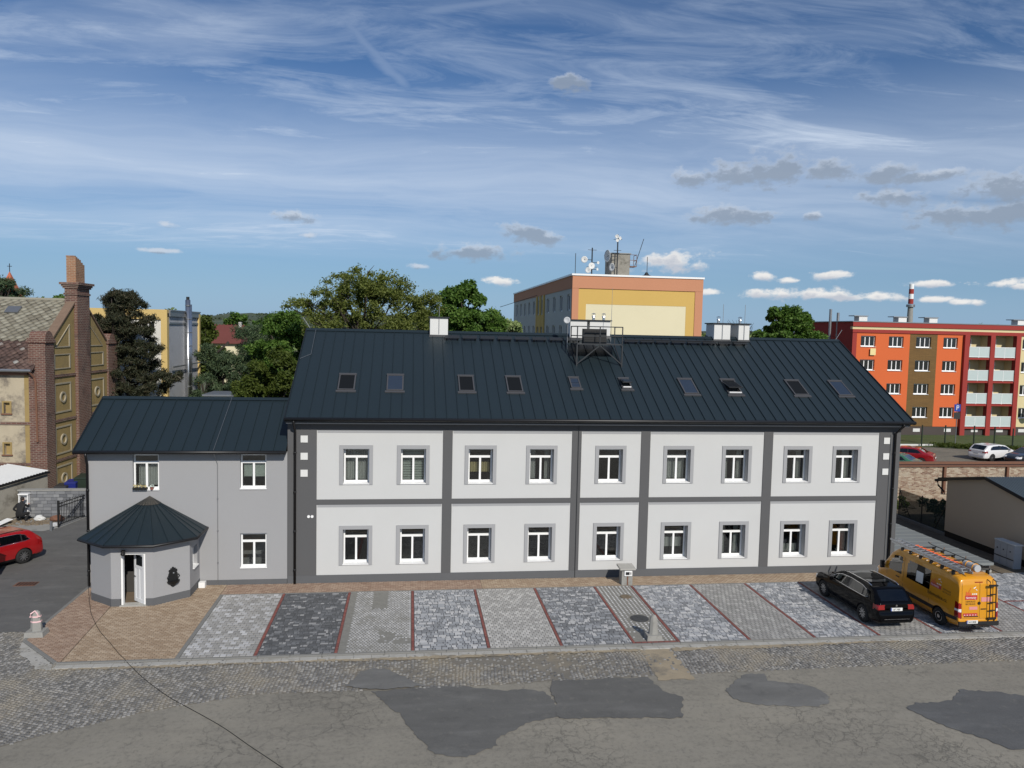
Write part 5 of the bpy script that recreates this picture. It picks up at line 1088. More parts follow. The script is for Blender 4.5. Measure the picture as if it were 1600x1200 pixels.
# ------------------------------------------------------------------ red and orange block on the right
rb = thing('orange_apartment_block', 'four storey orange and brown apartment block with red bands and glass balconies', 'building', (52, 54, -1.2))
RY0 = 54; FR = Fr((0, RY0, 0)); ZB = -1.25; RX1 = 96
cx = [(53.1, 55.0), (56.7, 58.6), (60.24, 62.2), (63.82, 65.72)]
hz_ = lambda r: (10.73 - 2.82 * r - 1.32, 10.73 - 2.82 * r)
def facade(u0, u1, mat, cols):
    hs = [(c[0], c[1], *hz_(r)) for c in cols for r in range(4)]; m = MB(); opening_wall(m, FR.o, FR.u, FR.v, FR.w, u0, u1, -.1, 11.1, .35, hs); m.build('wall', mat, rb, fixn=False)
    for h in hs:
        wo = casement(rb, FR, h[0] + .01, h[1] - .01, h[2] + .04, h[3] - .01, .22, 'three', glass='glass_far', fw=.09, sill=.10)
        if random.random() < .55: FR.box(MB(), h[0] + .15, h[0] + random.choice((.7, 1.0, 1.7)), h[2] + random.choice((.15, .5)), h[3] - .12, .265, .272).build('curtain', 'curtain_white', wo)
facade(52.55, 59.42, 'block_orange', cx[:2]); facade(59.42, 63.02, 'block_brown', cx[2:3]); facade(63.02, 66.42, 'block_orange', cx[3:])
facade(73.9, 90, 'block_cream', [(74.4, 76.3), (78, 79.9), (81.6, 83.5), (85.2, 87.1)])
m = MB(); FR.box(m, 52.0, 52.55, ZB, 11.1, -.05, .4); 
for a, b in ((66.42, 67.05), (69.85, 70.45), (73.3, 73.92)): FR.box(m, a, b, ZB, 11.1, -.35, .25)
FR.box(m, 51.95, RX1, 11.1, 11.5, -.12, .4); FR.box(m, 51.9, RX1, 11.82, 12.36, -.2, .4); m.build('red_frame', 'block_red', rb)
m = MB(); FR.box(m, 51.93, RX1, 11.5, 11.82, -.08, .4); m.build('cream_band', 'block_cream', rb); m = MB(); FR.box(m, 51.8, RX1, 12.36, 12.46, -.25, 12); m.build('parapet_cap', 'zinc', rb)
m = MB(); m.box(52.0, RX1, RY0 + 1.9, RY0 + 12, ZB, 12.35); m.box(52.0, 52.4, RY0 + .4, RY0 + 1.9, ZB, 12.35); m.build('core', 'block_red', rb)
m = MB(); FR.box(m, 52.3, 66.42, ZB, -.1, .03, .5); FR.box(m, 67.05, 73.3, ZB, -.1, .03, 1.6); FR.box(m, 73.92, 90, ZB, -.1, .03, .5); m.build('plinth', 'block_plinth', rb)
for x in (60.5, 64.6, 68.2, 71.6, 74.6): FR.box(MB(), x, x + .9, -.75, -.35, .0, .04).build('basement_window', 'white_dull', rb); 
for (a, b) in ((67.05, 69.85), (70.45, 73.3)):
    m = MB(); FR.box(m, a, b, -.1, 11.1, 1.45, 1.89); FR.box(m, a - .5, a, -.1, 11.1, .25, 1.45); FR.box(m, b, b + .5, -.1, 11.1, .25, 1.45); m.build('recess_wall', 'block_cream', rb)
    for r in range(4):
        zf = 8.35 - 2.82 * r
        m = MB(); FR.box(m, a, b, zf - .22, zf, -.25, 1.5); bal = m.build('balcony', 'block_red', rb)
        mid = (a + b) / 2
        FR.box(MB(), a + .05, mid - .03, zf + .14, zf + 1.28, -.22, -.19).build('balcony_glass', 'glass_frosted', bal); FR.box(MB(), mid + .03, b - .05, zf + .14, zf + 1.28, -.22, -.19).build('balcony_glass', 'glass_frosted', bal)
        m = MB(); FR.box(m, a, b, zf + 1.28, zf + 1.34, -.24, -.17); FR.box(m, a, b, zf + .08, zf + .14, -.24, -.17)
        for q in (a + .02, mid, b - .02): FR.box(m, q - .025, q + .025, zf, zf + 1.28, -.235, -.175)
        m.build('balcony_rail', 'white_paint', bal)
        casement(rb, Fr((0, RY0 + 1.42, 0)), a + .25, a + 1.55, zf + .05, zf + 2.3, -.04, 'two', glass='glass_far', fw=.1, name='balcony_door')
for i, x in enumerate((55.2, 60.5, 64.7, 77, 84.6)):
    pos = ('leftmost', 'second from the left', 'third from the left', 'fourth from the left', 'rightmost')[i]
    v_ = solo('roof_vent', MB().box(x, x + 1.1, 58, 59.1, 12.4, 13.15), 'white_dull', 'white roof vent on the orange block, ' + pos, 'vent', (x, 58, 12.4), 'white vents on the orange block'); MB().box(x - .7, x + 1.2, 57.9, 59.2, 13.15, 13.25).build('vent_cap', 'zinc', v_)
for x, lab in ((51.1, 'taller thin steel flue at the left corner of the orange block'), (52.1, 'shorter thin steel flue at the left corner of the orange block')):
    solo('thin_flue', MB().tube([(x, 57.5, 2), (x, 57.5, 13.9 if x < 52 else 13.5)], .16, 10), 'zinc', lab, 'flue', (x, 57.5, 2))
solo('aerial', MB().tube([(80.5, 60, 12.4), (80.5, 60, 16.3)], .06, 6).bar((79.8, 60, 15.6), (81.2, 60, 15.6), .05).bar((79.9, 60, 14.8), (81.1, 60, 14.8), .05), 'dark_steel', 'television aerial on the roof of the orange block', 'antenna', (80.5, 60, 12.4))
o_ = dish((75.3, 53.2, 1.6), .62, (-.3, -1, .25), None, 'satellite_dish', 'white_dull'); tag(o_, 'large white satellite dish on the cream part of the orange block', 'satellite dish')
solo('towel', MB().box(54.25, 54.95, 53.78, 53.82, 8.45, 9.25), 'towel', 'pale yellow towel hanging below the top left window of the orange block', 'towel', (54.6, 53.8, 8.45))
# striped stack far behind
st = thing('striped_chimney', 'tall far factory chimney with red and white striped top', 'chimney', (160.4, 200, -1.2))
MB().lathe([(1.15, -1.2), (.80, 21)], (160.4, 200, 0), 20, cap=False).build('shaft', 'concrete', st, True); MB().lathe([(1.3, 20.8), (1.3, 21.6)], (160.4, 200, 0), 20).build('gallery', 'zinc', st)
for k in range(4): MB().lathe([(.78 - k * .02, 21.8 + k * 1.6), (.76 - k * .02, 23.4 + k * 1.6)], (160.4, 200, 0), 20).build('band', 'block_red' if k % 2 == 0 else 'white_paint', st)

# ------------------------------------------------------------------ right hand yard
bwall = thing('brick_wall', 'long weathered pale brick wall with rusty iron rails behind the yard', 'wall', (36, 14, 0))
MB().box(20, 62, 14, 14.4, -.1, 2.22).build('wall', 'brick_rubble', bwall)
m = MB(); m.box(20, 62, 13.9, 14.5, 2.22, 2.30); m.box(20, 62, 14.1, 14.25, 2.36, 2.52); m.build('coping', 'rust', bwall)
for x in (34.55, 39.05): MB().box(x - .08, x + .08, 13.85, 13.99, .5, 2.2).build('iron_post', 'rust', bwall)
sh = thing('garden_shed', 'beige rendered shed with a low pitched blue grey roof', 'shed', (31, 2.5, 0))
GPs = [(-4.2, 0), (5.72, 0), (5.72, 3.0), (2.92, 3.58), (-4.2, 2.1)]
MB().prism_x([(y, max(z, .0) if z else .28) for y, z in GPs], 28.5, 34).build('wall', 'shed_wall', sh); MB().prism_x([(-4.15, -.1), (5.70, -.1), (5.70, .279), (-4.15, .279)], 28.52, 34).build('plinth', 'iron_black', sh)
FSh = Vector((28.3, 0, 0))
def slope(y0, z0, y1, z1, x0_, x1_, th=.09):
    m = MB(); m.hexa([(x0_, y0, z0), (x1_, y0, z0), (x1_, y1, z1), (x0_, y1, z1)], [(x0_, y0, z0 + th), (x1_, y0, z0 + th), (x1_, y1, z1 + th), (x0_, y1, z1 + th)]); return m
rf = slope(2.92, 3.60, -4.6, 2.04, 28.38, 34).build('roof', 'shed_roof', sh); slope(2.925, 3.60, 6.3, 2.90, 28.38, 34).build('roof_slope', 'shed_roof', rf)
for i in range(38):
    x = 28.42 + i * .147; y0, z0, y1, z1 = 2.9, 3.695, -4.6, 2.13; MB().hexa([(x, y0, z0), (x + .045, y0, z0), (x + .045, y1, z1), (x, y1, z1)], [(x + .01, y0, z0 + .03), (x + .035, y0, z0 + .03), (x + .035, y1, z1 + .03), (x + .01, y1, z1 + .03)]).build('roof_rib', 'shed_roof', rf)
m = MB(); m.hexa([(28.36, 2.92, 3.56), (28.38, 2.92, 3.56), (28.38, -4.6, 2.0), (28.36, -4.6, 2.0)], [(28.36, 2.92, 3.72), (28.38, 2.92, 3.72), (28.38, -4.6, 2.16), (28.36, -4.6, 2.16)]); m.hexa([(28.36, 2.925, 3.56), (28.38, 2.925, 3.56), (28.38, 6.3, 2.86), (28.36, 6.3, 2.86)], [(28.36, 2.925, 3.72), (28.38, 2.925, 3.72), (28.38, 6.3, 3.02), (28.36, 6.3, 3.02)]); m.build('barge_board', 'roof_trim', sh)
m = MB(); m.tube([(28.30, 6.4, 2.86), (34, 6.4, 2.86)], .07, 8); m.tube([(28.42, 6.4, 2.82), (28.42, 6.3, 2.6), (28.44, 5.85, 2.35), (28.44, 5.80, 2.2)], .045, 8); m.build('gutter', 'black_metal', sh, True)
FN = thing('net_fence', 'dark green screened wire fence between the house and the garden shed', 'fence', (28.65, 7.8, 0))
MB().box(28.55, 28.75, 5.75, 9.95, -.1, .10).build('footing', 'kerb_grey', FN)
for y in (9.85, 7.83, 5.85): MB().tube([(28.65, y, 0), (28.65, y, 1.68)], .03, 8).build('post', 'iron_black', FN)
MB().tube([(28.65, 9.8, 1.55), (28.65, 8.75, .12)], .022, 6).build('brace', 'iron_black', FN); MB().tube([(28.65, 5.9, 1.5), (28.65, 6.7, .12)], .022, 6).build('brace', 'iron_black', FN)
MB().poly([(28.66, 9.85, .1), (28.66, 5.85, .1), (28.66, 5.85, 1.62), (28.66, 9.85, 1.62)]).build('screen', 'net_green', FN, fixn=False)
slab = thing('flat_roof_slab', 'low flat grey ribbed roof beside the long house behind the van', 'roof', (24.1, 3, 0))
MB().box(21.75, 26.35, -.42, 9, .30, .42).build('deck', 'slab_roof', slab); m = MB(); m.box(21.8, 26.30, -.38, 8.9, -.06, .12); m.build('base', 'concrete_light', slab); MB().box(21.85, 26.25, -.34, 8.9, .12, .30).build('fascia', 'iron_black', slab)
for i in range(14): MB().box(21.75, 26.35, -.1 + i * .65, -.06 + i * .65, .42, .436).build('rib', 'slab_roof', slab)
solo('dark_door', MB().box(21.74, 21.85, .9, 1.0, .42, 1.9).box(21.74, 21.85, 1.0, 1.03, .42, 1.95), 'iron_black', 'narrow black upright panel at the right corner of the long house', 'panel', (21.8, .95, .42))
ct = thing('utility_cabinets', 'row of grey utility cabinets against the beige shed wall', 'cabinet', (28, .6, 0))
MB().box(27.72, 28.1, 0, 1.22, -.05, 1.04).build('case', 'plastic_grey', ct); MB().box(27.70, 28.14, -.03, 1.25, 1.04, 1.09).build('top', 'white_dull', ct)
for a, b in ((.03, .42), (.44, .83), (.85, 1.19)):
    d_ = MB().box(27.70, 27.719, a, b, .40, 1.0).build('door', 'plastic_grey', ct); MB().box(27.68, 27.70, (a + b) / 2 - .02, (a + b) / 2 + .02, .68, .74).build('lock', 'iron_black', d_)
    MB().box(27.705, 27.719, a, b, .33, .365).build('vent_slot', 'iron_black', ct); MB().box(27.702, 27.719, a, b, .0, .31).build('panel', 'plastic_grey', ct)
# lawn fence posts, sign, kerb
for i, (x, y) in enumerate(((52.7, 41.5), (55.1, 41.2), (57.9, 40.6), (58.9, 39.0), (58.9, 36.6), (62, 36.6))):
    pos = ('first', 'second', 'third', 'fourth', 'fifth', 'sixth')[i]
    solo('fence_post', MB().tube([(x, y, gz(y)), (x, y, gz(y) + 2.25)], .07, 8), 'green_plastic', 'dark fence post on the lawn, %s from the left' % pos, 'post', (x, y, gz(y)), 'lawn fence posts')
sp = thing('parking_sign', 'blue parking sign on a slim grey pole in front of the orange block', 'sign', (56.9, 42, gz(42)))
MB().tube([(56.9, 42, gz(42)), (56.9, 42, 3.9)], .05, 8).build('pole', 'zinc', sp); pl_ = MB().box(56.5, 57.2, 41.90, 41.94, 3.0, 3.75).build('plate', 'sign_blue', sp); MB().box(56.5, 57.2, 41.9, 41.94, 2.2, 2.9).build('lower_plate', 'grey_plastic', sp)
mt_ = MB(); mt_.box(56.72, 56.78, 41.88, 41.899, 3.15, 3.62); mt_.box(56.78, 56.98, 41.88, 41.899, 3.56, 3.62); mt_.box(56.78, 56.98, 41.88, 41.899, 3.36, 3.42); mt_.box(56.95, 57.0, 41.88, 41.899, 3.42, 3.56); mt_.build('letter', 'white_paint', pl_)
solo('low_kerb', MB().box(50.4, 54.2, 41.75, 41.95, gz(41.8), gz(41.8) + .22), 'white_dull', 'low white kerb at the edge of the lawn left of the weeds', 'kerb', (52, 41.8, gz(41.8)))

# ------------------------------------------------------------------ street furniture of the parking area
mp = thing('meter_pillar', 'short concrete meter pillar with a slab top against the paved strip', 'pillar', (9.03, -.95, 0))
MB().box(8.80, 9.26, -1.12, -.72, -.02, .66).build('body', 'concrete', mp)
MB().hexa([(8.70, -1.22, .66), (9.36, -1.22, .66), (9.36, -.62, .70), (8.70, -.62, .70)], [(8.70, -1.22, .72), (9.36, -1.22, .72), (9.36, -.62, .77), (8.70, -.62, .77)]).build('top_slab', 'concrete_light', mp)
bx = MB().box(8.90, 9.22, -1.17, -1.121, .40, .62).build('meter_box', 'white_paint', mp); MB().box(8.95, 9.11, -1.185, -1.171, .45, .57).build('display', 'iron_black', bx); MB().box(9.15, 9.18, -1.185, -1.171, .46, .56).build('slot', 'iron_black', bx)
MB().box(9.02, 9.07, -1.135, -1.121, 0, .40).build('cable_duct', 'rust', mp)
def stone_bollard(name, label, x, y, h, base, taped):
    t = thing(name, label, 'bollard', (x, y, 0)); bw_ = base
    MB().hexa([(x - bw_, y - bw_ * .8, -.02), (x + bw_, y - bw_ * .8, -.02), (x + bw_, y + bw_ * .8, -.02), (x - bw_, y + bw_ * .8, -.02)], [(x - bw_ * .92, y - bw_ * .72, .17), (x + bw_ * .92, y - bw_ * .72, .17), (x + bw_ * .92, y + bw_ * .72, .17), (x - bw_ * .92, y + bw_ * .72, .17)]).build('foot', 'concrete', t)
    pts = lambda r, z, c=.4: [(x + r * a, y + r * b * .8, z) for a, b in ((-1, -c), (-c, -1), (c, -1), (1, -c), (1, c), (c, 1), (-c, 1), (-1, c))]
    lv = [(.15, .17), (.125, h * .8), (.105, h * .9), (.05, h)] if not taped else [(.17, .17), (.135, h * .8), (.115, h * .92), (.05, h)]
    m = MB(); vs = [p_ for r_, z in lv for p_ in pts(r_, z)]; m.add(vs, [(i * 8 + j, i * 8 + (j + 1) % 8, (i + 1) * 8 + (j + 1) % 8, (i + 1) * 8 + j) for i in range(len(lv) - 1) for j in range(8)] + [tuple(range(24, 32))]); m.build('shaft', 'concrete', t, fixn=False)
    if taped:
        for z, r_ in ((.46, .160), (.63, .149)): m = MB(); m.add(pts(r_, z) + pts(r_ - .004, z + .05), [(j, (j + 1) % 8, 8 + (j + 1) % 8, 8 + j) for j in range(8)]); m.build('tape', 'tape_pink', t, fixn=False)
        m = MB(); m.tube([(x - .13, y - .13, .66), (x - .10, y - .15, h * .93), (x, y - .08, h + .01), (x + .10, y - .15, h * .93), (x + .13, y - .13, .66)], .025, 6); m.build('tape_loop', 'tape_pink', t)
stone_bollard('stone_bollard', 'stone bollard wrapped in pale warning tape at the paving corner', -12.22, -4.75, .84, .30, True)
stone_bollard('stone_bollard', 'plain concrete bollard on a block foot in the narrow middle bay', 8.38, -6.62, .83, .27, False)
plain('cast_iron', (.04, .042, .045), .6, .2, 8, 40)
def manhole(label, x, y, r, z, mat):
    m = MB(); m.lathe([(r, -.03), (r, .008)], (x, y, z), 28); o = solo('manhole_cover', m, mat, label, 'manhole', (x, y, z)); MB().lathe([(r * .86, 0), (r * .84, .014)], (x, y, z), 28).build('lid', mat, o)
    g = MB()
    for a in range(6): g.obox((x + .5 * r * math.cos(a * 1.047), y + .5 * r * math.sin(a * 1.047), z + .016), (r * .55, r * .08, .008), a * 1.047)
    g.build('ribs', mat, o)
manhole('large dark round manhole cover in the narrow dotted bay', 8.46, -4.77, .34, -.004, 'cast_iron')
manhole('smaller sandy round manhole cover at the back of the dotted bay', 8.6, -2.47, .22, 0, 'soil')
m = MB(); m.box(-15.5, -14.7, .55, 1.05, -.09, -.062); dr = solo('street_drain', m, 'rust', 'rusty square street drain in the alley in front of the red car', 'drain', (-15.1, .8, -.09))
for k in range(6): MB().box(-15.42 + k * .125, -15.36 + k * .125, .6, 1.0, -.062, -.055).build('bar', 'iron_black', dr)
# loose black cable from the porch corner across the street
cb_px = [(-11.85, -1.5, 2.1), (-11.86, -1.49, 1.0), (-11.84, -1.52, .10), (-11.60, -2.05, .016), (-11.2, -2.96, .016), (-10.36, -4.49, .016), (-9.6, -5.62, .016), (-9.05, -6.45, .016), (-8.70, -6.93, .022), (-8.45, -7.25, -.028), (-7.62, -8.35, -.03), (-6.6, -9.52, -.03), (-5.72, -10.33, -.055), (-4.75, -11.28, -.055), (-3.9, -12.24, -.055), (-3.25, -12.95, -.055), (-2.4, -13.9, -.055), (-1.2, -15.3, -.055)]
P_ = [Vector(p_) for p_ in cb_px]; fine = []
for i in range(len(P_) - 1):
    p0, p1, p2, p3 = P_[max(i - 1, 0)], P_[i], P_[i + 1], P_[min(i + 2, len(P_) - 1)]
    for k in range(6):
        t = k / 6; q = 0.5 * ((2 * p1) + (p2 - p0) * t + (2 * p0 - 5 * p1 + 4 * p2 - p3) * t * t + (3 * p1 - p0 - 3 * p2 + p3) * t ** 3)
        if i >= 3: q.z = p1.z * (1 - t) + p2.z * t
        fine.append(q)
solo('cable', MB().tube(fine, .0085, 6), 'rubber', 'thin black cable running from the porch corner across paving and street', 'cable', (-11.85, -1.5, 0))
# ------------------------------------------------------------------ vehicles
def paint(name, col, rough=.28, coat=1.0, metal=0.0, dust=.06, spec=.3):
    m, t, b = base_mat(name); p = wpos(t)
    b.inputs['Base Color'].default_value = (*col, 1); b.inputs['Roughness'].default_value = rough; b.inputs['Coat Weight'].default_value = coat; b.inputs['Specular IOR Level'].default_value = spec; b.inputs['Coat Roughness'].default_value = .05; b.inputs['Metallic'].default_value = metal
    d = t.map(t.noise(p, 3.0, 5, .7), .45, .8, 0, dust); t.l.new(t.mix(d, col, (.20, .18, .15)), b.inputs['Base Color'])
paint('paint_black', (.002, .002, .0025), .3, .45, 0, .0, .0); paint('paint_yellow', (.62, .27, .012), .35, .6); paint('paint_red', (.30, .006, .008)); paint('paint_white', (.72, .72, .72)); paint('paint_darkred', (.26, .008, .014)); paint('paint_green', (.05, .16, .10)); paint('paint_night', (.006, .008, .012))
plain('trim_black', (.012, .012, .013), .6, .1); plain('chrome', (.75, .75, .75), .12, .02, metal=1.0); plain('lamp_red', (.25, .006, .006), .15, .02, coat=1.0); plain('lamp_clear', (.7, .7, .72), .08, .02, coat=1.0)
plain('alloy', (.55, .55, .56), .3, .05, metal=.9); plain('print_red', (.45, .03, .035), .5, .03); plain('print_pink', (.62, .25, .24), .5, .05); plain('print_black', (.01, .01, .01), .5, .03); plain('print_white', (.75, .75, .72), .5, .03); plain('print_orange', (.60, .12, .02), .5, .05)
plain('print_blue', (.02, .06, .35), .5, .02); plain('alu', (.50, .51, .52), .35, .08, 4, 20, metal=.7); plain('orange_plastic', (.80, .16, .04), .5, .05); plain('seat_dark', (.02, .02, .021), .9, .1); plain('tyre_dark', (.014, .014, .014), .85, .15)

def loft(spec, step, nring):
    """closed body shell; stations follow the side profile so that steep ends stay finely divided"""
    tp = spec['top']; pts = []
    for (a, za), (b, zb) in zip(tp, tp[1:]):
        k = max(1, int(math.hypot(b - a, zb - za) / step)); pts += [(a + (b - a) * i / k) for i in range(k)]
    pts.append(tp[-1][0]); S = sorted(set(round(p, 5) for p in pts))
    def smooth(prof, s, h=.06):
        return (lerp_profile(prof, s - h) + 2 * lerp_profile(prof, s) + lerp_profile(prof, s + h)) / 4
    rings = []
    for s in S:
        zt = lerp_profile(tp, s) if s < .2 or s > spec['L'] - .1 else smooth(tp, s); zb = min(lerp_profile(spec['bot'], s), zt - .01); w = smooth(spec['plan'], s, .03)
        zl = min(lerp_profile(spec['belt'], s), zt - .04); zl = max(zl, zb + .004); h = zl - zb; up = zt - zl
        wr = max(w * .3, w * (.985 - spec['tumble'] * up)); r = min(spec['round'], up * .6 + .01)
        key = [(0, zb), (w * .86, zb), (w * .955, zb + .16 * h), (w * .99, zb + .42 * h), (w, zb + .72 * h), (w * .985, zl)]
        key += [(wr + .25 * r * .3, zt - r), (wr - r * .30, zt - r * .30), (wr - r, zt), (0, zt + .012 * min(1, up * 2))]
        nn = nring; ring = []
        div = [3, 2, 3, 3, 3, 7, 3, 3, 10]
        for (a, b), d in zip(zip(key, key[1:]), div): ring += [(a[0] + (b[0] - a[0]) * i / d, a[1] + (b[1] - a[1]) * i / d) for i in range(d)]
        ring.append(key[-1]); rings.append((s, ring))
    M_ = len(rings[0][1]); V, F = [], []
    full = []
    for s, ring in rings:
        y = s - spec['L'] / 2; idx = []
        for (x, z) in ring: idx.append(len(V)); V.append((x, y, z))
        for (x, z) in reversed(ring[1:-1]): idx.append(len(V)); V.append((-x, y, z))
        full.append(idx)
    K = len(full[0])
    for a, b in zip(full, full[1:]):
        for j in range(K): F.append((a[j], a[(j + 1) % K], b[(j + 1) % K], b[j]))
    F.append(tuple(full[0])[::-1]); F.append(tuple(full[-1]))
    return V, F
def wheel(parent, x, y, r, w, style, side):
    m = MB(); t = .62 if style == 'alloy' else .58
    m.lathe([(r * t, -w / 2), (r * .93, -w / 2), (r, -w * .34), (r, w * .34), (r * .93, w / 2), (r * t, w / 2)], (x, y, r), 28, 'X', cap=False)
    o = m.build('wheel', 'tyre_dark', parent, True); xo = x + side * w * .38
    m = MB(); m.lathe([(r * t + .004, -.02), (r * t - .02, .015 * side)], (xo - side * .05, y, r), 28, 'X', 0); rim = m.build('rim', 'trim_black' if style == 'alloy' else 'trim_black', o)
    m = MB()
    if style == 'alloy':
        for k in range(10):
            a = k * math.pi / 5; c, s_ = math.cos(a), math.sin(a); m.bar((xo, y + c * r * .10, r + s_ * r * .10), (xo, y + c * r * (t - .02), r + s_ * r * (t - .02)), .022, .03)
        m.lathe([(r * .13, -.02), (r * .10, .02 * side)], (xo, y, r), 14, 'X')
    else: m.tube([(xo, y + r * (t - .05) * math.cos(a), r + r * (t - .05) * math.sin(a)) for a in np.linspace(0, 2 * math.pi, 25)[:-1]], .02, 6, closed=True); m.lathe([(r * .22, -.02), (r * .16, .03 * side)], (xo, y, r), 14, 'X')
    m.build('spokes', 'alloy', o)
def vehicle(name, label, cat, loc, rz, spec, body, step=.05, detail=True, group=None, door=None):
    root = thing(name, label, cat, loc, rz or 1e-9, group); L = spec['L']
    V, F = loft(spec, step, 0)
    me = bpy.data.meshes.new('tmp_body'); me.from_pydata(V, [], F)
    b = bmesh.new(); b.from_mesh(me); bmesh.ops.recalc_face_normals(b, faces=b.faces); b.to_mesh(me); b.free()
    ob_ = bpy.data.objects.new('tmp_body', me); COL.objects.link(ob_)
    r, W = spec['r'], spec['W']; cut = MB()
    for s in (spec['sR'], spec['sF']):
        for sd in (-1, 1): cut.lathe([(r * spec.get('arch', 1.16), -.17), (r * spec.get('arch', 1.16), .17)], (sd * (W - .13), s - L / 2, r * .98), 30, 'X')
    cme = bpy.data.meshes.new('tmp_cut'); cme.from_pydata([tuple(v) for v in cut.v], [], cut.f); b = bmesh.new(); b.from_mesh(cme); bmesh.ops.recalc_face_normals(b, faces=b.faces); b.to_mesh(cme); b.free()
    cob = bpy.data.objects.new('tmp_cut', cme); COL.objects.link(cob)
    md = ob_.modifiers.new('b', 'BOOLEAN'); md.operation = 'DIFFERENCE'; md.object = cob; md.solver = 'EXACT'
    dg = bpy.context.evaluated_depsgraph_get(); res = bpy.data.meshes.new_from_object(ob_.evaluated_get(dg))
    if len(res.polygons) < 50: res = me.copy()
    bpy.data.objects.remove(ob_); bpy.data.objects.remove(cob)
    groups = {}
    co = [v.co.copy() for v in res.vertices]
    for p in res.polygons:
        c, n_ = p.center, p.normal; s = c.y + L / 2
        lab = 'body'
        for sw in (spec['sR'], spec['sF']):
            dy, dz = s - sw, c.z - r * .98; rad = math.hypot(dy, dz)
            if rad < r * spec.get('arch', 1.16) + .01 and ((abs(n_.x) < .5 and (dy * n_.y + dz * n_.z) < -.4 * rad) or (abs(c.x) < W - .2 and abs(n_.x) > .8)): lab = 'wheel_arch'
        if lab == 'body': lab = spec['cls'](s, abs(c.x), c.z, abs(n_.x), n_.y, n_.z, c.x > 0)
        if door and c.x < 0 and abs(n_.x) > .3 and inside(door, s, c.z): lab = 'D' + lab
        groups.setdefault(lab, []).append(tuple(p.vertices))
    def emit(nm, faces, mat, parent, xf=None, thick=0):
        ids = sorted({i for f in faces for i in f}); mp_ = {i: k for k, i in enumerate(ids)}; m = MB(); m.add([xf(co[i]) if xf else co[i] for i in ids], [tuple(mp_[i] for i in f) for f in faces]); o = m.build(nm, mat, parent, True, fixn=False)
        if thick: sm = o.modifiers.new('s', 'SOLIDIFY'); sm.thickness = thick; sm.offset = -1
        return o
    def pieces_of(faces):
        par = {}
        def find(a):
            while par.setdefault(a, a) != a: par[a] = par[par[a]]; a = par[a]
            return a
        for f in faces:
            for i in f[1:]: par[find(i)] = find(f[0])
        out = {}
        for f in faces: out.setdefault(find(f[0]), []).append(f)
        return [q for q in out.values() if len(q) > 3]
    names = {'body': ('body', body), 'wheel_arch': ('wheel_arch', 'trim_black'), 'glass': ('side_window', 'car_glass'), 'shield': ('windscreen', 'car_glass'), 'rearglass': ('rear_window', 'car_glass'), 'tail': ('taillight', 'lamp_red'), 'head': ('headlight', 'lamp_clear'), 'trim': ('lower_trim', 'trim_black'), 'tailclear': ('reverse_light', 'lamp_clear')}
    for lab, faces in groups.items():
        if lab.startswith('D'): continue
        nm, mt = names[lab]
        if lab in ('glass', 'tail', 'head', 'tailclear'):
            for sd in (1, -1):
                fs = [f for f in faces if (sum(co[i].x for i in f) > 0) == (sd > 0)]
                for comp in pieces_of(fs): emit(nm, comp, mt, root)
        elif lab in ('rearglass', 'shield', 'wheel_arch'):
            for comp in pieces_of(faces): emit(nm, comp, mt, root)
        else: emit(nm, faces, mt, root)
    if door:
        hs = max(q[0] for q in door); hx = -W * .97; hy = hs - L / 2; Rm = Matrix.Rotation(R(-62), 3, 'Z') if True else None
        xf = lambda v: Rm @ (v - Vector((hx, hy, 0))) + Vector((hx, hy, 0))
        dd = emit('door', groups.get('Dbody', []) + groups.get('Dtrim', []), body, root, xf, .06)
        if 'Dglass' in groups: emit('pane', groups['Dglass'], 'car_glass', dd, xf)
        m = MB(); c = xf(Vector((-W - .10, hy - .22, 1.0))); m.obox(c, (.20, .10, .13), R(-62)); m.build('mirror', body, dd)
        zz_ = [(hs - .05, .95), (hs - .6, 1.30), (hs - 1.05, 1.36)]; m = MB(); m.tube([xf(Vector((-W * (.985 - spec['tumble'] * max(0, z - .95)), s - L / 2, z))) for s, z in zz_], .018, 6); m.build('chrome_strip', 'chrome', dd)
    for s in (spec['sR'], spec['sF']):
        for sd in (-1, 1): wheel(root, sd * (W - .115), s - L / 2, r, .21, spec.get('wheel', 'alloy'), sd)
    if detail:
        for sx in (-1, 1):
            m = MB(); m.obox((sx * (W + .09), spec['mir'][0] - L / 2, spec['mir'][1]), spec['mir'][2]); m.bar((sx * (W - .06), spec['mir'][0] - L / 2, spec['mir'][1] - .04), (sx * (W + .05), spec['mir'][0] - L / 2, spec['mir'][1] - .02), .03)
            if not (door and sx < 0): m.build('mirror', 'trim_black' if cat == 'van' else body, root)
        m = MB()
        for s in spec['seats']:
            for sx in (-.38, .38): m.box(sx * W - .22, sx * W + .22, s - .25 - L / 2, s + .25 - L / 2, .3, .55); m.obox((sx * W, s - .28 - L / 2, .82), (.42, .13, .65), 0, .15)
        m.build('seats', 'seat_dark', root)
    return root
def text_on(parent, body, size, org, u, v, mat, name='lettering', th=.002):
    cu = bpy.data.curves.new('txt', 'FONT'); cu.body = body; cu.size = size; cu.extrude = 0; cu.resolution_u = 2
    o = bpy.data.objects.new('txt', cu); COL.objects.link(o); me = bpy.data.meshes.new_from_object(o.evaluated_get(bpy.context.evaluated_depsgraph_get())); bpy.data.objects.remove(o)
    u, v, org = Vector(u), Vector(v), Vector(org); m = MB(); m.add([tuple(org + u * p.co.x + v * p.co.y) for p in me.vertices], [tuple(p.vertices) for p in me.polygons]); return m.build(name, mat, parent, fixn=False)

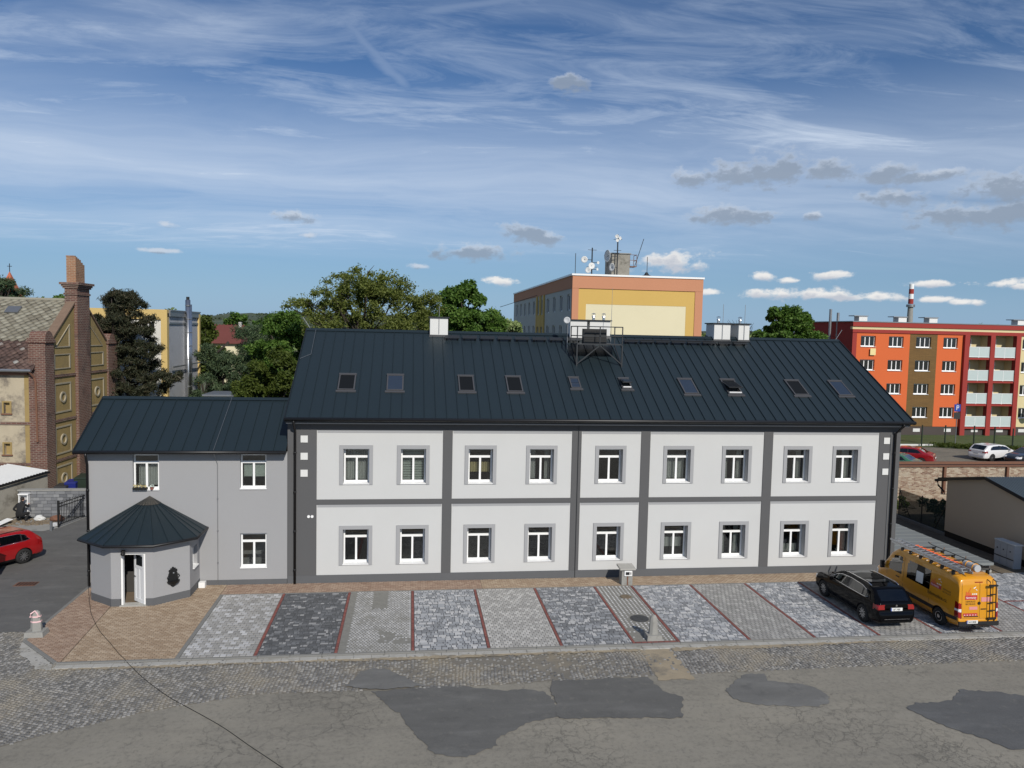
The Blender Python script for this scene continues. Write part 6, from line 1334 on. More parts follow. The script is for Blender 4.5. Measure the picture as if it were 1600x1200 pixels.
# black estate car
WG = dict(L=4.64, W=.88, r=.325, sR=.94, sF=3.65, tumble=.34, round=.10, mir=(3.0, .98, (.17, .12, .14)), seats=(2.35, 1.45),
    top=[(0, .36), (.015, .56), (.04, .62), (.06, .66), (.10, .96), (.14, 1.0), (.56, 1.36), (.62, 1.385), (1.5, 1.425), (2.2, 1.41), (2.75, 1.345), (3.45, .955), (3.52, .94), (4.1, .86), (4.42, .75), (4.58, .62), (4.63, .5), (4.64, .36)],
    bot=[(0, .34), (.08, .25), (.6, .19), (4.1, .19), (4.5, .22), (4.64, .34)], belt=[(0, .80), (.4, .95), (1, .95), (3.4, .89), (4.2, .70), (4.64, .6)],
    plan=[(0, .66), (.04, .77), (.15, .82), (.4, .86), (.8, .88), (3.7, .88), (4.2, .84), (4.45, .74), (4.6, .60), (4.64, .52)])
WP_ = [(.66, 1.02), (.86, 1.24), (1.15, 1.315), (1.9, 1.335), (2.45, 1.30), (2.75, 1.22), (3.22, .99), (3.1, .955), (2, .965), (.9, .985)]
def cls_wagon(s, ax, z, nx, ny, nz, right):
    if nx > .45 and inside(WP_, s, z):
        for a in (1.02, 1.98):
            if abs(s - a) < .035: return 'trim'
        return 'glass'
    if nx < .6 and .17 < s < .54 and ax < .60 - .1 * (s - .17): return 'rearglass'
    if nx < .6 and 2.80 < s < 3.42 and ax < .66: return 'shield'
    if s < .36 and .74 < z < .90 and ax > .50 and not (nx > .5 and s > .34): return 'tail'
    if s < .2 and .74 < z < .80 and .26 < ax <= .50: return 'tailclear'
    if s > 4.25 and .58 < z < .72 and ax > .42: return 'head'
    if z < .30 and s > .12: return 'trim'
    return 'body'
WG['cls'] = cls_wagon
bk = vehicle('estate_car', 'shiny black estate car with chrome window line parked left of the yellow van', 'car', (17.43, -4.29, 0), 0, WG, 'paint_black', .04); bk.scale = (.89, 1, 1)
def window_strip(root, spec, poly, mat='chrome', r=.014):
    L, W = spec['L'], spec['W']
    for sx in (-1, 1):
        pts = []
        for s, z in poly:
            w = lerp_profile(spec['plan'], s); zl = lerp_profile(spec['belt'], s); zt = lerp_profile(spec['top'], s); up = zt - zl; rr = min(spec['round'], up * .6 + .01); wr = w * (.985 - spec['tumble'] * up) + .075 * rr
            f = min(1, max(0, (z - zl) / max(.01, up - rr))); pts.append((sx * (w * .985 + (wr - w * .985) * f + .006), s - L / 2, z))
        MB().tube(pts, r, 6, closed=True).build('chrome_strip', mat, root, True)
window_strip(bk, WG, WP_)
for sx in (-1, 1): MB().tube([(sx * .60, .8 - 2.32, 1.40), (sx * .60, 1.0 - 2.32, 1.455), (sx * .60, 2.3 - 2.32, 1.44), (sx * .60, 2.55 - 2.32, 1.385)], .017, 6).build('roof_rail', 'chrome', bk, True)
m = MB(); m.add([(-.46, 2.5 - 2.32, 1.407), (.46, 2.5 - 2.32, 1.407), (.46, 1.1 - 2.32, 1.432), (-.46, 1.1 - 2.32, 1.432)], [(0, 1, 2, 3)]); m.build('glass_roof', 'glass_dark', bk)
pl_ = MB().box(-.25, .25, -2.32 + .055, -2.32 + .075, .70, .81).build('number_plate', 'print_white', bk); MB().box(-.25, -.215, -2.32 + .052, -2.32 + .056, .70, .81).build('plate_band', 'print_blue', pl_)
text_on(pl_, '1AP 7480', .105, (-.19, -2.32 + .050, .72), (.82, 0, 0), (0, 0, 1), 'print_black')
MB().lathe([(.04, -.012), (.035, .0)], (0, -2.32 + .085, .885), 14, 'Y').build('badge', 'chrome', bk)
MB().box(-.55, .55, -2.32 - .006, -2.32 + .03, .41, .425).build('bumper_strip', 'chrome', bk)

# yellow van
VN = dict(L=5.25, W=.90, r=.33, sR=1.02, sF=4.28, tumble=.075, round=.15, arch=1.22, wheel='steel', mir=(4.35, 1.30, (.16, .10, .30)), seats=(3.6, 2.6),
    top=[(0, .40), (.01, .56), (.03, .60), (.05, 1.0), (.10, 1.85), (.16, 2.02), (.26, 2.10), (.6, 2.15), (2.0, 2.19), (3.5, 2.18), (3.75, 2.12), (4.0, 1.93), (4.45, 1.36), (4.55, 1.27), (4.95, 1.08), (5.14, .92), (5.22, .62), (5.25, .40)],
    bot=[(0, .38), (.05, .32), (.5, .26), (4.8, .24), (5.1, .28), (5.25, .38)], belt=[(0, 1.1), (3.9, 1.22), (4.5, 1.12), (5.25, .7)],
    plan=[(0, .83), (.04, .865), (.12, .88), (.5, .90), (4.1, .90), (4.6, .87), (5.0, .78), (5.2, .62), (5.25, .52)])
W1 = [(1.60, 1.20), (1.60, 1.86), (2.86, 1.86), (2.93, 1.80), (2.93, 1.22), (2.86, 1.17), (1.66, 1.17)]; W2 = [(3.25, 1.26), (3.23, 1.84), (3.30, 1.90), (3.70, 1.90), (4.12, 1.36), (4.05, 1.24), (3.4, 1.22)]
def cls_van(s, ax, z, nx, ny, nz, right):
    if nx > .5 and (inside(W1, s, z) or inside(W2, s, z)): return 'glass'
    if nx < .75 and 3.82 < s < 4.40 and ax < .72: return 'shield'
    if s < .22 and ax > .735 and .62 < z < 1.18: return 'tailclear' if .86 < z < .95 else 'tail'
    if s > 4.85 and ax > .42 and .68 < z < .95: return 'head'
    if nx > .5 and .50 < z < .64 and .1 < s < 4.0: return 'trim'
    if z < .50 and (s < .06 or s > 4.9): return 'trim'
    return 'body'
VN['cls'] = cls_van
VX, VY = 20.17, -7.18 + 5.25 / 2
van = vehicle('work_van', 'yellow demolition firm van with ladders on its roof rack', 'van', (VX, VY, 0), 0, VN, 'paint_yellow', .04); van.scale = (.90, 1, .965)
y0 = -5.25 / 2
ys_ = lambda s: s + y0
MB().box(-.86, .86, y0 - .035, y0 + .02, .34, .50).build('rear_bumper', 'trim_black', van)
m = MB(); m.box(-.3, .3, y0 - .22, y0 - .03, .36, .41); m.bar((0, y0 - .02, .36), (0, y0 - .24, .40), .05); m.build('tow_bar', 'trim_black', van)
# rear doors: seam, handle, badge, brake light
rear = lambda z: float(np.interp(z, [.6, 1.0, 1.85], [y0 + .030, y0 + .050, y0 + .10])) - .004
def rear_quad(name, x0_, x1_, z0_, z1_, mat, parent=None, off=.0):
    m = MB(); m.add([(x0_, rear(z0_) - off, z0_), (x1_, rear(z0_) - off, z0_), (x1_, rear(z1_) - off, z1_), (x0_, rear(z1_) - off, z1_)], [(0, 1, 2, 3)]); return m.build(name, mat, parent or van, fixn=False)
rear_quad('door_seam', .045, .055, .62, 1.93, 'print_black'); rear_quad('door_seam', -.72, -.712, .62, 1.93, 'print_black'); rear_quad('door_seam', .73, .738, .62, 1.93, 'print_black'); rear_quad('door_seam', -.70, .72, .60, .61, 'print_black')
MB().box(-.16, .18, y0 + .115, y0 + .14, 1.915, 1.95).build('brake_light', 'lamp_red', van)
MB().box(.10, .32, rear(.95) - .02, rear(.95) + .01, .935, .965).build('handle', 'print_black', van); MB().lathe([(.06, -.02), (.055, .0)], (.02, rear(1.15) + .0, 1.17), 16, 'Y').build('badge', 'print_black', van)
rear_quad('plate_recess', -.62, .0, .655, .69, 'print_black')
pl_ = MB().box(-.55, -.07, y0 - .048, y0 - .036, .44, .56).build('number_plate', 'print_white', van); MB().box(-.55, -.515, y0 - .052, y0 - .048, .44, .56).build('plate_band', 'print_blue', pl_); text_on(pl_, '5AX 8008', .105, (-.49, y0 - .053, .465), (.80, 0, 0), (0, 0, 1), 'print_black')
def logo(P, nm):
    """P(a, b, off) -> point; a along 0..1, b up 0..1"""
    q = lambda a0, a1, b0, b1, mat, off, name: MB().add([P(a0, b0, off), P(a1, b0, off), P(a1, b1, off), P(a0, b1, off)], [(0, 1, 2, 3)]).build(name, mat, van, fixn=False)
    q(0, 1, 0, .32, 'print_red', .004, 'logo_bar')
    m = MB(); m.add([P(.05, .34, .004), P(.50, .34, .004), P(.46, .58, .004), P(.36, .46, .004), P(.30, .66, .004), P(.22, .50, .004), P(.06, .62, .004)], [(0, 1, 2, 3, 4, 5, 6)]); m.build('logo_machine', 'print_orange', van, fixn=False)
    m = MB(); m.add([P(.30, .66, .005), P(.46, .88, .005), P(.50, .86, .005), P(.36, .62, .005)], [(0, 1, 2, 3)]); m.build('logo_boom', 'print_orange', van, fixn=False)
    for a in (.58, .74, .88): q(a, a + .09, .36, .46, 'print_white', .004, 'logo_brick')
    m = MB(); m.add([P(.66, .86, .004), P(.86, .96, .004), P(.88, .90, .004), P(.70, .80, .004)], [(0, 1, 2, 3)]); m.build('logo_brick', 'print_white', van, fixn=False)
    m = MB(); m.add([P(.88, .80, .004), P(1.0, .68, .004), P(.97, .65, .004), P(.86, .76, .004)], [(0, 1, 2, 3)]); m.build('logo_brick', 'print_white', van, fixn=False)
LR = lambda a, b, off: (-.58 + a * .52, rear(1.30 + b * .50) - off, 1.30 + b * .50)
logo(LR, 'rear'); text_on(van, 'Normandy', .135, LR(.06, .07, .007), (.74, 0, 0), (0, .1, 1), 'print_white')
text_on(van, 'DEMOLICE', .085, (-.56, rear(1.21) - .004, 1.20), (1.05, 0, 0), (0, .1, 1), 'print_black'); text_on(van, 'RECYKLACE', .085, (-.56, rear(1.11) - .004, 1.11), (.92, 0, 0), (0, .1, 1), 'print_black')
rear_quad('sticker', -.40, -.05, .93, 1.04, 'print_pink', off=.003); rear_quad('sticker', .12, .56, 1.22, 1.38, 'print_pink', off=.003); rear_quad('warning_strip', -.66, -.04, .70, .80, 'print_red', off=.003)
for k in range(5): rear_quad('warning_mark', -.63 + k * .12, -.57 + k * .12, .725, .745, 'print_white', off=.006)
# side lettering (left flank)
def side_x(s, z): 
    w = lerp_profile(VN['plan'], s); zl = lerp_profile(VN['belt'], s); zt = lerp_profile(VN['top'], s); up = zt - zl
    if z < zl: h = zl - .27; f = (z - .27) / h; return -(w * float(np.interp(f, [.16, .42, .72, 1], [.955, .99, 1, .985]))) - .005
    wr = w * (.985 - VN['tumble'] * up); f = min(1, (z - zl) / (up - .15)); return -(w * .985 + (wr + .011 - w * .985) * f) - .005
LS = lambda a, b, off: (side_x(1.2, 1.36 + b * .42) - off, ys_(1.55 - a * .58), 1.36 + b * .42)
logo(LS, 'side'); text_on(van, 'Normandy', .125, LS(.05, .07, .006), (0, -.78, 0), (.03, 0, 1), 'print_white')
text_on(van, 'DEMOLICE', .085, (side_x(.6, 1.40) - .004, ys_(.88), 1.41), (0, -1.05, 0), (.03, 0, 1), 'print_black'); text_on(van, 'RECYKLACE', .085, (side_x(.6, 1.3) - .004, ys_(.88), 1.31), (0, -.92, 0), (.03, 0, 1), 'print_black')
text_on(van, 'hdemolice.cz', .21, (side_x(1.2, 1.0) - .006, ys_(1.66), 1.0), (0, -.95, 0), (0, 0, 1), 'print_black')
MB().add([(side_x(2.0, 1.24) - .004, ys_(2.38), 1.24), (side_x(2.0, 1.24) - .004, ys_(1.98), 1.24), (side_x(2.0, 1.66) - .004, ys_(1.98), 1.66), (side_x(2.0, 1.66) - .004, ys_(2.38), 1.66)], [(0, 1, 2, 3)]).build('window_sign', 'print_white', van, fixn=False)
for s in (1.58, 3.12, 4.15): MB().add([(side_x(s, z) - .002, ys_(s + d), z) for z, d in ((.66, 0), (.66, .012), (1.1, .012), (1.5, .012), (1.95, .012), (1.95, 0), (1.5, 0), (1.1, 0))], [(0, 1, 2, 7), (7, 2, 3, 6), (6, 3, 4, 5)]).build('door_seam', 'print_black', van, fixn=False)
MB().box(side_x(3.4, 1.05) - .03, side_x(3.4, 1.05), ys_(3.36), ys_(3.54), 1.04, 1.075).build('handle', 'print_black', van)
# ladder on the right hand rear door
m = MB()
for x in (.40, .66):
    m.tube([(x, y0 + .14, 2.02), (x, y0 + .0, 1.98), (x, y0 - .03, 1.85), (x, y0 - .06, .60), (x, y0 - .01, .52)], .018, 6)
m.build('rear_ladder_rails', 'print_black', van)
for z in (.62, .92, 1.22, 1.52, 1.85): MB().bar((.34 if z in (.62, 1.85) else .40, y0 - .045, z), (.70 if z in (.62, 1.85) else .66, y0 - .045, z), .035 if z not in (.62, 1.85) else .06).build('rear_ladder_rung', 'print_black', van)
# roof rack
for s in (.55, 1.15, 1.75, 2.35, 2.95, 3.45):
    m = MB(); m.bar((-.80, ys_(s), 2.25), (.86, ys_(s), 2.25), .035)
    for sx in (-.74, .76): m.obox((sx, ys_(s), 2.17), (.08, .11, .16))
    m.build('rack_bar', 'print_black', van)
m = MB(); m.tube([(.80, ys_(-.12), 2.33), (.84, ys_(-.05), 2.29), (.84, ys_(3.75), 2.29), (.80, ys_(3.85), 2.36)], .016, 6); m.build('rack_rail', 'print_black', van)
for s in (.55, 1.75, 2.95, 3.75): MB().tube([(.84, ys_(s), 2.28), (.84, ys_(s), 2.40)], .018, 8).build('rack_post', 'chrome', van)
RT = 2.275 * .965
ld = thing('ladder', 'long aluminium extension ladder lying on the left of the van roof', 'ladder', (VX, VY, RT)); ld.scale.x = .9
for k, (xa, xb, zo) in enumerate(((-.72, -.34, .0), (-.70, -.36, .075))):
    for x in (xa, xb): MB().box(VX + x - .02, VX + x + .02, VY + ys_(.05 + .1 * k), VY + ys_(4.15 + .15 * k), RT + zo, RT + zo + .065).build('rail', 'alu', ld)
    for i in range(14): MB().bar((VX + xa + .02, VY + ys_(.25 + .1 * k + i * .28), RT + zo + .033), (VX + xb - .02, VY + ys_(.25 + .1 * k + i * .28), RT + zo + .033), .028).build('rung', 'alu', ld)
od = thing('orange_ladder', 'orange slatted load lying beside the ladder on the van roof', 'load', (VX, VY, RT)); od.scale.x = .9
for x in (-.22, -.10, .02): MB().box(VX + x - .018, VX + x + .018, VY + ys_(.95), VY + ys_(3.55), RT + .0, RT + .05).build('rail', 'orange_plastic', od)
for i in range(12): MB().bar((VX - .24, VY + ys_(1.05 + i * .22), RT + .06), (VX + .04, VY + ys_(1.05 + i * .22), RT + .06), .025).build('slat', 'orange_plastic', od)
bxo = solo('roof_box', MB().lathe([(.13, 0), (.13, .62)], (VX + .02, VY + ys_(.22), RT + .13), 14, 'Y'), 'plastic_grey', 'short grey tube strapped to the rear of the van roof', 'tube', (VX + .02, VY + ys_(.5), RT))
for d in (.12, .45): MB().tube([(VX + .02 + .14 * math.cos(a), VY + ys_(.22 + d), RT + .13 + .14 * math.sin(a)) for a in np.linspace(0, 2 * math.pi, 17)[:-1]], .018, 6, closed=True).build('strap', 'paint_yellow', bxo)

# red estate with the open driver's door
RD = dict(WG); RC = Vector((-17.95, 2.93, -.07)); hd = math.atan2(-.83, -.55)
red = vehicle('red_estate_car', 'bright red estate car with its driver door open in the alley', 'car', tuple(RC), hd - math.pi / 2, RD, 'paint_red', .05, True, None, [(2.02, .26), (2.0, 1.36), (2.5, 1.34), (3.12, .93), (3.1, .26)])
window_strip(red, WG, [(.66, 1.02), (.86, 1.24), (1.15, 1.315), (1.9, 1.335), (1.95, .97), (.9, .985)], 'chrome', .012)
for sx in (-1, 1): MB().tube([(sx * .60, .8 - 2.32, 1.40), (sx * .60, 1.0 - 2.32, 1.45), (sx * .60, 2.3 - 2.32, 1.435), (sx * .60, 2.55 - 2.32, 1.385)], .017, 6).build('roof_rail', 'trim_black', red, True)
# cars in the lot beyond the wall
HB = dict(WG); HB['top'] = [(0, .36), (.02, .60), (.05, .66), (.10, .92), (.25, .97), (.70, 1.10), (1.15, 1.36), (1.6, 1.42), (2.2, 1.41), (2.75, 1.345), (3.45, .955), (3.52, .94), (4.1, .86), (4.42, .75), (4.58, .62), (4.63, .5), (4.64, .36)]
HP = [(.95, 1.02), (1.25, 1.28), (1.6, 1.33), (2.45, 1.30), (2.75, 1.22), (3.22, .99), (2, .965)]
def cls_sedan(s, ax, z, nx, ny, nz, right):
    if nx > .45 and inside(HP, s, z): return 'trim' if abs(s - 1.98) < .04 else 'glass'
    if nx < .6 and .60 < s < 1.12 and ax < .62: return 'rearglass'
    if nx < .6 and 2.80 < s < 3.42 and ax < .66: return 'shield'
    if s < .30 and .68 < z < .88 and ax > .52: return 'tail'
    if s > 4.25 and .58 < z < .72 and ax > .42: return 'head'
    return 'trim' if z < .30 and s > .12 else 'body'
HB['cls'] = cls_sedan
def lot_car(name, label, x, y, dx, dy, spec, paintm):
    c = vehicle(name, label, 'car', (x, y, gz(y) + .04), math.atan2(dy, dx) - math.pi / 2, spec, paintm, .08)
    p = MB().box(-.25, .25, -2.345, -2.33, .62, .73).build('number_plate', 'print_white', c); return c
lot_car('parked_car', 'dark red saloon car parked behind the brick wall', 41.9, 28.6, -.72, .69, HB, 'paint_darkred')
lot_car('parked_car', 'white estate car parked behind the brick wall', 51.6, 30.2, .93, .25, WG, 'paint_white')
lot_car('parked_car', 'dark blue saloon car in front of the white estate behind the wall', 53.2, 27.9, -.95, -.15, HB, 'paint_night')
lot_car('parked_car', 'black car at the right edge of the picture behind the wall', 56.5, 27.6, -.93, -.25, WG, 'paint_black')
lot_car('parked_car', 'pale green car half hidden behind the house corner and wall', 38.3, 25.2, -.6, .75, HB, 'paint_green')
# ------------------------------------------------------------------ people
def figure(name, label, joints, links, radii, loc, rz, skin_at, hair_c, hair_r, hand_ids=(), look=(0, 1, 0)):
    root = thing(name, label, 'person', loc, rz or 1e-9)
    J = dict(joints); names = list(J); E_ = list(links); rad = dict(radii)
    for h, (dirv, side) in hand_ids:                      # five fingers on each hand
        d = Vector(dirv).normalized(); s = Vector(side).normalized(); base = Vector(J[h])
        for k, (off, ln) in enumerate(((-.030, .060), (-.012, .075), (.008, .078), (.026, .066), (.040, .045))):
            a = base + s * off + d * .05; b_ = a + d * ln * .6; c = b_ + d * ln * .35 - Vector((0, 0, .02))
            if k == 4: a = base + s * .035 + d * .0; b_ = a + s * .03 + d * .03; c = b_ + d * .025
            for nm, p in (('a', a), ('b', b_), ('c', c)): J['%s%d%s' % (h, k, nm)] = tuple(p); rad['%s%d%s' % (h, k, nm)] = .009
            E_ += [(h, '%s%da' % (h, k)), ('%s%da' % (h, k), '%s%db' % (h, k)), ('%s%db' % (h, k), '%s%dc' % (h, k))]
    names = list(J); idx = {n_: i for i, n_ in enumerate(names)}
    me = bpy.data.meshes.new('fig'); me.from_pydata([J[n_] for n_ in names], [(idx[a], idx[b_]) for a, b_ in E_], [])
    o = bpy.data.objects.new('fig', me); COL.objects.link(o); sk = o.modifiers.new('skin', 'SKIN'); sk.use_smooth_shade = True
    for i, n_ in enumerate(names):
        sv_ = me.skin_vertices[0].data[i]; sv_.radius = (rad[n_], rad[n_]); sv_.use_root = (n_ == 'pelvis')
    ss = o.modifiers.new('sub', 'SUBSURF'); ss.levels = 2; ss.render_levels = 2
    res = bpy.data.meshes.new_from_object(o.evaluated_get(bpy.context.evaluated_depsgraph_get())); bpy.data.objects.remove(o)
    m = MB(); m.add([tuple(v.co) for v in res.vertices], [tuple(p.vertices) for p in res.polygons])
    m.mi = [1 if any((Vector(p.center) - Vector(c)).length < r_ for c, r_ in skin_at) else 0 for p in res.polygons]
    m.build('body', ['cloth_black', 'skin'], root, True)
    hd_ = Vector(hair_c); lk = Vector(look).normalized(); sd = lk.cross(Vector((0, 0, 1))).normalized()
    h = MB(); h.ball(hd_ - lk * .022 + Vector((0, 0, .028)), hair_r, 12, sz=1.05); h.build('hair', 'hair_dark', root, True)
    f = MB()
    for s in (-1, 1): f.ball(hd_ + lk * (hair_r - .012) + sd * s * .032 + Vector((0, 0, .01)), .012, 6)
    f.build('eyes', 'print_white', root); f = MB(); f.ball(hd_ + lk * (hair_r + .006) - Vector((0, 0, .02)), .016, 6, sz=1.5); f.build('nose', 'skin', root)
    f = MB(); f.obox(hd_ + lk * (hair_r - .008) - Vector((0, 0, .058)), (.045, .012, .012), math.atan2(sd.y, sd.x)); f.build('mouth', 'clay_red', root); f = MB()
    for s in (-1, 1): f.ball(hd_ + sd * s * (hair_r - .004), .024, 6, sz=1.4)
    f.build('ears', 'skin', root); return root
SQ = dict(pelvis=(0, 0, .40), belly=(0, .06, .58), chest=(0, .13, .80), neck=(0, .20, 1.00), head0=(0, .24, 1.07), head=(0, .27, 1.15), head1=(0, .29, 1.22), shL=(-.19, .13, .90), elL=(-.36, .06, .66), haL=(-.26, .24, .48), shR=(.19, .14, .90), elR=(.26, .36, .74), haR=(.14, .52, .86),
          hipL=(-.13, .02, .38), knL=(-.27, .36, .44), anL=(-.20, .12, .07), toL=(-.23, .30, .035), hipR=(.13, .02, .38), knR=(.28, .36, .44), anR=(.20, .12, .07), toR=(.23, .30, .035))
SR = dict(pelvis=.17, belly=.155, chest=.165, neck=.058, head0=.07, head=.098, head1=.08, shL=.075, elL=.055, haL=.036, shR=.075, elR=.055, haR=.036, hipL=.115, knL=.085, anL=.055, toL=.042, hipR=.115, knR=.085, anR=.055, toR=.042)
SE = [('pelvis', 'belly'), ('belly', 'chest'), ('chest', 'neck'), ('neck', 'head0'), ('head0', 'head'), ('head', 'head1'), ('chest', 'shL'), ('shL', 'elL'), ('elL', 'haL'), ('chest', 'shR'), ('shR', 'elR'), ('elR', 'haR'), ('pelvis', 'hipL'), ('hipL', 'knL'), ('knL', 'anL'), ('anL', 'toL'), ('pelvis', 'hipR'), ('hipR', 'knR'), ('knR', 'anR'), ('anR', 'toR')]
figure('person', 'person in black clothes crouching at the open white meter cabinet', SQ, SE, SR, (-20.08, 10.92, -.068), R(-8), [((0, .30, 1.13), .12), ((.14, .56, .86), .10), ((-.24, .28, .46), .10)], (0, .27, 1.16), .10, (('haR', ((-.1, 1, .1), (1, 0, 0))), ('haL', ((.3, .8, -.4), (1, 0, 0)))))
CR = red.matrix_basis.copy() if False else Matrix.Translation(RC) @ Matrix.Rotation(hd - math.pi / 2, 4, 'Z')
ST = dict(pelvis=(0, 0, .12), belly=(0, -.04, .30), chest=(0, -.08, .52), neck=(0, -.06, .70), head0=(0, -.04, .76), head=(0, -.02, .84), head1=(0, -.02, .92), shL=(-.19, -.08, .60), elL=(-.26, .14, .42), haL=(-.20, .38, .50), shR=(.19, -.08, .60), elR=(.25, .14, .42), haR=(.16, .40, .50),
          hipL=(-.12, .04, .12), knL=(-.15, .45, .20), anL=(-.14, .66, -.12), toL=(-.14, .82, -.12), hipR=(.12, .04, .12), knR=(.15, .45, .20), anR=(.14, .66, -.12), toR=(.14, .82, -.12))
p_ = CR @ Vector((-.36, 2.32 - 2.32 + .06, .46))
figure('person', 'person with bare forearms sitting at the wheel of the red car', ST, SE, {**SR, 'pelvis': .15, 'chest': .15}, tuple(p_), hd - math.pi / 2, [((0, 0, .84), .12), ((-.2, .38, .5), .14), ((.16, .4, .5), .14)], (0, -.02, .85), .10, (('haR', ((0, 1, .1), (1, 0, 0))), ('haL', ((0, 1, .1), (-1, 0, 0)))))

# ------------------------------------------------------------------ trees
def leaf_mat(name, stops, trans=.35, rough=.6):
    m, t, b = base_mat(name); g = t.node('ShaderNodeNewGeometry'); p = g.outputs['Position']
    f = t.math('ADD', t.math('MULTIPLY', g.outputs['Random Per Island'], .55), t.math('MULTIPLY', t.noise(p, .55, 3, .6), .55), clamp=True)
    c = t.ramp(f, stops); t.l.new(c, b.inputs['Base Color']); b.inputs['Roughness'].default_value = rough; b.inputs['Specular IOR Level'].default_value = .25
    tr = t.node('ShaderNodeBsdfTranslucent'); t.l.new(t.mix(1.0, c, (1.1, 1.25, .6), 'MULTIPLY'), tr.inputs[0]); mx = t.node('ShaderNodeMixShader'); mx.inputs[0].default_value = trans
    t.l.new(b.outputs[0], mx.inputs[1]); t.l.new(tr.outputs[0], mx.inputs[2]); t.l.new(mx.outputs[0], t.n['Material Output'].inputs[0])
leaf_mat('leaf_maple', [(.2, (0.037, 0.085, 0.014)), (.55, (0.076, 0.149, 0.024)), (.9, (0.144, 0.227, 0.048))])
leaf_mat('leaf_locust', [(.2, (.095, .118, .026)), (.55, (.155, .185, .044)), (.9, (.25, .275, .085))], .45)
leaf_mat('leaf_bright', [(.2, (.040, .060, .010)), (.55, (.070, .098, .016)), (.9, (.12, .15, .032))], .4)
leaf_mat('needle_dark', [(.2, (0.028, 0.046, 0.024)), (.6, (0.059, 0.095, 0.045)), (.95, (0.132, 0.161, 0.077))], .12)
leaf_mat('needle_brown', [(.2, (.020, .026, .014)), (.55, (.040, .046, .024)), (.8, (.066, .058, .034)), (.95, (.090, .066, .040))], .12)
leaf_mat('leaf_far', [(.2, (0.121, 0.185, 0.073)), (.6, (0.227, 0.295, 0.115)), (.95, (0.352, 0.413, 0.185))], .3)
leaf_mat('leaf_blossom', [(.2, (0.204, 0.330, 0.083)), (.5, (0.289, 0.413, 0.121)), (.6, (1.117, 1.117, 0.975)), (.95, (1.056, 1.056, 0.943))], .3)
plain('bark', (.055, .045, .035), .95, .25, 3, 20, .5); plain('bark_dark', (.035, .027, .022), .95, .25, 3, 20, .5)
def leaf_cloud(C, Rd, n, size, squash=1.0, aspect=.5, up=.3, shell=.55):
    C = np.asarray(C, float); Rd = np.asarray(Rd, float); k = len(C); N = k * n
    d = rng.normal(size=(N, 3)); d /= np.linalg.norm(d, axis=1)[:, None]
    rad = (shell + (1 - shell) * rng.random(N)) ** 1.0 * rng.random(N) ** .25
    cen = np.repeat(C, n, 0) + d * (rad * np.repeat(Rd, n))[:, None] * np.array([1, 1, squash])
    nr = rng.normal(size=(N, 3)) * (1 - up) + d * .5 + np.array([0, 0, up]); nr /= np.linalg.norm(nr, axis=1)[:, None]
    a = np.cross(nr, rng.normal(size=(N, 3))); a /= np.linalg.norm(a, axis=1)[:, None]; b = np.cross(nr, a)
    s = size * (.6 + .8 * rng.random(N))[:, None]
    V = np.stack([cen + a * s, cen + b * s * aspect, cen - a * s, cen - b * s * aspect], 1).reshape(-1, 3)
    return V, np.arange(N * 4).reshape(-1, 4)
def tree(name, label, x, y, z0, pieces, n, size, mat, trunk_r, bark='bark', squash=.8, limbs=True, group=None, cat='tree', aspect=.5, trunk_top=None, clump=.9, shell=.5, up=.3):
    """pieces: (cx, cy, cz, rx, ry, rz, clumps) ellipsoids in world space filled with leaf clumps"""
    t = thing(name, label, cat, (x, y, z0), 0, group); C, Rd = [], []
    for (cx, cy, cz, rx, ry, rz, k) in pieces:
        for _ in range(k):
            d = Vector((random.gauss(0, 1), random.gauss(0, 1), random.gauss(0, 1))).normalized() * (random.random() ** .38); C.append((cx + d.x * rx, cy + d.y * ry, cz + d.z * rz)); Rd.append(clump * random.uniform(.55, 1.15))
    V, F = leaf_cloud(C, Rd, n, size, squash, aspect, up, shell); fast_mesh('crown', V, F, mat, t)
    top = trunk_top or (sum(p[2] for p in pieces) / len(pieces)); m = MB(); N = 7; P = [(x + random.uniform(-.12, .12) * i, y + random.uniform(-.12, .12) * i, z0 + (top - z0) * i / N) for i in range(N + 1)]
    m.tube(P, [trunk_r * (1 - .6 * i / N) for i in range(N + 1)], 8); m.build('trunk', bark, t, True)
    if limbs:
        lm = MB(); order = random.sample(range(len(C)), min(len(C), 26))
        for q in order:
            e = Vector(C[q]); h = max(.35, min(.95, (e.z - z0) / (top - z0) * .75)); s = Vector(P[min(N, int(h * N))]); mid = s.lerp(e, .5) + Vector((0, 0, .12 * (e - s).length)); lm.tube([s, mid, e], [trunk_r * .34, trunk_r * .2, .03], 5)
        lm.build('limbs', bark, t, True)
    return t
G0 = -.1
# pines left of the wing
pp = [(-20.1, 26, 11.8, 1.5, 1.3, 1.0, 34), (-20.2, 26, 10.2, 2.4, 2.0, 1.1, 62), (-20.1, 26, 8.3, 2.9, 2.3, 1.3, 76), (-19.5, 25.6, 6.2, 2.8, 2.2, 1.4, 60), (-18.9, 25.2, 4.6, 2.3, 2.0, 1.2, 26), (-16.7, 24.6, 6.7, 1.1, .8, .5, 8), (-22, 26, 9.0, .9, .9, 1.2, 6)]
tree('pine_tree', 'tall dark brownish pine between the brick gable and the yellow building', -20, 26, G0, pp, 240, .16, 'needle_brown', .28, 'bark_dark', .75, True, None, 'tree', .16, 12.3, .62, .35)
tree('pine_tree', 'dark pine rising behind the slate roof below the church spire', -35.3, 42, -.6, [(-35.9, 42, 12.6, 2.3, 2.0, 1.4, 40), (-36, 42, 9, 3, 2.5, 2, 24)], 190, .2, 'needle_dark', .3, 'bark_dark', .75, True, None, 'tree', .18, 13, .8, .35)
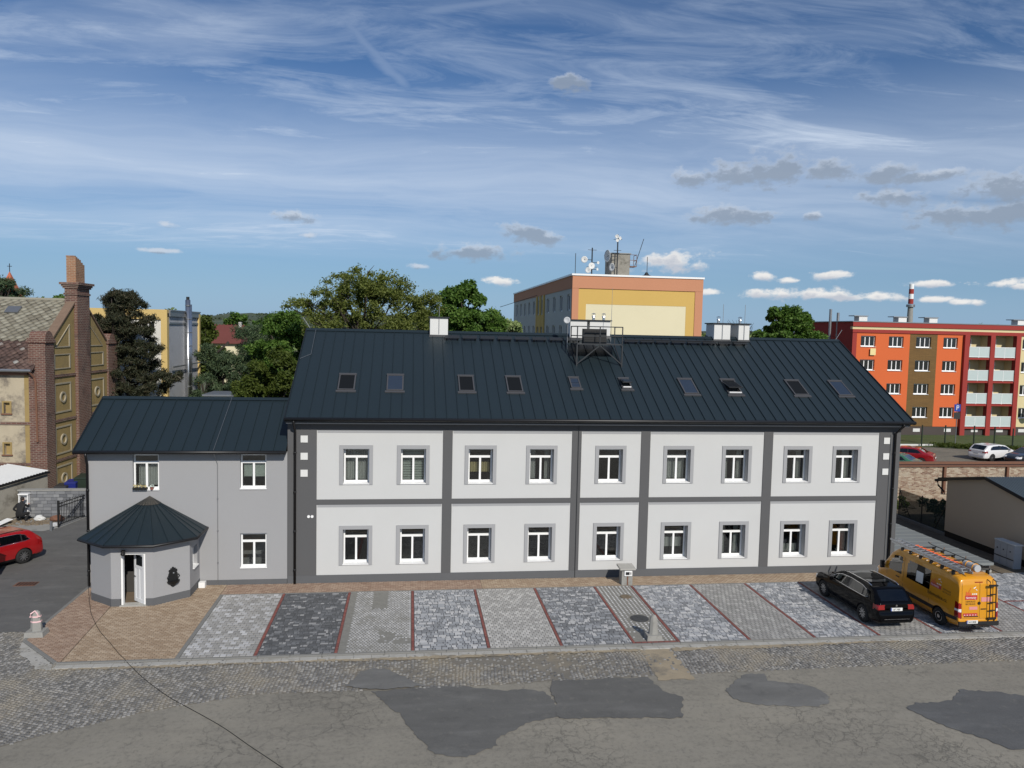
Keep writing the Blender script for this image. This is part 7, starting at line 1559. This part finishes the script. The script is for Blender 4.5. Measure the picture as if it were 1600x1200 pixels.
tree('round_tree', 'small green tree top just left of the tall brick chimney', -34.3, 48, -.8, [(-34.3, 48, 11.6, 1.5, 1.5, 1.2, 14)], 110, .2, 'leaf_maple', .2, clump=.7)
tree('round_tree', 'small green tree top above the slate ridge right of the dark pine', -37.2, 50, -.8, [(-37.2, 50, 11.5, 1.7, 1.5, 1.1, 14)], 110, .2, 'leaf_maple', .2, clump=.7)
tree('pine_tree', 'dark dense pine right of the grey end wall', -15.4, 34, G0, [(-15.7, 34, 7.6, 1.5, 1.7, 1.4, 30), (-15.6, 34, 5.4, 2.3, 2.2, 2.0, 46), (-15.5, 34, 3, 2.5, 2.2, 1.6, 24)], 210, .17, 'needle_dark', .25, 'bark_dark', .75, True, None, 'tree', .17, 9, .7, .35)
tree('pine_tree', 'dark pine with a rounded top in front of the red roof', -12.9, 31, G0, [(-13.0, 31, 6.8, 1.2, 1.3, 1.2, 24), (-13, 31, 4.6, 1.9, 1.8, 1.6, 38)], 210, .17, 'needle_dark', .22, 'bark_dark', .75, True, None, 'tree', .17, 7.4, .7, .35)
tree('pine_tree', 'large dark pine left of the airy tree, behind the wing roof', -11.6, 36, G0, [(-11.6, 36, 10.0, 2.0, 2, 1.5, 38), (-11.9, 36, 7.6, 2.4, 2.4, 1.8, 50), (-11.6, 35.5, 5.2, 2.6, 2.4, 1.8, 34)], 210, .18, 'needle_dark', .3, 'bark_dark', .75, True, None, 'tree', .17, 10.6, .8, .35)
tree('leafy_tree', 'bright green bushy tree just behind where wing and long house meet', -8.7, 19.5, G0, [(-8.3, 19.5, 7.6, 1.5, 1.5, 1.4, 24), (-9.0, 19.5, 5.9, 2.0, 1.8, 1.4, 30), (-8.0, 19, 4.2, 2.4, 2, 1.4, 26), (-10.2, 19.8, 6.0, 1.3, 1.4, 1.1, 18)], 300, .105, 'leaf_bright', .2, clump=.65, aspect=.45)
tree('pine_tree', 'dark pine filling the gap between the red roof and the airy tree', -14.3, 40, G0, [(-14.0, 40, 9.4, 1.6, 1.6, 1.4, 26), (-14.4, 40, 6.8, 2.4, 2, 1.8, 36), (-14.2, 40, 4.2, 2.6, 2.2, 1.8, 26)], 200, .18, 'needle_dark', .25, 'bark_dark', .75, True, None, 'tree', .17, 10, .8, .35)
tree('leafy_tree', 'broad mid green tree left of the airy crown, over the wing ridge', -9.6, 30, G0, [(-9.6, 30, 10.3, 1.5, 1.5, 1.1, 26), (-10.2, 30, 8.3, 2.2, 2, 1.5, 40), (-9.4, 30, 6.0, 2.2, 2, 1.5, 30)], 240, .13, 'leaf_maple', .25, clump=.75)
tree('leafy_tree', 'olive green tree between the steel flue and the red roof', -20.2, 48, -.7, [(-20.2, 48, 9.8, .9, 1.2, 1.4, 16), (-20.0, 48, 7.0, 1.5, 1.6, 1.8, 24)], 190, .17, 'leaf_bright', .25, clump=.8)
# airy locust behind the left end of the ridge
lc = [(-6.2, 26, 12.1, 1.9, 1.6, 1.1, 34), (-3.9, 26, 13.5, 2.3, 1.8, 1.2, 46), (-1.4, 26, 13.2, 2.2, 1.7, 1.2, 40), (1.0, 26, 12.1, 1.4, 1.3, 1.0, 22), (-5.2, 26, 10.5, 2.8, 1.9, .9, 40), (-1.0, 26, 10.8, 2.6, 1.9, .9, 34), (-3.2, 26, 12.0, 2.6, 1.8, .9, 26), (-8.2, 25.8, 12.0, .9, .7, .35, 6)]
lo = tree('locust_tree', 'airy light green tree with open branches above the left of the main ridge', -3.4, 26, G0, lc, 150, .10, 'leaf_locust', .26, 'bark_dark', .75, True, None, 'tree', .42, 11.0, .88, .15)
m = MB()
for q in ((-6.2, 13.0), (-4.9, 14.2), (-3.2, 14.6), (-1.6, 14.4), (-.2, 13.6), (1.0, 12.9), (-7.6, 12.2), (-5.6, 11.6), (.2, 11.8)):
    a = Vector((-3.4, 26, 9.2)); e = Vector((q[0], 26 + random.uniform(-1, 1), q[1])); b = a.lerp(e, .45) + Vector((random.uniform(-.3, .3), 0, .35)); c = a.lerp(e, .75) + Vector((random.uniform(-.3, .3), 0, .3)); m.tube([a, b, c, e], [.10, .06, .04, .015], 6)
    for _ in range(4): s = b.lerp(e, random.random()); m.tube([s, s + Vector((random.uniform(-.9, .9), random.uniform(-.5, .5), random.uniform(.1, .8)))], [.04, .012], 4)
m.build('branches', 'bark_dark', lo, True)
tree('leafy_tree', 'mid green tree below the airy crown behind the main ridge', -4.6, 33, G0, [(-6.6, 33, 9.0, 2.4, 2, 1.6, 34), (-2.2, 33, 9.4, 2.8, 2, 1.5, 36)], 200, .15, 'leaf_bright', .25, clump=.8)
tree('maple_tree', 'dense dark green round tree behind the left white chimney', 4.2, 30, G0, [(4.0, 30, 13.0, 1.5, 1.6, 1.25, 24), (3.9, 30, 11.3, 2.3, 2.2, 1.4, 40), (5.7, 30, 10.5, 1.9, 1.8, 1.3, 30), (2.4, 30, 9.9, 1.9, 1.8, 1.2, 28)], 300, .13, 'leaf_maple', .3, clump=.75, aspect=.6)
tree('leafy_tree', 'dull green tree between the airy tree and the dark maple', .9, 35, G0, [(.9, 35, 10.4, 2.2, 2, 1.5, 30)], 170, .15, 'leaf_bright', .22, clump=.8)
tree('leafy_tree', 'small olive tree just left of the salmon block', 9.0, 47, -.7, [(9.2, 47, 10.3, 1.9, 2, 1.6, 22)], 130, .16, 'leaf_far', .2, clump=.8)
tree('maple_tree', 'dense round green tree left of the orange block', 41, 48, -1, [(40.9, 48, 12.3, 2.3, 2.2, 1.4, 34), (40.6, 48, 10.4, 3.2, 2.8, 1.7, 50), (43.6, 48, 9.7, 1.6, 1.6, 1.2, 14), (37.7, 48, 9.5, 1.3, 1.3, 1.0, 14)], 260, .165, 'leaf_maple', .35, clump=.9, aspect=.6)
bt = thing('bare_tree', 'thin bare twiggy tree right of the two roof chimneys', 'tree', (36.9, 51, -1)); m = MB(); m.tube([(36.9, 51, -1), (36.9, 51, 9.5)], [.2, .1], 7); m.build('trunk', 'bark', bt)
m = MB()
for _ in range(90):
    a = Vector((36.9 + random.uniform(-.3, .3), 51, random.uniform(8, 10))); e = a + Vector((random.uniform(-1.6, 1.4), random.uniform(-.8, .8), random.uniform(.8, 2.6))); m.tube([a, a.lerp(e, .5) + Vector((random.uniform(-.2, .2), 0, .1)), e], [.045, .03, .012], 4)
m.build('twigs', 'bark', bt)
for i, (x, y, z, lab) in enumerate(((36.0, 64, 11.2, 'distant low green tree right beside the salmon block'), (31.5, 62, 10.9, 'distant green tree mostly hidden by the salmon block'), (-26.3, 62, 12.0, 'green tree top above the flat roof with the steel flue'), (-23.6, 80, 11.9, 'green tree standing left of the red roof'), (-20.2, 84, 12.2, 'green tree standing right above the red roof'), (-29.5, 66, 11.2, 'distant tree behind the yellow edged building'), (90.2, 80, 13.5, 'far tree showing above the orange block roof'), (13.2, 92, 10.5, 'far tree behind the left end of the salmon block'))):
    tree('leafy_tree', lab, x, y, -1.1, [(x, y, z - 1.6, 2.2, 2.0, 1.5, 20), (x, y, z - 3.6, 2.6, 2.2, 1.6, 14)], 110, .24, 'leaf_far' if i not in (3, 4) else 'leaf_maple', .25, clump=.9)
tree('blossom_bush', 'white flowering bush behind the wing ridge', -10.2, 21, G0, [(-10.2, 21, 5.4, .8, .8, .5, 9), (-10.2, 21, 4, 1, 1, 1, 8)], 120, .09, 'leaf_blossom', .1, clump=.5, cat='bush')
tree('hedge_bush', 'dark bush behind the green screened fence', 29.8, 8.2, 0, [(29.8, 8.3, .8, .7, 1.2, .6, 12)], 110, .09, 'needle_dark', .05, clump=.4, cat='bush', aspect=.5)
tree('hedge_bush', 'green bush at the far end of the screened fence', 29.6, 10.6, 0, [(29.4, 10.6, .5, .6, .6, .4, 8)], 110, .08, 'leaf_bright', .04, clump=.35, cat='bush', aspect=.5)
# weeds at the lawn's edge
C, Rd = [], []
for _ in range(90):
    k = random.random(); C.append((54.0 + 7 * k + random.uniform(-.6, .6), 40.2 - 5.2 * k + random.uniform(-1.1, 1.1), gz(40 - 5 * k) + .25)); Rd.append(random.uniform(.25, .6))
V, F = leaf_cloud(C, Rd, 60, .12, .6, .3, .1); wd = stuff(fast_mesh('weeds', V, F, 'leaf_bright')); wd['label'] = 'tall weeds along the edge of the lawn'; wd['category'] = 'weeds'

# ------------------------------------------------------------------ far things
ws = thing('white_outbuilding', 'low white outbuilding showing just over the wing ridge', 'building', (-12.3, 24, 0)); MB().box(-14.2, -10.6, 24, 27, -.1, 5.45).build('wall', 'wall_white', ws); MB().box(-14.3, -10.5, 23.9, 27.1, 5.45, 5.55).build('roof', 'zinc', ws)
rh = thing('red_roofed_house', 'distant house with a dark red roof among the trees', 'house', (-23.4, 72, -1.2)); MB().box(-25.2, -21.6, 70, 76, -1.2, 8.2).build('wall', 'wall_cream', rh)
m = MB(); m.prism_x([(69.5, 8.0), (73, 10.35), (76.5, 8.0)], -25.4, -21.4); r_ = m.build('roof', 'roof_red', rh)
for i in range(8): MB().obox((-25.2 + i * .5, 73, 10.38), (.12, .12, .12)).build('ridge_tile', 'roof_red', r_)
MB().box(-22.2, -21.9, 72.4, 73, 9.6, 10.75).build('chimney', 'wall_white', r_)
SX = -73.4
cs = thing('church_spire', 'pointed orange red church spire with a cross behind the dark pine', 'church', (SX, 122, -1.2)); MB().box(SX - 1.9, SX + 1.9, 120.1, 123.9, -1.2, 13.2).build('tower', 'wall_cream', cs)
m = MB(); m.add([(SX - 2.1, 119.9, 13.2), (SX + 2.1, 119.9, 13.2), (SX + 2.1, 124.1, 13.2), (SX - 2.1, 124.1, 13.2), (SX, 122, 19.3)], [(0, 1, 4), (1, 2, 4), (2, 3, 4), (3, 0, 4), (3, 2, 1, 0)]); m.build('spire', 'spire_red', cs)
m = MB(); m.bar((SX, 122, 19.2), (SX, 122, 20.7), .10); m.bar((SX - .4, 122, 20.2), (SX + .4, 122, 20.2), .10); m.build('cross', 'dark_steel', cs)
ground_mix('hill_green', (.040, .060, .034), (.058, .078, .042), (.085, .098, .055), .004)
m = MB(); N = 160; xs_ = np.linspace(-4200, 4200, N); prof = []
for x in xs_:
    h = 62 + 16 * math.sin(x / 430 + 1.2) + 7 * math.sin(x / 121 + .4) + 3 * math.sin(x / 47) - 22 * max(0, min(1, (x + 300) / 1500)); prof.append(h)
rows = [(2500, .0), (2900, .45), (3300, .8), (3600, 1.0), (4300, .8)]
vs = [(x, y + 60 * math.sin(x / 300), -8 + (prof[i] + 8) * k + (3 * math.sin(x / 31 + y) + 2 * math.sin(x / 17 + y * 2)) * (k > 0)) for (y, k) in rows for i, x in enumerate(xs_)]
m.add(vs, [(r * N + i, r * N + i + 1, (r + 1) * N + i + 1, (r + 1) * N + i) for r in range(len(rows) - 1) for i in range(N - 1)]); struct('hills', m, 'hill_green')
C, Rd = [], []          # far woods that read as one mass
for _ in range(900):
    x = random.uniform(-420, 620); y = random.uniform(150, 420); C.append((x, y, random.uniform(1.5, 8.0))); Rd.append(random.uniform(2.5, 5))
V, F = leaf_cloud(C, Rd, 45, 1.3, .8, .6, .3); fw_ = stuff(fast_mesh('far_woods', V, F, 'leaf_far')); fw_['label'] = 'far band of woods and gardens below the hills'; fw_['category'] = 'woods'
C, Rd = [], []
for _ in range(1100):
    x = random.uniform(-2600, 2600); y = random.uniform(2500, 3500); k = np.interp(y, [2500, 2900, 3300, 3600], [0, .45, .8, 1]); h = float(np.interp(x, xs_, prof)); C.append((x, y, -8 + (h + 8) * k)); Rd.append(random.uniform(10, 24))
V, F = leaf_cloud(C, Rd, 26, 6.0, .5, .6, .5); hw = stuff(fast_mesh('hill_woods', V, F, 'hill_green')); hw['label'] = 'wooded patches on the far hills'; hw['category'] = 'woods'
wire = MB(); wire.tube([(10.5, 60, 13.2), (14.5, 55, 14.6)], .03, 4); solo('overhead_wire', wire, 'dark_steel', 'thin wire running down to the left from the salmon block roof', 'wire', (10.5, 60, 13.2))
